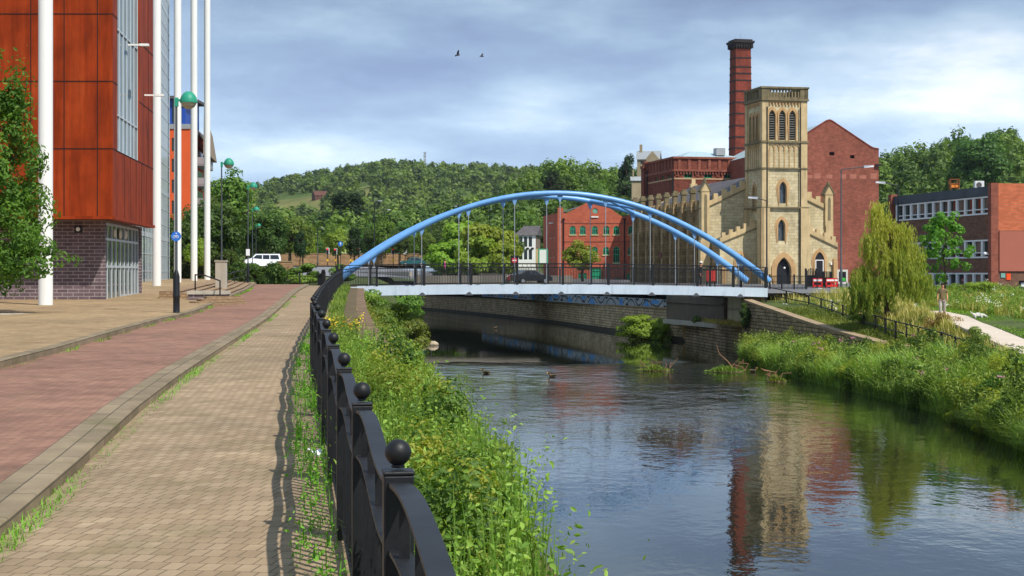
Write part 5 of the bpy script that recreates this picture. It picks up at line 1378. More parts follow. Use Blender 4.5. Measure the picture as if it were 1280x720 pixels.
# ------------------------------------------------------------------ foliage materials
G1, G2 = srgb(52, 78, 26), srgb(104, 132, 48)
m_leaf = leafmat('leaf_green', srgb(60, 90, 28), srgb(128, 156, 60))
m_leafdark = leafmat('leaf_dark', srgb(44, 70, 28), srgb(96, 124, 52))
m_leafdeep = leafmat('leaf_deep', srgb(26, 46, 22), srgb(56, 80, 38))
m_leaflight = leafmat('leaf_light', srgb(96, 128, 34), srgb(160, 182, 66))
m_leafnear = leafmat('leaf_near', srgb(52, 92, 26), srgb(112, 150, 56), .4)
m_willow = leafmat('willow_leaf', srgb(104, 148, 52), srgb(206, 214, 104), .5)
m_reed = leafmat('reed_green', srgb(64, 94, 34), srgb(166, 184, 88), .35)
m_weed = leafmat('weed_green', srgb(70, 100, 34), srgb(150, 166, 70), .35)
m_straw = leafmat('straw_grass', srgb(150, 138, 70), srgb(206, 186, 122), .3)
m_lawn = leafmat('lawn_grass', srgb(92, 140, 36), srgb(140, 180, 58), .3)
m_bark = plain('bark', srgb(92, 78, 62), .95, .35, 4, bump=.6)
m_bush = leafmat('bush_leaf', srgb(84, 124, 38), srgb(164, 190, 84), .4, .45)

def treething(name, label, loc, cr_, tr_, catg='tree', group=None, sc=1, rz=0):
    t = thing(name, label, catg, loc, rz, group)
    for src, nm in ((tr_, 'trunk'), (cr_, 'crown')):
        o = bpy.data.objects.new(nm, src); COL.objects.link(o); o.parent = t
    t.scale = (sc, sc, sc) if not hasattr(sc, '__len__') else sc
    return t
def tmesh(h, r, cr, br=6, seed=0):
    o = trunk_mb(h, r, cr, br, seed).build('trunk_src', m_bark); me = o.data; bpy.data.objects.remove(o); return me
# generic crowns, unit: metres, tree about 10 m tall
KINDS = []
for sd, (mat, rad, cz, ncl, n, sz_, cone) in enumerate([
        (m_leaf, (3.6, 3.6, 4.2), 5.9, 46, 5200, .42, 0), (m_leafdark, (3.9, 3.9, 4.4), 6.0, 48, 5200, .44, .12), (m_leaf, (3.2, 3.2, 4.6), 6.2, 44, 4600, .40, .25),
        (m_leafdeep, (3.0, 3.0, 5.0), 6.2, 46, 5000, .42, .35), (m_leaflight, (3.5, 3.5, 3.7), 5.2, 40, 4600, .42, 0)]):
    RNG = np.random.default_rng(20+sd)
    me = crown('crown_src', rad, ncl, n, sz_, mat, (0, 0, cz), link=False, cone=cone, clump=.30)
    KINDS.append((me, tmesh(cz+1, .2, rad[0], 6, sd)))
def ground_z(X, Y):
    if Y > 292: return float(zhill(X, Y))
    px = 640+F*X/Y
    if px > 640: return 4.3+max(0, Y-235)*.02
    return float(np.interp(Y, [108, 160, 186, 235, 290], [4.55, 4.8, 5.4, 6.35, 6.8]))
# trees with a place of their own: pixel x, pixel y of top, depth, kind, width factor, label
RNG = np.random.default_rng(5)
solo = [(289, 212, 205, 2, 1.15, 'tall loose-crowned tree on the left skyline behind the row of lamp posts'),
        (262, 238, 170, 1, 1.0, 'bushy green tree behind the farthest white column'),
        (322, 258, 215, 1, 1.1, 'broad dark tree behind the lamp post with the white notice'),
        (222, 262, 150, 1, 1.0, 'bushy tree between the glass block and the orange flats'),
        (246, 288, 145, 4, .9, 'lighter green tree in front of the orange flats'),
        (362, 262, 275, 0, 1.35, 'wide round tree above the white vehicle'),
        (375, 287, 235, 3, .8, 'dark narrow street tree behind the end of the footpath'),
        (443, 283, 240, 3, .95, 'dark street tree behind the traffic signals'),
        (433, 238, 400, 3, 1.6, 'big dark tree on the slope above the traffic signals'),
        (500, 284, 262, 1, 1.0, 'dark street tree seen under the left half of the blue arch'),
        (728, 290, 222, 4, 1.3, 'round bright green tree in front of the red works'),
        (784, 191, 420, 3, .62, 'dark narrow conifer standing alone on the skyline left of the brick works'),
        (1224, 160, 400, 1, 1.15, 'tallest grey-green tree on the right skyline above the office'),
        (1186, 268, 104, 4, .62, 'young broad-leaved tree in front of the brown brick office')]
for px, yt, Y, k, wf, lab in solo:
    X = sx(px, Y); z0 = ground_z(X, Y)
    if px == 1186: continue
    if px == 728: z0 = 4.2
    h = sz(yt, Y)-z0; s_ = h/10.0
    treething('tree', lab, (X, Y, z0), KINDS[k][0], KINDS[k][1], sc=(s_*wf, s_*wf, s_), rz=RNG.uniform(0, 6))
def belt(n, pxr, Yr, hr, kinds, lab, grp, seed, mind=3.5, avoid=()):
    r = np.random.default_rng(seed); pts = []; tries = 0
    while len(pts) < n and tries < 6000:
        tries += 1; px = r.uniform(*pxr); Y = r.uniform(*Yr); X = sx(px, Y)
        if any((X-a)**2+(Y-b)**2 < mind**2 for a, b in pts): continue
        if any(a0 < px < a1 and b0 < Y < b1 for a0, a1, b0, b1 in avoid): continue
        pts.append((X, Y))
    for X, Y in pts:
        k = kinds[r.integers(0, len(kinds))]; h = r.uniform(*hr)/10; w = r.uniform(.85, 1.25)
        treething('tree', lab, (X, Y, ground_z(X, Y)-.1), KINDS[k][0], KINDS[k][1], group=grp, sc=(h*w, h*w, h), rz=r.uniform(0, 6))
belt(40, (280, 640), (288, 350), (6, 10), (0, 1, 1, 0, 4, 2), 'leafy tree in the wooded belt beyond the road junction', 'trees of the wooded belt beyond the road junction', 1, 5)
belt(26, (640, 800), (335, 430), (9, 14), (1, 3, 1, 0), 'dark leafy tree on the wooded slope behind the red works', 'trees on the slope behind the red works', 2, 5)
belt(34, (1085, 1300), (285, 380), (9, 14), (0, 1, 2, 1, 4), 'leafy tree on the wooded slope behind the brick office', 'trees on the slope behind the brick office', 3, 5)
belt(16, (195, 345), (150, 240), (5, 9), (1, 0, 4, 1), 'bushy tree in the thicket behind the white columns and lamp posts', 'trees in the thicket behind the white columns', 4, 5, avoid=((195, 240, 130, 250), (285, 380, 120, 205)))

RNG = np.random.default_rng(61)
yt = thing('tree', solo[-1][5], 'tree', (sx(1181, 104), 104, 3.3))
trunk_mb(4.6, .07, 1.3, 9, 5).build('trunk', m_bark, yt)
crown('crown', (1.75, 1.6, 2.3), 60, 3000, .22, leafmat('sycamore_leaf', srgb(62, 104, 30), srgb(128, 168, 62), .4), (.05, 0, 4.05), yt, asp=.7, clump=.19, cone=.22, shell=1.1)
# hillside wood: one uncountable mass of crowns
def wood(name, n, pxr, Yr, hr, nleaf, lsize, mat, label, seed, skip=None):
    global RNG
    RNG = np.random.default_rng(seed); Vs, Ns, Ss, Ts = [], [], [], []
    Y = np.sqrt(RNG.uniform(Yr[0]**2, Yr[1]**2, n)); px = RNG.uniform(*pxr, n); X = (px-640)/F*Y; Z = zhill(X, Y)
    base = [crownpts((1, 1, 1.25), 22, nleaf, clump=.36, cone=c) for c in (0, .1, .25, 0)]
    for i in range(n):
        if skip is not None and skip(px[i], Y[i]): continue
        P, N_, T = base[i % 4]; h = RNG.uniform(*hr); a = RNG.uniform(0, 6.28); ca, sa = math.cos(a), math.sin(a)
        Rm = np.array([[ca, -sa, 0], [sa, ca, 0], [0, 0, 1]]); r_ = h*RNG.uniform(.36, .5)
        Vs.append((P@Rm.T)*r_+np.array([X[i], Y[i], Z[i]+h-1.15*r_])); Ns.append(N_@Rm.T); Ss.append(np.full(len(P), lsize*h/10)); Ts.append(np.clip(T*.6+RNG.uniform(-.15, .55), 0, 1))
    P = np.concatenate(Vs); V, Q = leafgeo(P, np.concatenate(Ns), np.concatenate(Ss)*RNG.uniform(.7, 1.3, len(P)), .7)
    return stuff(npmesh(name, V, Q, mat, np.concatenate(Ts)), label, 'wood')
m_wood = leafmat('wood_leaf', srgb(44, 70, 28), srgb(128, 150, 66), .3)
field = lambda px, Y: (343 < px < 404 and 1040 < Y < 1270)
wood('hillside_wood', 820, (180, 1420), (345, 610), (8, 13), 420, .95, m_wood, 'dense mixed green wood covering the lower slopes behind the buildings', 11)
wood('far_hill_wood', 2300, (150, 860), (610, 1560), (9, 15), 130, 1.9, m_wood, 'far dense green wood covering the long hill on the left', 12, field)

# ------------------------------------------------------------------ near tree at the left edge
RNG = np.random.default_rng(41)
nt_ = thing('tree', 'leafy young tree at the left edge in front of the rust-red building', 'tree', (sx(-12, 50), 50, 4.1))
trunk_mb(6.6, .11, 1.5, 12, 4).build('trunk', m_bark, nt_)
P, N_, T = crownpts((2.15, 2.15, 3.95), 100, 16000, clump=.19, cone=.55, shell=.98); P[:, 2] += 4.75; sp_ = RNG.normal(size=(700, 3))*np.array([.22, .22, .6])+np.array([.9, -.2, 6.6]); P = np.concatenate([P, sp_]); N_ = np.concatenate([N_, unit(RNG.normal(size=(700, 3))+np.array([0, 0, .4]))]); T = np.concatenate([T, RNG.uniform(0, 1, 700)])
P2, N2_, T2 = crownpts((1.9, 1.2, 1.1), 16, 1700, clump=.33); P2 += np.array([.85, -.3, 1.5])
V, Q = leafgeo2(np.concatenate([P, P2]), np.concatenate([N_, N2_]), .155*RNG.uniform(.6, 1.3, len(P)+len(P2)), .42)
npmesh('crown', V, Q, m_leafnear, np.repeat(np.concatenate([T, T2]), 2), nt_)

# ------------------------------------------------------------------ willow
RNG = np.random.default_rng(9)
wl_ = thing('willow', 'pale yellow-green weeping willow trailing over the bank railing', 'willow', (20.9, 89, 3.1))
trunk_mb(4.6, .16, 1.6, 8, 8).build('trunk', m_bark, wl_)
Pw, Nw, Tw, Sw = [], [], [], []
HUBS = [(-.75, 0, 5.7, .45, 60), (-.2, .2, 4.9, .6, 90), (.7, 0, 4.5, .75, 130), (-1.0, -.3, 4.0, .6, 80), (1.35, .2, 3.4, .8, 120), (.2, -.6, 3.1, .8, 120), (-1.5, 0, 2.1, .85, 130), (1.0, -.9, 2.1, .8, 110), (-2.0, -.2, 1.3, .65, 70), (-1.7, -.9, 1.2, .7, 80), (2.0, -.3, 1.9, .7, 90), (-.6, -1.0, 1.6, .7, 80)]
for hx, hy_, hz_, hr, hn in HUBS:
  hx *= .88; hr *= .92; hn = int(hn*.8)
  for i in range(hn):
    a = RNG.uniform(0, 6.28); top = np.array([hx, hy_, hz_])+RNG.normal(size=3)*np.array([.22, .22, .2])
    out = np.array([math.cos(a), math.sin(a), 0])*RNG.uniform(.25, 1.0)*hr
    L = RNG.uniform(.35, 1.0)*(.9+.26*hz_); n = 30
    t = np.linspace(0, 1, n)[:, None]; arc = np.minimum(t/.3, 1)
    p = top+out*np.sin(arc*1.57)+np.array([0, 0, 1])*(.22*np.sin(arc*3.0)-np.maximum(t-.18, 0)*L)+RNG.normal(size=(n, 3))*.045
    p[:, 2] = np.maximum(p[:, 2], -.8+.3*RNG.uniform())
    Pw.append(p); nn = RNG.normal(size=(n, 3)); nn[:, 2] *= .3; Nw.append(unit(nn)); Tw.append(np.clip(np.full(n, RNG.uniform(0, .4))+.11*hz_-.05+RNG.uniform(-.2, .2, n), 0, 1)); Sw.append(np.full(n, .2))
# lower skirt, left and right
P = np.concatenate(Pw); N_ = np.concatenate(Nw); T = np.concatenate(Tw); n = len(P)
tdir = np.stack([RNG.normal(size=n)*.22, RNG.normal(size=n)*.22, -np.ones(n)], 1); tdir = unit(tdir); b = unit(np.cross(N_, tdir)); s_ = (np.concatenate(Sw)*RNG.uniform(.7, 1.5, n))[:, None]
V = np.stack([P-tdir*s_*.5, P+b*s_*.13, P+tdir*s_*.5, P-b*s_*.13], 1).reshape(-1, 3)
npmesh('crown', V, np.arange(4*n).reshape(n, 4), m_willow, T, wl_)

# ------------------------------------------------------------------ bushes (each a thing)
m_lime0 = leafmat('bank_lime', srgb(92, 126, 40), srgb(168, 186, 84), .4)
def bush(name, label, loc, rad, n, size, mat, ncl=22, catg='bush', group=None, stems=5, **kw):
    th = thing(name, label, catg, loc, 0, group); m = MB(); rd = random.Random(n)
    for q in range(stems):
        a = rd.uniform(0, 6.28); r = rd.uniform(.3, .8); e = (math.cos(a)*rad[0]*r, math.sin(a)*rad[1]*r, rad[2]*1.5)
        m.tube([(0,0,-.2), (e[0]*.4, e[1]*.4, e[2]*.5), e], [.03*rad[0]+.01, .02*rad[0]+.006, .006], 5)
    m.build('stems', m_bark, th)
    crown('foliage', rad, ncl, n, size, mat, (0, 0, rad[2]*.85), th, **kw); return th
RNG = np.random.default_rng(77)
bush('bush', 'bright leafy bush in the foreground between the iron railing and the water', (-.42, 13.2, 2.3), (.62, .9, 1.1), 5200, .085, m_bush, 30, asp=.5, clump=.3, oval=True)
bush('bush', 'small leafy bush just behind the large foreground bush at the water edge', (-.42, 16.6, 1.9), (.5, .9, .95), 3200, .085, m_bush, 18, asp=.5, oval=True)
bush('bush', 'bright green willow bush at the water line below the mural hoarding', at(808, 421, 131)[:2]+(-.5,), (2.9, 2.0, 1.5), 8000, .26, m_leaflight, 70, asp=.4, clump=.26)
bush('bush', 'dark green riverside bush on the left bank beside the pale rocks', at(508, 436, 100)[:2]+(.1,), (1.9, 2.4, 1.5), 5200, .24, m_weed, 30, asp=.4)
bush('bush', 'leafy dark bush on the left bank under the end of the bridge', at(470, 410, 96)[:2]+(.9,), (2.0, 2.6, 1.5), 4800, .24, m_leaf, 28, asp=.5)
bush('bush', 'light green bush on the left bank directly below the left end of the bridge', (sx(452, 102), 102, 2.2), (1.9, 2.2, 1.3), 4200, .22, m_weed, 26, asp=.4)
bush('bush', 'low bush under the bridge at the left water edge', (sx(490, 112), 112, 1.0), (2.2, 3.0, 1.4), 4200, .26, m_lime0, 26, asp=.4)
bush('bush', 'shrub tangled over the left end of the river wall beyond the bridge', at(505, 396, 165)[:2]+(.6,), (2.6, 4, 1.9), 3000, .36, m_leaf, 24, asp=.5)
bush('bush', 'green shrub in front of the white people carrier behind the hedge', (sx(311, 150), 150, 4.7), (1.5, 1.3, 1.1), 2600, .24, m_leaf, 22)
bush('bush', 'green shrub behind the spear railing at the end of the footpath', (sx(380, 128), 128, 4.5), (1.7, 1.5, 1.0), 2600, .26, m_leaf, 22)
bush('bush', 'pale weedy shrub at the foot of the spear railing', (sx(372, 122), 122, 4.4), (1.9, 1.0, .55), 2200, .22, m_leaflight, 20)
bush('bush', 'shrub behind the left end of the bridge beside the traffic signals', (sx(428, 132), 132, 4.5), (1.3, 1.3, .95), 2000, .24, m_leaf, 20)
bush('bush', 'reddish weedy shrub in front of the walking man', (20.9, 78, 2.4), (1.0, 1.0, .65), 2000, .16, leafmat('rusty_weed', srgb(90, 96, 40), srgb(170, 120, 70)), 20, asp=.3)
bush('bush', 'tall feathery weed by the man beside the bank railing', (19.75, 68, 1.7), (.7, 1.0, .9), 2200, .16, m_weed, 20, asp=.3)
for q, (px, Y, s_) in enumerate([(560, 222, 1.2), (583, 232, 1.5), (604, 226, 1.4), (622, 228, 1.25), (596, 212, 1.0), (628, 212, .8)]):
    X = sx(px, Y)
    if q == 0: b0_ = bush('bush', 'pale green scrub bush behind the grey timber fence', (X, Y, 5.0), (3.4, 3.0, 2.9), 4800, .5, m_leaflight, 34, group='pale scrub bushes behind the timber fence')
    else: dup(b0_, (X, Y, 5.0), q*1.3, scale=(s_*.95, s_*.95, s_*1.1))
# clipped dark hedge by the steps and behind the columns
def hedge(name, label, x0, x1, y0, y1, z0, h, n):
    global RNG
    th = thing(name, label, 'hedge', (x0, y0, z0)); L, W_ = x1-x0, y1-y0
    u = RNG.uniform(0, 1, (n, 3)); f = RNG.integers(0, 4, n); P = np.stack([u[:, 0]*L, u[:, 1]*W_, u[:, 2]*h], 1)
    Nn = np.zeros((n, 3)); P[f == 0, 1] = 0; Nn[f == 0, 1] = -1; P[f == 1, 2] = h; Nn[f == 1, 2] = 1; P[f == 2, 0] = L; Nn[f == 2, 0] = 1; P[f == 3, 0] = 0; Nn[f == 3, 0] = -1
    bumpv = .16*np.sin(P[:, 0]*2.3)+.12*np.sin(P[:, 0]*5.1+P[:, 2]*4)+RNG.normal(size=n)*.1; P += Nn*bumpv[:, None]; Nn = unit(Nn+RNG.normal(size=(n, 3))*.55)
    V, Q = leafgeo(P, Nn, .22*RNG.uniform(.6, 1.3, n), .6); npmesh('foliage', V, Q, m_leafdark, RNG.uniform(0, 1, n), th)
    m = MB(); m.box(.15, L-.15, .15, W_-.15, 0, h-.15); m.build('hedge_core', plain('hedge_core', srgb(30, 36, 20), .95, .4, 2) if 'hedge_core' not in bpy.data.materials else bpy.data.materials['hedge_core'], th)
hedge('hedge', 'dark evergreen hedge at the end of the cycle lane', sx(286, 116), sx(346, 116), 116, 119, 4.6, 1.25, 5200)
hedge('hedge', 'tall dark hedge running behind the white columns', sx(205, 146), sx(288, 146), 146, 149, 4.4, 2.9, 6500)

# ------------------------------------------------------------------ bank vegetation (uncountable)
def scatter(n, Y0, Y1, xa, xb, power=1.0):
    t = RNG.uniform(0, 1, n)**power; Y = Y0+(Y1-Y0)*t; u = RNG.uniform(0, 1, n); a = np.array(xa(Y)); b = np.array(xb(Y)); return a+(b-a)*u, Y, u
RNG = np.random.default_rng(101)
def grassfield(name, label, n, Y0, Y1, xa, xb, zf, hr, wr, mat, lean=(.2, .9), power=1.6, clumpy=0, tintf=None, dens=None):
    X, Y, u = scatter(n, Y0, Y1, xa, xb, power)
    if clumpy:
        k = .5+.5*np.sin(X*1.7+Y*.9)*np.sin(Y*.63-X*1.1+1.3)+RNG.uniform(-.4, .4, n); keep = k > clumpy; X, Y, u = X[keep], Y[keep], u[keep]
    Z = zf(X, Y); n = len(X); sz_ = np.clip(Y/28, .8, 2.6)
    hh = RNG.uniform(hr[0], hr[1], n)*(.75+.35*np.sin(X*1.3+Y*.37)*np.sin(Y*.21+2)); V, Q = bladegeo(np.stack([X, Y, Z-.05], 1), hh, RNG.uniform(wr[0], wr[1], n)*sz_, RNG.uniform(*lean, n))
    T = np.clip(RNG.uniform(0, 1, n)*.6+.4*(.5+.5*np.sin(X*.9+Y*.5)), 0, 1); return stuff(npmesh(name, V, Q, mat, np.repeat(T, 2)), label, 'plants')
def weedfield(name, label, n, Y0, Y1, xa, xb, zf, hr, size, mat, asp=.45, power=1.6, clumpy=0):
    """leafy stems: leaves up short stalks"""
    X, Y, u = scatter(n, Y0, Y1, xa, xb, power)
    if clumpy:
        k = .5+.5*np.sin(X*1.9+Y*.7+2)*np.sin(Y*.5-X*.8)+RNG.uniform(-.4, .4, n); keep = k > clumpy; X, Y = X[keep], Y[keep]
    n = len(X); Z = zf(X, Y); h = RNG.uniform(*hr, n); ln = 9; tt = np.tile(np.linspace(.15, 1, ln), n)
    P = np.repeat(np.stack([X, Y, Z], 1), ln, 0); lean = np.repeat(RNG.normal(size=(n, 2))*.22, ln, 0); hh = np.repeat(h, ln)
    P[:, 2] += tt*hh; P[:, :2] += lean*(tt*hh)[:, None]+RNG.normal(size=(n*ln, 2))*.035
    N_ = unit(RNG.normal(size=(n*ln, 3))*.7+np.array([0, -.25, .8])); sz_ = np.repeat(np.clip(Y/22, .8, 2.4), ln)*RNG.uniform(size[0], size[1], n*ln)*(1.15-.5*tt)
    V, Q = leafgeo2(P, N_, sz_, asp); T = np.repeat(np.clip(np.repeat(RNG.uniform(0, .7, n), ln)+tt*.3, 0, 1), 2)
    S_ = bladegeo(np.stack([X, Y, Z], 1), h, np.full(n, .012)*np.clip(Y/20, .8, 2), RNG.uniform(0, .25, n)); V2, Q2 = cat([(V, Q), S_])
    return stuff(npmesh(name, V2, Q2, mat, np.concatenate([T, np.full(len(S_[1]), .3)])), label, 'plants')
zv = lambda X, Y: np.where(X < WALLX(Y), ZP(Y)-.02, zleft(X, Y))
fx = lambda Y: FENCE(Y)+.1
XV = ip([(-6, 2.0), (3.2, 1.0), (5, .25), (8, .08), (12, .12), (15, .08), (18, -.05), (22, -.3), (26, -.5), (30, -.6)])
grassfield('near_grass', 'long green grass right behind the near part of the railing', 26000, -4, 24, fx, XV, zv, (.2, .62), (.005, .010), m_weed, (.3, 1.1), 1.0)
weedfield('near_weeds', 'leafy green weeds crowding the near part of the railing', 2700, -4, 26, lambda Y: FENCE(Y)+.18, XV, zv, (.2, .72), (.045, .085), m_bush, .5, 1.0)
weedfield('near_yellow_weeds', 'yellow-green soft weeds behind the near part of the railing', 2100, -4, 30, lambda Y: FENCE(Y)+.2, XV, zv, (.3, .8), (.03, .06), m_weed, .35, 1.0)
grassfield('low_bank_grass', 'short grass on the steep near part of the left bank', 14000, -4, 27, XV, lambda Y: LW(Y)+.05, lambda X, Y: np.where(X < WALLX(Y), ZP(Y)-.03, zleft(X, Y)), (.1, .3), (.008, .014), m_weed, (.3, 1.1), 1.0)
wx = lambda Y: WALLX(Y)+.3; lx = lambda Y: LW(Y)-.05
grassfield('bank_grass', 'tall yellow-green grass on the left river bank below the railing', 42000, 22, 106, wx, lx, zleft, (.35, 1.15), (.008, .016), m_weed, power=1.3)
grassfield('bank_straw', 'dry seeding grass stalks on the left river bank', 6000, 20, 100, wx, lambda Y: wx(Y)+(lx(Y)-wx(Y))*.7, zleft, (.6, 1.35), (.006, .011), m_straw, (.1, .4), 1.2, .4)
weedfield('bank_weeds', 'leafy weeds crowding the left river bank', 7000, 22, 106, wx, lx, zleft, (.35, 1.0), (.05, .11), m_weed, .5, 1.35)
weedfield('edge_weeds', 'taller leafy weeds at the left water edge', 2400, 24, 104, lambda Y: wx(Y)+(lx(Y)-wx(Y))*.55, lambda Y: lx(Y)+.1, zleft, (.6, 1.25), (.08, .14), m_bush, .4, 1.3)
rx0 = lambda Y: RW(Y)-.15
def rx1(Y): return np.interp(Y, [0, 30, 45, 62, 75, 84, 95, 104], [18, 18, 17.9, 18.6, 18.7, 18.2, 17.1, 16.3])
grassfield('bank_reeds', 'tall lush reeds along the right water edge', 42000, 36, 105, rx0, rx1, zright, (.5, 1.9), (.012, .022), m_reed, (.25, 1.0), 1.1)
weedfield('right_bank_weeds', 'leafy riverside weeds among the reeds on the right bank', 5200, 36, 105, rx0, rx1, zright, (.7, 1.6), (.06, .10), m_reed, .35, 1.1)
GX = ip([(60, 18.9), (73, 19.6), (88, 20.0), (103, 19.9), (106.5, 19.75), (109.5, 17.6)])
grassfield('wall_top_grass', 'short grass between the curved wall coping and the bank railing', 14000, 78, 106, lambda Y: rx1(Y)+.75, GX, zright, (.1, .3), (.012, .02), m_weed, (.3, 1), 1.0)
grassfield('slope_grass', 'rough grass on the slope around the bank railing', 30000, 42, 109, lambda Y: np.where(Y > 78, GX(Y)+.15, rx1(Y)+.3), lambda Y: np.interp(Y, [40, 62, 75, 84, 95, 109], [18.8, 19.4, 20.7, 21.9, 22.8, 26]), zright, (.15, .45), (.010, .018), m_weed, (.3, 1), 1.0)
grassfield('slope_straw', 'dry pale grass and seed heads on the right bank slope', 9000, 60, 112, lambda Y: np.where(Y > 78, GX(Y)+.2, rx1(Y)+.8), lambda Y: np.interp(Y, [60, 75, 84, 95, 112], [19.4, 20.6, 21.8, 23.5, 27]), zright, (.4, .95), (.010, .016), m_straw, (.1, .6), .8, .35)
grassfield('lawn', 'mown bright green grass strip beside the concrete path', 26000, 50, 100, lambda Y: np.interp(Y, [45, 60, 68, 76, 82, 100], [20.5, 21.1, 21.8, 22.5, 23.5, 24]), lambda Y: np.interp(Y, [45, 60, 76, 100], [25, 25, 25.2, 26]), zright, (.06, .14), (.014, .025), m_lawn, (.3, 1), .8)
grassfield('meadow_grass', 'tall yellowing meadow grass in front of the brick office', 26000, 70, 121, lambda Y: np.interp(Y, [70, 80, 121], [24.6, 24.8, 24]), lambda Y: np.interp(Y, [70, 121], [36, 36]), zright, (.22, .68), (.014, .024), leafmat('meadow_grass', srgb(116, 140, 52), srgb(196, 184, 104), .35), (.1, .5), .8)
weedfield('meadow_weeds', 'leafy weeds in the meadow in front of the brick office', 2400, 70, 119, lambda Y: np.interp(Y, [70, 121], [24.8, 24]), lambda Y: np.interp(Y, [70, 121], [36, 36]), zright, (.3, .7), (.05, .09), m_weed, .4, .8)
# weeds in the joints of the paving
RNG = np.random.default_rng(55)
kz = lambda X, Y: ZP(Y)
grassfield('kerb_weeds', 'tufts of grass growing along the footpath kerb', 15000, 8, 80, lambda Y: K1(Y)-.03, lambda Y: K1(Y)+.16, kz, (.04, .17), (.006, .011), m_lawn, (.4, 1.1), 1.3, .4)
grassfield('lane_weeds', 'tufts of grass along the kerb of the cycle lane', 9000, 22, 100, lambda Y: K2(Y)+.0, lambda Y: K2(Y)+.16, lambda X, Y: ZP(Y)+.085, (.05, .16), (.008, .013), m_lawn, (.4, 1.1), 1.2, .55)
grassfield('railing_weeds', 'weeds growing at the foot of the iron railing', 5200, 6.5, 80, lambda Y: FENCE(Y)-.34, lambda Y: FENCE(Y)-.02, kz, (.05, .24), (.006, .012), m_lawn, (.4, 1.1), 1.6, .5)
weedfield('railing_leaves', 'small leafy weeds at the foot of the iron railing', 560, 6.5, 40, lambda Y: FENCE(Y)-.3, lambda Y: FENCE(Y)-.02, kz, (.06, .22), (.025, .05), m_lawn, .55, 1.4, .5)
grassfield('verge_grass', 'grass between the railing and the embankment wall', 9000, 4, 104, lambda Y: FENCE(Y)+.1, lambda Y: WALLX(Y)-.45, kz, (.1, .45), (.006, .012), m_weed, (.3, 1), 1.3, .25)
grassfield('water_tussock', 'overhanging pale grass tussocks at the right water edge', 3400, 42, 60, lambda Y: RW(Y)-.2, lambda Y: RW(Y)+.9, zright, (.8, 1.5), (.012, .02), m_weed, (.9, 1.6), 1.0)
bush('bush', 'tall pale yellow-green bush in the meadow between the young tree and the office corner', (sx(1215, 106), 106, 3.4), (2.1, 1.6, .95), 3200, .2, m_leaflight, 26, asp=.35)
bush('bush', 'low straw-tinted bush in the meadow below the office corner pier', (sx(1238, 100), 100, 3.3), (1.5, 1.3, .7), 2200, .18, leafmat('pale_weed', srgb(128, 148, 70), srgb(206, 196, 120), .35), 20, asp=.3)
bush('bush', 'low green bush at the foot of the willow beside the bank railing', (20.2, 92, 2.5), (1.3, 1.2, .7), 2200, .16, m_leaf, 20, asp=.35)
def mounds(name, label, n, Y0, Y1, xa, xb, zf, rr, hr, nl, size, mat, power, asp=.5, up=.0):
    X, Y, u = scatter(n, Y0, Y1, xa, xb, power); Z = zf(X, Y); Ps, Ns, Ts, Ss = [], [], [], []
    base = [crownpts((1, 1, 1), 9, nl, clump=.42) for _ in range(5)]
    for i in range(n):
        P, N_, T = base[i % 5]; a = RNG.uniform(0, 6.28); ca, sa = math.cos(a), math.sin(a); Rm = np.array([[ca, -sa, 0], [sa, ca, 0], [0, 0, 1]]); k = np.clip(Y[i]/30, .7, 1.8)
        r = RNG.uniform(*rr)*k**.5; h = RNG.uniform(*hr)
        Ps.append((P@Rm.T)*np.array([r, r, h*.62])+np.array([X[i], Y[i], Z[i]+h*.42])); Ns.append(unit(N_@Rm.T+np.array([0, 0, up]))); Ts.append(np.clip(T*.7+RNG.uniform(-.1, .4), 0, 1)); Ss.append(RNG.uniform(.6, 1.3, nl)*size*k)
    P = np.concatenate(Ps); V, Q = leafgeo2(P, np.concatenate(Ns), np.concatenate(Ss), asp); return stuff(npmesh(name, V, Q, mat, np.repeat(np.concatenate(Ts), 2)), label, 'plants')
RNG = np.random.default_rng(303)
m_nettle = leafmat('nettle_green', srgb(44, 78, 28), srgb(104, 136, 56), .35); m_lime = leafmat('lime_weed', srgb(104, 134, 40), srgb(186, 196, 86), .4)
nx0 = lambda Y: np.where(Y < 22, FENCE(Y)+.3, WALLX(Y)+.65); nx1 = lambda Y: np.where(Y < 24, XV(Y)-.25, LW(Y)-.1)
mounds('nettle_mounds', 'dark nettle-like leafy mounds on the left bank', 52, 7, 100, nx0, nx1, zv, (.3, .6), (.5, 1.0), 800, .066, m_nettle, 1.3, .45)
mounds('lime_mounds', 'yellow-green leafy mounds on the left bank', 70, 7, 100, nx0, nx1, zv, (.25, .55), (.45, .95), 800, .055, m_lime, 1.3, .5)
mounds('fine_mounds', 'fine-leaved feathery mounds on the left bank', 60, 7, 104, nx0, nx1, zv, (.3, .65), (.5, 1.0), 900, .06, m_weed, 1.2, .18)
mounds('right_nettle_mounds', 'dark leafy mounds among the reeds on the right bank', 46, 46, 104, rx0, rx1, zright, (.4, .8), (1.0, 2.1), 700, .085, m_nettle, 1.0, .3)
mounds('right_lime_mounds', 'light leafy mounds among the reeds on the right bank', 60, 46, 104, rx0, rx1, zright, (.4, .8), (.9, 1.9), 800, .085, m_lime, 1.0, .18)
for q, (Y, dx, h, lab) in enumerate(((98, 1.3, .75, 'large leafy clump among the reeds nearest the stone wall'), (88, 1.6, .8, 'broad leafy clump among the reeds below the willow'), (76, 1.1, .85, 'leafy clump at the water edge in the middle of the reeds'), (66, .6, .8, 'leafy clump among the reeds below the end of the bank railing'), (56, .9, .9, 'leafy clump among the reeds closest to the right picture edge'))):
    bush('reed_clump', lab, (float(RW(Y))+dx, Y, .5), (1.1, 1.6, h), 2600, .19, m_reed if q % 2 else m_leaf, 22, 'plant', asp=.28)
RNG = np.random.default_rng(404)
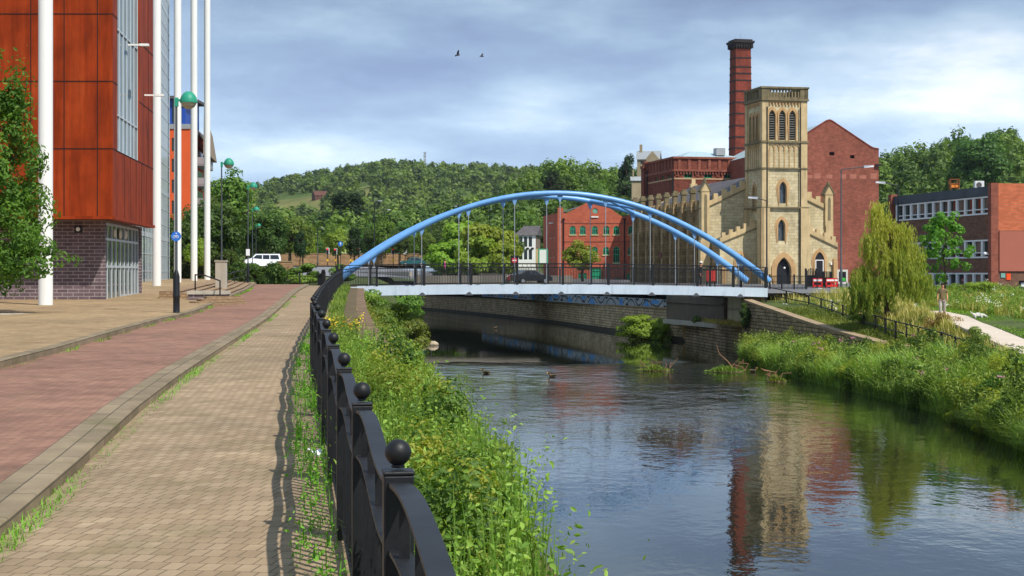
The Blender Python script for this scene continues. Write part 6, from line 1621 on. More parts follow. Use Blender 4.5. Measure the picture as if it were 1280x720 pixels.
grassfield('ledge_grass', 'dry tan grass on the ledge under the right end of the bridge', 3000, 109, 125, lambda Y: np.interp(Y, [108, 126], [15.4, 13.9]), lambda Y: np.interp(Y, [108, 126], [16.4, 15.4]), lambda X, Y: 1.83+0*X, (.15, .5), (.012, .02), m_straw, (.2, .9), 1.0)
bush('ivy_clump', 'dark ivy hanging over the abutment wall where the curved bank wall begins', (15.75, 107.9, 1.5), (.55, .5, 1.1), 1800, .16, m_leafdark, 16, 'plant')
bush('weed_clump', 'green weeds sprouting from the face of the abutment wall', (sx(872, 121.6), 121.6, 1.4), (.5, .5, .5), 900, .16, m_leaf, 12, 'plant')
# flowers
def flowers(name, label, n, Y0, Y1, xa, xb, zf, hr, size, mat, power=1.0, spread=.05, per=8):
    X, Y, u = scatter(n, Y0, Y1, xa, xb, power); Z = zf(X, Y)+RNG.uniform(*hr, n); P = np.repeat(np.stack([X, Y, Z], 1), per, 0)+RNG.normal(size=(n*per, 3))*np.array([spread, spread, spread*.5])
    V, Q = leafgeo(P, unit(RNG.normal(size=(n*per, 3))*.4+np.array([0, -.4, 1])), size*np.repeat(np.clip(Y/25, .8, 2.2), per), .9); return stuff(npmesh(name, V, Q, mat, RNG.uniform(0, 1, n*per)), label, 'flowers')
m_fw = leafmat('white_flower', srgb(226, 226, 206), srgb(246, 246, 236), .2); m_fp = leafmat('pink_flower', srgb(206, 110, 150), srgb(228, 160, 190), .25); m_fy = leafmat('yellow_flower', srgb(232, 180, 20), srgb(250, 214, 60), .2)
flowers('white_flowers', 'scattered white yarrow flower heads on the left bank', 60, 12, 90, wx, lx, zleft, (.55, 1.05), .025, m_fw, 1.2, .06, 14)
flowers('white_seedheads', 'white flower heads in the grass on the right bank', 90, 60, 112, lambda Y: rx1(Y)+1, lambda Y: np.interp(Y, [60, 112], [32, 34]), zright, (.5, 1.1), .028, m_fw, .8, .09, 10)
flowers('pink_flowers', 'scattered pink willowherb flowers on both banks', 14, 14, 60, wx, lx, zleft, (.6, 1.0), .026, m_fp, 1.1, .05, 12)
flowers('pink_willowherb', 'pink flower spikes among the reeds on the right bank', 18, 42, 95, rx0, rx1, zright, (1.2, 1.7), .03, m_fp, 1, .07, 12)
def plant(name, label, loc, h, n, lsize, mat, fmat=None, nf=0, r=.22):
    th = thing(name, label, 'plant', loc); m = MB(); rd = random.Random(n); P = []; Fp = []
    for q in range(7):
        a = rd.uniform(0, 6.28); e = Vector((math.cos(a)*r, math.sin(a)*r, h*rd.uniform(.75, 1.05))); m.tube([(0,0,-.05), e*.5+Vector((0,0,.05)), e], [.009, .007, .004], 5)
        for k in range(n//7): t = rd.uniform(.1, .95); P.append(e*t+Vector((rd.gauss(0, .05), rd.gauss(0, .05), rd.gauss(0, .03))))
        for k in range(nf//7): Fp.append(e+Vector((rd.gauss(0, .06), rd.gauss(0, .06), rd.gauss(-.03, .05))))
    m.build('stems', mat, th); P = np.array(P); V, Q = leafgeo(P, unit(RNG.normal(size=P.shape)+np.array([0, 0, .6])), lsize*RNG.uniform(.6, 1.3, len(P)), .5); npmesh('leaves', V, Q, mat, RNG.uniform(0, 1, len(P)), th)
    if Fp: Fp = np.array(Fp); V, Q = leafgeo(Fp, unit(RNG.normal(size=Fp.shape)*.5+np.array([0, -.3, 1])), .035, .9); npmesh('flowers', V, Q, fmat, RNG.uniform(0, 1, len(Fp)), th)
    return th
plant('ragwort', 'yellow-flowered ragwort plant between the railing and the embankment wall', (float(FENCE(29))+.5, 29, 3.9), .75, 420, .085, m_weed, m_fy, 160, .3)
plant('ragwort', 'smaller yellow-flowered ragwort plant behind the larger one', (float(FENCE(33))+.5, 33, 3.9), .6, 300, .085, m_weed, m_fy, 110, .25)
# ------------------------------------------------------------------ road furniture
m_ltred = NT('signal_red'); m_ltred.color(srgb(255, 60, 50)); m_ltred.set(Roughness=.3, Emission_Color=srgb(255, 40, 30), Emission_Strength=1.2); m_ltred = m_ltred.m
m_yellow = plain('yellow_plastic', srgb(244, 190, 40), .5, .06)
sig = None
def signal(px, ytop, Y, lab, back):
    global sig
    X = sx(px, Y); z = ground_z(X, Y); zt = sz(ytop, Y)-z
    if sig is None:
        sig = thing('traffic_signal', lab, 'traffic signal', (X, Y, z), 0, 'traffic signals at the road junction')
        m = MB(); m.tube([(0,0,-.2), (0,0,3.5)], .075, 8); m.build('pole', m_polebase, sig)
        m = MB(); m.box(-.34, .34, -.02, .02, 2.45, 3.75); bb = m.build('backing_board', m_white, sig)
        m = MB(); m.box(-.22, .22, -.28, -.02, 2.55, 3.65); m.build('lamp_housing', m_black, bb)
        for k, (z_, mt) in enumerate(((3.45, m_ltred), (3.1, m_dark), (2.75, m_dark))):
            m = MB(); m.lathe([(.15, 0), (.15, .02)], 12); m.v = [(a, -.281-c, b+z_) for a, b, c in m.v]; m.build('signal_lamp', mt, bb)
        m = MB(); m.box(-.16, .16, -.2, -.09, 1.0, 1.45); m.build('push_button_box', m_yellow, sig); o = sig; sig.scale = (.85, .85, .82)
    else: o = dup(sig, (X, Y, z), back, lab)
    return o
signal(409.5, 314.5, 264, 'leftmost traffic signal at the road junction beyond the footpath', 0)
signal(419.5, 313.5, 274, 'second traffic signal from the left, between the leftmost one and the blue round sign', -.3)
signal(438.5, 314, 262, 'traffic signal just right of the blue round sign', 0)
signal(448.5, 313.5, 270, 'traffic signal beside the blue bridge arch, fourth from the left', -.3)
signal(491.5, 310.5, 262, 'traffic signal standing just under the blue arch beyond the bridge railing', 0)
signal(498.5, 316, 266, 'traffic signal turned away from the camera, under the blue arch', 2.4)
signal(506.5, 314.5, 270, 'rightmost dark traffic signal seen from behind under the blue arch', 3.0)
X = sx(425.7, 268); bs = thing('road_sign', 'blue round road sign on a black post between the traffic signals', 'road sign', (X, 268, ground_z(X, 268)-.5))
m = MB(); m.tube([(0,0,-.2), (0,0,4.4)], .06, 8); m.build('post', m_polebase, bs)
m = MB(); m.lathe([(.42, 0), (.42, .03)], 20); m.v = [(a, -.07-c, b+4.25) for a, b, c in m.v]; d_ = m.build('sign_face', m_signblue, bs)
m = MB(); m.bar((0.02,-.11,3.98), (0.02,-.11,4.35), .09, .01, (0,1,0)); m.face([(.02-.2,-.112,4.3), (.02+.2,-.112,4.3), (.02,-.112,4.55)]); m.build('white_arrow', m_signwhite, d_)
bl = thing('keep_left_bollard', 'yellow and white traffic bollard at the road junction', 'bollard', (sx(441, 276), 276, ground_z(0, 276)))
m = MB(); m.lathe([(.2, 0), (.22, .9), (.16, 1.1)], 12); m.build('bollard_body', m_yellow, bl); m = MB(); m.lathe([(.235, .45), (.235, .75)], 12); m.build('white_band', m_white, bl)
# tall road lamps
rl = None
for px, yt, Y, lab in ((468, 251, 270, 'tall thin black road lamp left of centre beyond the blue arch'), (480.5, 262, 310, 'tall thin black road lamp second beyond the blue arch'), (397, 285, 262, 'black road lamp beyond the end of the footpath'),
                       (539, 268, 300, 'tall thin dark road lamp under the middle of the left half of the arch'), (573, 258, 262, 'dark road lamp beside a bridge hanger behind the timber fence'), (612, 262, 270, 'dark road lamp among the pale scrub bushes')):
    X = sx(px, Y); z = ground_z(X, Y); h = sz(yt, Y)-z
    if rl is None:
        rl = thing('road_lamp', lab, 'street lamp', (X, Y, z), 0, 'tall thin road lamps beyond the bridge')
        m = MB(); m.tube([(0,0,-.2), (0,0,1.2), (0,0,1.25), (0,0,10), (.15,0,10.35), (.7,0,10.5)], [.13, .13, .09, .065, .05, .05], 8); m.build('pole', m_polebase, rl); m = MB(); m.hexa([(.6,-.12,10.42), (1.3,-.1,10.46), (1.3,.1,10.46), (.6,.12,10.42), (.6,-.12,10.58), (1.3,-.06,10.56), (1.3,.06,10.56), (.6,.12,10.58)]); m.build('lamp_head', m_steel, rl); rl.scale = (1, 1, h/10.5)
    else: dup(rl, (X, Y, z), random.Random(px).uniform(0, 6), lab, (1, 1, h/10.5))
def bigl(px, ytop, ybase, Y, dirx, lab, mat, arm):
    X = sx(px, Y); z = sz(ybase, Y); h = sz(ytop, Y)-z
    o = thing('street_lamp', lab, 'street lamp', (X, Y, z-.2)); m = MB(); m.tube([(0,0,-.3), (0,0,1.4), (0,0,1.45), (0,0,h)], [.11, .11, .075, .055], 10); m.build('pole', mat, o)
    m = MB(); m.tube([(0,0,h-.03), (dirx*.2,0,h+.05), (dirx*arm,0,h+.22)], .04, 8); m.build('arm', mat, o)
    m = MB(); a = dirx*arm; m.hexa([(a-dirx*.1,-.13,h+.14), (a+dirx*.75,-.1,h+.22), (a+dirx*.75,.1,h+.22), (a-dirx*.1,.13,h+.14), (a-dirx*.1,-.11,h+.34), (a+dirx*.7,-.06,h+.36), (a+dirx*.7,.06,h+.36), (a-dirx*.1,.11,h+.34)]); m.build('lamp_head', m_steel, o)
bigl(1051.5, 209, 352, 135, 1, 'tall grey street lamp with a long right-hand arm in front of the gabled mill', m_pole, 2.0)
bigl(1122.5, 229, 352, 138, -1, 'street lamp with a left-pointing arm beside the brick office', m_polebase, 1.2)
bigl(958.5, 248, 352, 140, -1, 'slim street lamp with a pale left-pointing head in front of the church tower', m_polebase, .9)
# signboard by the works, road sign with red disc
X, Y = sx(679, 205), 205; sb = thing('signboard', 'white notice board with a green frame on posts beside the red works', 'signboard', (X, Y, 4.3))
zb_, zt_ = sz(329, Y)-4.3, sz(312, Y)-4.3
m = MB(); m.bar((-.5,.05,-.2), (-.5,.05,zt_), .12); m.bar((.5,.05,-.2), (.5,.05,zt_), .12); m.build('post', m_gwin, sb)
m = MB(); m.box(-.62, .62, -.05, .0, zb_-.1, zt_+.1); b_ = m.build('frame', m_gwin, sb); m = MB(); m.box(-.48, .48, -.075, -.053, zb_+.03, zt_-.03); m.build('board', plain('cream_board', srgb(226, 230, 216), .6, .04), b_)
m = MB(); m.box(-.95, -.66, -.03, .03, zb_-.1, zt_+.1); m.build('side_board', plain('tan_board', srgb(190, 170, 120), .7, .08), sb)
X, Y = sx(643, 140), 140; ns = thing('prohibition_sign', 'road sign with a red disc on a black board beyond the bridge', 'road sign', (X, Y, 4.2))
m = MB(); m.tube([(0,0,-.2), (0,0,2.6)], .05, 8); m.build('post', m_polebase, ns); zt_ = sz(325.5, Y)-4.2
m = MB(); m.box(-.34, .34, -.06, -.02, zt_-.5, zt_+.42); b_ = m.build('backing_board', m_black, ns); m = MB(); m.lathe([(.24, 0), (.24, .02)], 18); m.v = [(a, -.062-c, b+zt_) for a, b, c in m.v]; m.build('red_disc', plain('sign_red', srgb(206, 40, 50), .4, .05), b_)
m = MB(); m.box(-.16, .16, -.09, -.083, zt_-.05, zt_+.05); m.build('white_bar', m_signwhite, b_)

# ------------------------------------------------------------------ vehicles
m_tyre = plain('tyre', srgb(24, 24, 26), .8, .2); m_carglass = glassmat('car_glass', srgb(30, 36, 42), .04, .3)
def car(name, label, cat_, loc, rz, col, L=4.1, W=1.72, H=1.45, van=False):
    th = thing(name, label, cat_, loc, rz); t = NT(name+'_paint'); t.color(col); t.set(Roughness=.25, Specular_IOR_Level=.6, Coat_Weight=.5)
    if van: prof = [(0, .3), (0, .85), (.12, 1.05), (.75, 1.2), (1.35, H), (L-.1, H+.02), (L, 1.2), (L, .3)]
    else: prof = [(0, .3), (0, .72), (.25, .85), (1.1, .95), (1.75, H-.02), (2.9, H), (L-.35, 1.0), (L, .92), (L, .3)]
    def body(pr, w0, w1):
        m = MB(); n = len(pr); zm = .95
        f = lambda z: w0/2 if z <= zm else w0/2-(z-zm)/(H-zm)*(w0-w1)/2
        a = [(x-L/2, -f(z), z) for x, z in pr]; b = [(x-L/2, f(z), z) for x, z in pr]
        m.face(list(reversed(a))); m.face(b)
        for k in range(n): q = (k+1) % n; m.face([a[k], a[q], b[q], b[k]])
        return m
    body(prof, W, W-.36).build('body', t.m, th, bevel=.05)
    m = MB(); f = lambda z: W/2-(z-.95)/(H-.95)*.18+.004
    if van: segs = [[(.95, 1.22), (1.42, H-.12), (2.1, H-.12), (2.1, 1.12)], [(2.2, 1.12), (2.2, H-.12), (3.0, H-.12), (3.0, 1.12)], [(3.1, 1.12), (3.1, H-.12), (L-.3, H-.12), (L-.2, 1.12)]]
    else: segs = [[(1.3, .98), (1.82, H-.1), (2.3, H-.09), (2.3, .98)], [(2.38, .98), (2.38, H-.09), (2.85, H-.1), (3.5, .98)]]
    for sg in (-1, 1):
        m = MB()
        for s_ in segs: m.face([(x-L/2, sg*f(z), z) for x, z in (s_ if sg < 0 else s_[::-1])])
        m.build('side_windows', m_carglass, th)
    m = MB(); pr = prof; i0 = 3; a, b = pr[i0], pr[i0+1]
    def lerp(t_): return (a[0]+(b[0]-a[0])*t_-L/2-.012, a[1]+(b[1]-a[1])*t_+.012)
    p0, p1 = lerp(.1), lerp(.9); m.face([(p0[0], -f(p0[1])+.08, p0[1]), (p1[0], -f(p1[1])+.08, p1[1]), (p1[0], f(p1[1])-.08, p1[1]), (p0[0], f(p0[1])-.08, p0[1])][::-1]); m.build('windscreen', m_carglass, th)
    for x in (.78, L-.8):
        for sg in (-1, 1):
            m = MB(); m.lathe([(.30, -.09), (.31, -.06), (.31, .06), (.30, .09)], 18); m.v = [(a_+x-L/2, sg*(W/2-.07)+c_, b_+.31) for a_, b_, c_ in m.v]; wo = m.build('wheel', m_tyre, th)
            m = MB(); m.lathe([(.19, -.01), (.19, .01)], 14); m.v = [(a_+x-L/2, sg*(W/2+.025)+c_, b_+.31) for a_, b_, c_ in m.v]; m.build('hubcap', m_steel, wo)
    for sg in (-1, 1):
        m = MB(); m.ball((-L/2+.04, sg*(W/2-.28), .72), .1, 8, 6, (.4, 1.6, .8)); m.build('headlight', m_signwhite, th)
        m = MB(); m.box(L/2-.02, L/2+.012, sg*(W/2-.2)-.1, sg*(W/2-.2)+.1, .75, .92); m.build('tail_light', m_ltred_off, th)
    return th
m_ltred_off = plain('tail_red', srgb(150, 24, 24), .3, .05)
X, Y = sx(327, 195), 195; gz = ground_z(X, Y); car('people_carrier', 'white people carrier parked behind the hedge at the end of the cycle lane', 'van', (X, Y, sz(335.5, Y)), R_(20), srgb(232, 236, 240), 4.4, 1.8, 1.75, True)
struct(MB().prism([(X-6, Y-3), (X+4, Y-3), (X+4, Y+6), (X-6, Y+6)], 4.0, sz(335.5, Y)).build('parking_apron', m_conc))
X, Y = sx(516, 262), 262; car('parked_car', 'teal car at the road junction under the blue arch', 'car', (X, Y, ground_z(X, Y)+.05), R_(8), srgb(44, 92, 96))
X, Y = sx(652, 175), 175; car('parked_car', 'dark red car parked beyond the bridge railing by the white house', 'car', (X, Y, 4.35), R_(25), srgb(120, 28, 30))
X, Y = sx(664, 168), 168; car('parked_car', 'black car parked beside the dark red car', 'car', (X, Y, 4.33), R_(200), srgb(34, 36, 40))
# walls across the middle distance
def longwall(name, label, a, b, h, th_, mat):
    a, b = Vector(a), Vector(b); o = thing(name, label, 'wall', a); d = b-a; n = Vector((d.y, -d.x, 0)).normalized()*th_/2
    m = MB(); m.hexa([-n-Vector((0,0,.6)), n-Vector((0,0,.6)), d+n-Vector((0,0,.6)), d-n-Vector((0,0,.6)), -n+Vector((0,0,h)), n+Vector((0,0,h)), d+n+Vector((0,0,h)), d-n+Vector((0,0,h))]); m.build('wall_face', mat, o)
    n2 = n*1.25; m = MB(); m.hexa([-n2+Vector((0,0,h+.003)), n2+Vector((0,0,h+.003)), d+n2+Vector((0,0,h+.003)), d-n2+Vector((0,0,h+.003)), -n2+Vector((0,0,h+.12)), n2+Vector((0,0,h+.12)), d+n2+Vector((0,0,h+.12)), d-n2+Vector((0,0,h+.12))]); m.build('coping', m_coping, o)
m_tanstone = brick('tan_stone', srgb(188, 150, 112), srgb(160, 126, 94), srgb(120, 98, 76), .6, .25, .02, .95, .3, big=.3, bigscale=.3)
longwall('boundary_wall', 'long tan stone boundary wall beyond the road junction', (sx(345, 300), 300, 6.9), (sx(530, 300), 300, 6.9), 2.2, .5, m_tanstone)
longwall('garden_wall', 'short tan block wall beside the white people carrier', (sx(346.5, 160), 160, 4.8), (sx(366, 160), 160, 4.8), 1.75, .4, m_tanstone)

# ------------------------------------------------------------------ buildings and mast far up the hill
def cottage(name, label, px, ybase, Y, w, h, roofh, wallm, roofm, rz=0, chim=True, cat_='house', win=True):
    X = sx(px, Y); z = sz(ybase, Y)
    if cat_ == 'house' and name == 'hill_house':
        yy = np.arange(330, 1560, 4.0); ok = zhill(sx(px, yy), yy) >= sz(ybase, yy)-1.0; Y2 = float(yy[ok][0]) if ok.any() else Y
        k = Y2/Y; w, h, roofh, Y = w*k, h*k, roofh*k, Y2; X = sx(px, Y); z = sz(ybase, Y)
    o = thing(name, label, cat_, (X, Y, z), rz); d = w*.6
    fr = ((-w/2,0,0), (1,0,0), (0,-1,0)); hs = [rect(w*f-w*.05, w*f+w*.05, h*.45, h*.8) for f in (.2, .5, .8)] if win else []
    m = MB(); m.wall(fr, rect(0, w, -4, h), hs, .15, sides=False); m.panel(((w/2,0,0), (0,1,0), (1,0,0)), [(0, -4), (d, -4), (d, h), (d/2, h+roofh), (0, h)]); m.panel(((-w/2,d,0), (0,-1,0), (-1,0,0)), [(0, -4), (d, -4), (d, h), (d/2, h+roofh), (0, h)]); m.panel(((w/2,d,0), (-1,0,0), (0,1,0)), rect(0, w, -4, h)); m.build('wall', wallm, o)
    for r_ in hs: m = MB(); m.panel(fr, r_, .1); m.build('window', m_glassd, o)
    m = MB(); e = .3; m.face([(-w/2-e,-e,h-.15), (w/2+e,-e,h-.15), (w/2+e,d/2,h+roofh+.05), (-w/2-e,d/2,h+roofh+.05)]); m.face([(-w/2-e,d/2,h+roofh+.05), (w/2+e,d/2,h+roofh+.05), (w/2+e,d+e,h-.15), (-w/2-e,d+e,h-.15)]); ro = m.build('roof', roofm, o)
    if chim: m = MB(); m.box(-w*.42, -w*.3, d*.4, d*.6, h, h+roofh+1.6); m.build('chimney', wallm, ro)
    return o
m_greystone = plain('grey_stone', srgb(160, 144, 116), .9, .2, .5); m_palewall = plain('pale_render', srgb(220, 216, 206), .8, .06); m_brownroof = plain('brown_tiles', srgb(96, 62, 52), .9, .2, 1); m_paleroof = plain('pale_slates', srgb(150, 156, 160), .8, .1, 1)
o = cottage('stone_house', 'stone house with a tall chimney and pale roof on the skyline', 810, 210, 380, 5.2, 2.2, 1.9, m_greystone, m_paleroof, R_(-12))
m = MB(); m.wall(((-.4,-.6,0), (1,0,0), (0,-1,0)), [(0, -4), (3, -4), (3, 2.2), (1.5, 4.0), (0, 2.2)], [], .6, back=.6); m.build('front_gable', m_greystone, o)
cottage('cottage', 'small stone cottage among the trees left of the ornate brick works', 797, 229, 360, 2.6, .7, .8, m_greystone, m_paleroof)
cottage('hill_house', 'brown-roofed house in the trees halfway up the left hill', 402, 247, 640, 5.6, .9, 1.8, m_brownroof, m_brownroof, R_(30), False)
cottage('hill_house', 'tiny pale house in the trees above the left half of the arch', 508, 252, 620, 2.4, .9, .9, m_palewall, m_brownroof)
cottage('hill_house', 'long low brown house in trees right of the far clearing', 441, 270, 520, 8, 1.0, 1.3, m_greystone, m_brownroof, R_(10))
gt = thing('site_hut', 'pale green site hut among the trees above the traffic signals', 'hut', (sx(423, 330), 330, sz(309, 330)))
m = MB(); m.box(-1.65, 1.65, 0, 2.5, -2, 1.7); m.build('wall', plain('pale_green_panel', srgb(206, 222, 150), .7, .06), gt); m = MB(); m.box(-1.75, 1.75, -.1, 2.6, 1.703, 1.85); m.build('roof', m_white, gt)
m = MB(); m.box(-1.2, -.5, -.02, -.001, -.3, 1.2); m.box(.2, 1.2, -.02, -.001, .5, 1.2); m.build('openings', m_glassd, gt)
X, Y = sx(531, 1440), 1440; mt_ = thing('radio_mast', 'pale lattice radio mast on the ridge of the far hill', 'mast', (X, Y, sz(219, Y)))
H_ = sz(190, Y)-sz(219, Y); m = MB(); w0, w1 = 2.6, .9
for sx_ in (-1, 1):
    for sy_ in (-1, 1): m.bar((sx_*w0/2, sy_*w0/2, -3), (sx_*w1/2, sy_*w1/2, H_), .55)
for k in range(7):
    z0, z1 = H_*k/7, H_*(k+1)/7; a, b = w0+(w1-w0)*k/7, w0+(w1-w0)*(k+1)/7
    for s_ in (-1, 1): m.bar((-s_*a/2, -a/2, z0), (s_*b/2, -b/2, z1), .28); m.bar((-a/2, -s_*a/2, z0), (-b/2, s_*b/2, z1), .28)
m.build('lattice', m_greyrail, mt_); m = MB()
for z in (H_*.8, H_*.93): m.box(-1.3, 1.3, -.9, .9, z, z+1.1)
m.build('antenna_panels', m_steel, mt_)

# ------------------------------------------------------------------ church forecourt: gates, barriers, noticeboard, rails
m_redpl = plain('red_plastic', srgb(214, 50, 50), .45, .08)
def gate(px, Y, w, h, lab, curve):
    X = sx(px, Y); o = thing('iron_gate', lab, 'gate', (X, Y, 4.15)); m = MB(); n = int(w/.13)
    for k in range(n+1):
        u = -w/2+w*k/n; hh = h*(1-.25*curve*abs(u/(w/2))**2); m.bar((u,0,-.05), (u,0,hh), .075)
    m.bar((-w/2,0,.15), (w/2,0,.15), .06); m.bar((-w/2,0,h*.62), (w/2,0,h*.62), .06); m.box(-w/2+.05, w/2-.05, -.01, .01, .15, h*.6); m.build('bar_panel', m_black, o)
    for s_ in (-1, 1): m = MB(); m.box(s_*w/2-.08, s_*w/2+.08, -.08, .08, -.1, h*.9); m.ball((s_*w/2, 0, h*.93), .1, 8, 6); m.build('post', m_black, o)
gate(1014, 140, .95, 1.75, 'tall black iron gate leaf with a rounded top in front of the church porch', 1); gate(1030, 139, 1.25, 1.45, 'wide black iron gate leaf right of the rounded one, by the red barriers', 0)
lab_ = ['red plastic barrier between the two black gates', 'red plastic barrier right of the wide black gate', 'orange-red plastic barrier at the foot of the mill wall']
pr = None
for q, px in enumerate((1022, 1039, 1045)):
    X = sx(px, 137)
    if pr is None:
        pr = thing('plastic_barrier', lab_[q], 'barrier', (X, 137, 4.15), 0, 'red plastic barriers by the church'); m = MB(); m.box(-.42, .42, -.06, .06, .12, .28); m.box(-.42, .42, -.06, .06, .5, .85); m.box(-.42, -.32, -.06, .06, .0, .85); m.box(.32, .42, -.06, .06, 0, .85); m.build('panel', m_redpl, pr)
        m = MB(); m.box(-.36, .36, -.075, -.062, .6, .75); m.build('reflective_strip', m_white, pr); m = MB(); m.box(-.45, -.3, -.25, .25, -.03, .06); m.box(.3, .45, -.25, .25, -.03, .06); m.build('feet', m_tyre, pr)
    else: dup(pr, (X, 137.2+q*.3, 4.15), .3*q, lab_[q])
X = sx(1053, 150); nb = thing('noticeboard', 'white-framed noticeboard with a dark green poster at the corner of the mill', 'noticeboard', (X, 150, 4.2)); z0 = sz(362, 150)-4.2; z1 = sz(337, 150)-4.2
m = MB(); m.box(-.5, .5, -.04, .04, .25, z1); b_ = m.build('frame', m_palewall, nb); m = MB(); m.box(-.33, .33, -.06, -.043, .45, z1-.2); m.build('poster', m_dark, b_); m = MB(); m.face([(-.1,-.064,.55), (.25,-.064,.5), (.28,-.064,.75), (.0,-.064,.85)]); m.build('green_print', plain('green_print', srgb(60, 190, 60), .6, .1), b_)
m = MB(); m.box(-.42, -.34, .04, .1, -.2, z1); m.box(.34, .42, .04, .1, -.2, z1); m.build('post', m_polebase, nb)
fr_ = thing('forecourt_railing', 'black flat-topped iron railing along the pavement in front of the church', 'railing', (0, 0, 0))
A_, B_ = Vector((sx(962, 126), 126, 4.15)), Vector((sx(1008, 126), 126, 4.15)); d_ = B_-A_
m = MB()
for z in (.12, .6, 1.05): m.bar(A_+Vector((0,0,z)), B_+Vector((0,0,z)), .05)
for k in range(30): P = A_+d_*(k/29); m.bar(P, P+Vector((0,0,1.05)), .03)
m.build('bar_panel', m_black, fr_)
for k in range(4): P = A_+d_*(k/3); m = MB(); m.box(-.06, .06, -.06, .06, -.1, 1.2); m.build('post', m_black, fr_, P)
X, Y = sx(888.5, 128), 128; rs = thing('red_notice', 'red notice board behind the person on the bridge', 'notice', (X, Y, 4.2)); m = MB(); m.box(-.36, .36, -.03, .03, .6, 1.5); m.build('board', plain('notice_red', srgb(200, 54, 44), .6, .08), rs); m = MB(); m.box(-.36, -.28, .03, .09, -.1, 1.7); m.box(.28, .36, .03, .09, -.1, 1.7); m.build('post', m_polebase, rs)

# ------------------------------------------------------------------ people, dog, birds, ducks
DEP = None
def skin(name, V, E, R, mat, parent, sub=2, loc=None):
    me = bpy.data.meshes.new(name); me.from_pydata(V, E, []); o = bpy.data.objects.new(name, me); COL.objects.link(o)
    md = o.modifiers.new('skin', 'SKIN'); md.use_smooth_shade = True; md.branch_smoothing = .3
    for k, sv in enumerate(me.skin_vertices[0].data):
        r = R[k]; sv.radius = (r, r) if not hasattr(r, '__len__') else r; sv.use_root = (k == 0)
    s_ = o.modifiers.new('sub', 'SUBSURF'); s_.levels = sub; s_.render_levels = sub
    bpy.context.view_layer.update(); dg = bpy.context.evaluated_depsgraph_get(); ev = o.evaluated_get(dg); nm = bpy.data.meshes.new_from_object(ev)
    bpy.data.objects.remove(o); nm.materials.clear(); nm.materials.append(mat); nm.polygons.foreach_set('use_smooth', np.ones(len(nm.polygons), bool))
    ob_ = bpy.data.objects.new(name, nm); COL.objects.link(ob_); ob_.parent = parent
    if loc: ob_.location = loc
    return ob_
m_skin = plain('skin', srgb(214, 150, 122), .6, .06, 5)
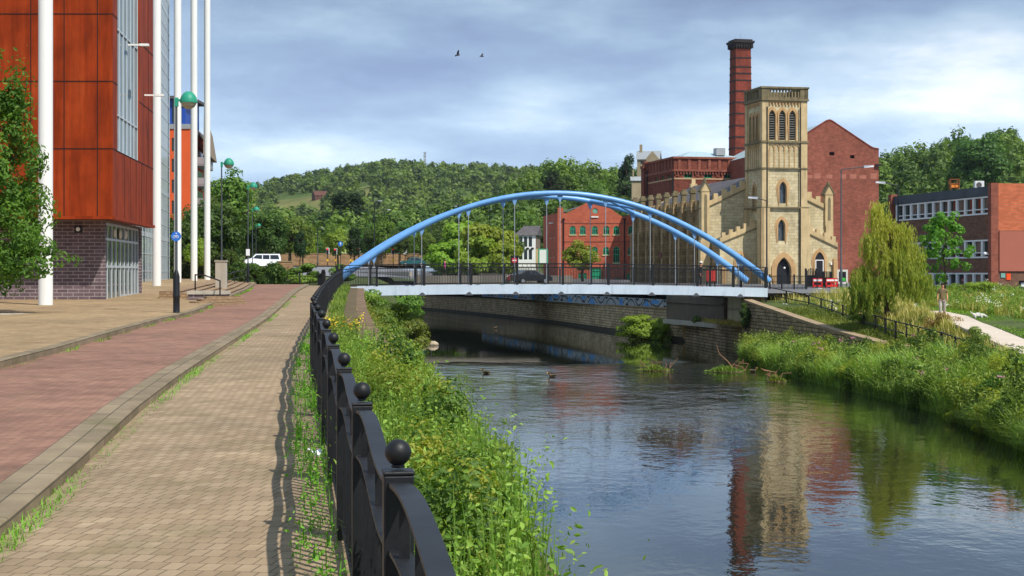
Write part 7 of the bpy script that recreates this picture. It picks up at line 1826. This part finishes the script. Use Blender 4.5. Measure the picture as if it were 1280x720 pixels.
def person(label, loc, rz, top, bottom, hair, stride=.22, headdrop=0.0, hat=None, shoes=None, short=True, armbend=0.0, h=1.75):
    th = thing('person', label, 'person', loc, rz)
    hx, hz = 0, 1.6-headdrop*.35; hy = -headdrop
    # body: one continuous figure (pelvis first)
    V = [(0,0,.95), (0,.01,1.15), (0,0,1.36), (0,-.01-headdrop*.3,1.48), (0,hy,hz), (0,hy-.015,hz+.12),
         (-.17,0,1.40), (-.23,.02,1.12), (-.25,-.06-armbend,.88+armbend*.6), (.17,0,1.40), (.23,.02,1.12), (.25,-.06-armbend,.88+armbend*.6),
         (-.10,0,.86), (-.11,-stride*.5,.48), (-.11,-stride*.55,.08), (-.11,-stride*.55-.14,.035), (.10,0,.86), (.11,stride*.25,.48), (.11,stride*.9,.10), (.11,stride*.9-.13,.04)]
    E = [(0,1),(1,2),(2,3),(3,4),(4,5),(2,6),(6,7),(7,8),(2,9),(9,10),(10,11),(0,12),(12,13),(13,14),(14,15),(0,16),(16,17),(17,18),(18,19)]
    R = [(.145,.10), (.13,.09), (.15,.09), .052, (.075,.095), (.07,.085), .052, .042, .032, .052, .042, .032, .085, .058, .042, .034, .085, .058, .042, .034]
    b = skin('body', V, E, R, m_skin, th)
    # clothes follow the body a little outside it
    T = [(0,0,.82), (0,.01,1.15), (0,0,1.37), (0,-.01,1.45), (-.17,0,1.40), (-.215,.015,1.2), (.17,0,1.40), (.215,.015,1.2)]; TE = [(0,1),(1,2),(2,3),(2,4),(4,5),(2,6),(6,7)]; TR = [(.168,.12), (.152,.112), (.172,.112), .075, .075, .068, .075, .068]
    if not short: T += [(-.245,-.04-armbend,.93+armbend*.5), (.245,-.04-armbend,.93+armbend*.5)]; TE += [(5,8),(7,9)]; TR += [.052, .052]
    skin('top', T, TE, TR, top, th)
    Lg = [(0,0,.96), (-.10,0,.84), (-.11,-stride*.5,.48), (-.11,-stride*.55,.12), (.10,0,.84), (.11,stride*.25,.48), (.11,stride*.9,.14)]; skin('trousers', Lg, [(0,1),(1,2),(2,3),(0,4),(4,5),(5,6)], [(.158,.115), .105, .08, .068, .105, .08, .068], bottom, th)
    m = MB()
    for sx_, y in ((-.11, -stride*.55), (.11, stride*.9)): m.ball((sx_, y-.06, .045+(.03 if y > 0 else 0)), .06, 10, 6, (.8, 2.2, .75))
    m.build('shoes', shoes or m_black, th)
    m = MB(); m.ball((0, hy+.012, hz+.085), .105, 14, 10, (.86, 1.0, 1.0)); m.build('hair', hair, th)
    # face
    m = MB()
    for s_ in (-1, 1): m.ball((s_*.032, hy-.098, hz+.045), .011, 8, 6)
    m.build('eyes', m_white, b); m = MB(); m.ball((0, hy-.115, hz+.015), .016, 8, 6, (.7, 1, 1.5)); m.ball((-.078, hy, hz+.03), .024, 8, 6, (.4, .8, 1.2)); m.ball((.078, hy, hz+.03), .024, 8, 6, (.4, .8, 1.2)); m.build('nose_and_ears', m_skin, b)
    m = MB(); m.ball((0, hy-.1, hz-.03), .02, 8, 6, (1.2, .4, .35)); m.build('mouth', plain('lips', srgb(170, 96, 88), .6) if 'lips' not in bpy.data.materials else bpy.data.materials['lips'], b)
    # hands: palm, four fingers and a thumb
    for s_ in (-1, 1):
        w = Vector((s_*.25, -.06-armbend, .88+armbend*.6)); fw = Vector((s_*.02, -.10, -.9)).normalized() if armbend < .1 else Vector((0, -.8, -.1)).normalized()
        sd = Vector((0, 1, 0)) if armbend < .1 else Vector((0, 0, 1)); V = [tuple(w), tuple(w+fw*.07)]; E = [(0, 1)]; R = [.03, (.024, .036)]
        for k, l in enumerate((.07, .085, .08, .06)):
            p = w+fw*.085+sd*(-.03+.02*k); V += [tuple(p), tuple(p+fw*l*.55+Vector((-s_*.008,0,0))), tuple(p+fw*l+Vector((-s_*.03,0,0)))]; n = len(V); E += [(1, n-3), (n-3, n-2), (n-2, n-1)]; R += [.0095, .0088, .0075]
        p = w+fw*.03-sd*.03; V += [tuple(p), tuple(p+fw*.03-sd*.025), tuple(p+fw*.06-sd*.03)]; n = len(V); E += [(0, n-3), (n-3, n-2), (n-2, n-1)]; R += [.012, .011, .009]
        skin('hand', V, E, R, m_skin, b, 1)
    if hat: m = MB(); m.ball((0, hy, hz+.13), .112, 14, 8, (.9, 1.0, .75)); m.build('cap', hat, th)
    return th
m_hairdk = plain('dark_hair', srgb(46, 26, 20), .8, .3, 8)
m_olive = plain('olive_shirt', srgb(120, 104, 74), .9, .15, 3); m_greytr = plain('grey_trousers', srgb(176, 168, 160), .9, .12, 3)
MX, MY = sx(1178, 82), 82
mz = float(zright(np.array([MX]), np.array([82.0]))[0])
person('person in an olive short-sleeved shirt and pale grey trousers walking with bowed head', (MX, MY, mz+.035), R_(-8), m_olive, m_greytr, m_hairdk, .22, .07)
m_jacket = plain('black_jacket', srgb(30, 31, 36), .8, .2, 3); m_navy = plain('dark_trousers', srgb(36, 38, 46), .9, .15, 3)
def deckz(px, off):
    s = s_of_px(px); return bridge.location+BD*s+BT*off+Vector((0, 0, dz(s)-.05))
p = deckz(888, 2.4); person('person in a black jacket and white cap standing on the footbridge', p, bang+R_(60), m_jacket, m_navy, m_hairdk, .04, .02, m_white, short=False)
m_purple = plain('magenta_top', srgb(186, 40, 140), .8, .1, 3)
X, Y = sx(556, 178), 178; person('person in a magenta top walking beyond the bridge by the timber fence', (X, Y, sz(344.5, Y)), R_(90), m_purple, m_navy, m_hairdk, .2, .02, short=False)
struct(MB().prism([(X-3, Y-2), (X+14, Y-6), (X+14, Y+2), (X-3, Y+3)], 3.9, sz(344.5, Y)).build('far_pavement', m_pave))
# dog
dx, dy = sx(1222, 80.5), 80.5; dzz = float(zright(np.array([dx]), np.array([dy]))[0])
dg_ = thing('dog', 'small white dog sniffing the grass beside the concrete path', 'dog', (dx, dy, sz(401.5, dy)), R_(8))
m_fur = plain('white_fur', srgb(206, 202, 194), .9, .12, 9)
V = [(0,0,.33), (.16,0,.34), (.30,0,.32), (.40,0,.27), (.48,0,.2), (.55,0,.13), (-.16,0,.34), (-.25,0,.36), (-.36,0,.46), (-.40,0,.52),
     (.18,-.07,.24), (.20,-.075,.13), (.19,-.075,.02), (.22,-.075,.015), (.16,.07,.24), (.12,.075,.13), (.14,.075,.02), (.17,.075,.015),
     (-.17,-.07,.25), (-.13,-.075,.17), (-.22,-.075,.10), (-.20,-.075,.02), (-.16,-.075,.015), (-.17,.07,.25), (-.10,.075,.17), (-.17,.075,.10), (-.14,.075,.02), (-.10,.075,.015)]
E = [(0,1),(1,2),(2,3),(3,4),(4,5),(0,6),(6,7),(7,8),(8,9),(1,10),(10,11),(11,12),(12,13),(1,14),(14,15),(15,16),(16,17),(6,18),(18,19),(19,20),(20,21),(21,22),(6,23),(23,24),(24,25),(25,26),(26,27)]
R = [.105, .115, .085, .07, .075, .035, .095, .05, .022, .015, .05, .032, .026, .024, .05, .032, .026, .024, .06, .04, .024, .024, .022, .06, .04, .024, .024, .022]
db = skin('body', V, E, R, m_fur, dg_)
m = MB(); m.ball((.46,-.07,.22), .04, 8, 6, (.6, .4, 1.3)); m.ball((.46,.07,.22), .04, 8, 6, (.6, .4, 1.3)); m.build('ears', plain('grey_fur', srgb(120, 112, 106), .9, .2, 9), dg_); m = MB(); m.ball((.575,0,.125), .018, 8, 6); m.ball((.52,-.045,.2), .01, 6, 4); m.ball((.52,.045,.2), .01, 6, 4); m.build('nose_and_eyes', m_black, dg_)
# ducks
m_duck = plain('duck_brown', srgb(110, 88, 64), .8, .3, 12); m_duckh = plain('duck_head', srgb(66, 60, 44), .6, .3, 12)
dk = None
for px, py, rz, lab in ((608, 467, 2.8, 'brown duck swimming in the middle of the river left of centre'), (941, 465, 0.4, 'brown duck swimming between the two weedy debris heaps'), (619, 411, 1.0, 'small distant duck near the far river wall'), (690.5, 471, 3.6, 'dark duck on the water right of the swimming brown duck')):
    Y = F*CZ/(py-HY); X = sx(px, Y)
    if dk is None:
        dk = thing('duck', lab, 'duck', (X, Y, 0), rz, 'ducks on the river'); bo = skin('body', [(0,0,.06), (.12,0,.07), (.19,0,.13), (.2,0,.22), (.24,0,.235), (-.13,0,.08), (-.22,0,.13)], [(0,1),(1,2),(2,3),(3,4),(0,5),(5,6)], [(.10,.085), .075, .04, .045, .03, .08, .025], m_duck, dk)
        m = MB(); m.hexa([(.26,-.02,.21), (.33,-.018,.205), (.33,.018,.205), (.26,.02,.21), (.26,-.015,.24), (.33,-.012,.22), (.33,.012,.22), (.26,.015,.24)]); m.build('beak', m_yellow, dk); m = MB(); m.ball((.205,0,.225), .05, 10, 8, (1.1, .9, 1)); m.build('head_feathers', m_duckh, dk)
        m = MB(); m.ball((-.03,-.085,.1), .09, 10, 6, (1.7, .35, .6)); m.ball((-.03,.085,.1), .09, 10, 6, (1.7, .35, .6)); m.build('wings', m_duckh, dk)
    else: dup(dk, (X, Y, 0), rz, lab)
# two birds in the air
m_bird = plain('bird_grey', srgb(66, 62, 66), .8, .25, 9)
bd = None
for px, py, lab in ((572, 69, 'left of the two birds flying in the sky, one wing raised'), (602, 70.5, 'right of the two birds flying in the sky')):
    Y = 130; p = at(px, py, Y)
    if bd is None:
        bd = thing('bird', lab, 'bird', p, R_(20), 'birds flying above the bridge'); skin('body', [(0,0,0), (.09,0,.01), (.15,0,.03), (.19,0,.03), (-.10,0,0), (-.19,0,.0)], [(0,1),(1,2),(2,3),(0,4),(4,5)], [.05, .045, .035, .015, .035, (.03,.01)], m_bird, bd)
        for s_ in (-1, 1):
            m = MB(); V = [(.08,0,.02), (.09,s_*.16,.12), (.02,s_*.36,.16), (-.05,s_*.34,.15), (-.08,s_*.16,.09), (-.08,0,.015)]
            m.face(V); m.face([(a, b, c-.008) for a, b, c in reversed(V)])
            for k in range(6): q = (k+1) % 6; a, b = V[k], V[q]; m.face([a, (a[0], a[1], a[2]-.008), (b[0], b[1], b[2]-.008), b])
            m.build('wing', m_bird, bd)
    else: o = dup(bd, p, R_(-10), lab); o.rotation_euler = (R_(25), R_(8), R_(-10))
bd.rotation_euler = (R_(-28), R_(-5), R_(25)); bd.scale = (1.25,)*3
# ------------------------------------------------------------------ river debris, rocks, litter
RNG = np.random.default_rng(8)
m_rock = plain('pale_rock', srgb(178, 162, 138), .9, .25, 2.5, bump=.5); m_twig = plain('dead_twig', srgb(150, 112, 84), .9, .25, 3)
def rock(px, py, r, lab):
    Y = F*CZ/(py-HY); o = MB(); rd = random.Random(px); o.ball((0,0,0), r, 10, 7, (1.25, 1, .7)); o.v = [(x*(1+rd.uniform(-.12, .12)), y*(1+rd.uniform(-.12, .12)), z*(1+rd.uniform(-.15, .15))) for x, y, z in o.v]; o.smooth = set(); b = o.build('rock', m_rock, None, (sx(px, Y), Y, r*.3)); tag(b, lab, 'rock', 'pale rocks at the left water edge')
rock(541, 432, .34, 'largest pale rock at the outer end of the rocks on the left water edge'); rock(533, 431, .27, 'pale rock between the outermost rock and the left bank'); rock(528, 434, .22, 'small pale rock closest to the left bank weeds'); rock(521, 433, .2, 'small pale rock half hidden by the left bank bush')
def debris(px, py, w, lab, branch):
    Y = F*CZ/(py-HY); o = thing('debris_heap', lab, 'debris', (sx(px, Y), Y, 0), 0, 'weedy debris heaps in the river'); m = MB(); rd = random.Random(px); m.ball((0,0,-.06), 1, 14, 6, (w*.5, .45, .13)); m.v = [(x+rd.uniform(-.05, .05), y, z+rd.uniform(-.03, .03)) for x, y, z in m.v]; m.build('silt', plain('wet_silt', srgb(96, 78, 56), .8, .3, 2) if 'wet_silt' not in bpy.data.materials else bpy.data.materials['wet_silt'], o)
    n = int(520*w); X = RNG.normal(size=n)*w*.2; Yy = RNG.normal(size=n)*.25; V, Q = bladegeo(np.stack([X, Yy, np.full(n, .04)], 1), RNG.uniform(.1, .5, n)*np.exp(-(X/(w*.3))**2)*RNG.uniform(.3, 1, n)+.05, np.full(n, .035), RNG.uniform(.4, 1.2, n)); npmesh('weeds', V, Q, m_weed, np.repeat(RNG.uniform(0, 1, n), 2), o)
    m = MB()
    for k in range(7): a = rd.uniform(-.5, .5)*w; m.tube([(a, 0, .05), (a+rd.uniform(-.3, .3), rd.uniform(-.2, .2), rd.uniform(.25, .5)), (a+rd.uniform(-.6, .6), 0, rd.uniform(.2, .7))], .02, 5)
    if branch: m.tube([(.5, 0, .1), (.1, 0, .6), (-.35, 0, 1.0), (-.5, 0, 1.5)], [.035, .03, .022, .012], 6)
    m.build('twigs', m_twig, o)
debris(819, 463.5, 1.9, 'weedy debris heap on the shallow sill, left one of two', False); debris(907, 465, 2.3, 'weedy debris heap with an upright curved branch on the shallow sill', True); debris(970, 477, 1.1, 'smallest weedy debris heap close to the right bank reeds', False)
# white litter by the railing
Y = 13.4; m = MB(); rd = random.Random(2); g_ = [[(-.06+.04*i, -.08+.04*j, .03+.05*rd.random()) for i in range(4)] for j in range(5)]
for j in range(4):
    for i in range(3): m.face([g_[j][i], g_[j][i+1], g_[j+1][i+1], g_[j+1][i]], True)
o = m.build('paper_litter', m_signwhite, None, (float(FENCE(Y))-.13, Y, float(ZP(Y))+.02)); tag(o, 'crumpled white paper at the foot of the iron railing', 'litter')
# wheel-clamp sized manhole and tree-pit slab on the plaza
m = MB(); m.prism([(-19.5, 48.5), (-15.3, 48.5), (-14.6, 51.2), (-19.5, 51.8)], 4.09, 4.165); struct(m.build('tree_pit_slab', m_conc))
m = MB(); m.prism([(-22, 57.6), (-15.2, 57.8), (-13.6, 60.5), (-15.5, 66), (-22, 66)], 4.0, 4.175); struct(m.build('forecourt_slab', m_conc))
# ------------------------------------------------------------------ thin haze over the whole valley
hz = NT('valley_haze'); hz.n.remove(hz.b)
pv = hz.new('ShaderNodeVolumePrincipled'); pv.inputs['Density'].default_value = .00006; pv.inputs['Color'].default_value = (.80, .88, 1, 1); pv.inputs['Anisotropy'].default_value = .3
hz.link(pv.outputs[0], hz.out.inputs['Volume'])
m = MB(); m.box(-1150, 1150, -120, 1800, -3.6, 150)
stuff(m.build('haze', hz.m), 'thin pale haze over the valley', 'haze')
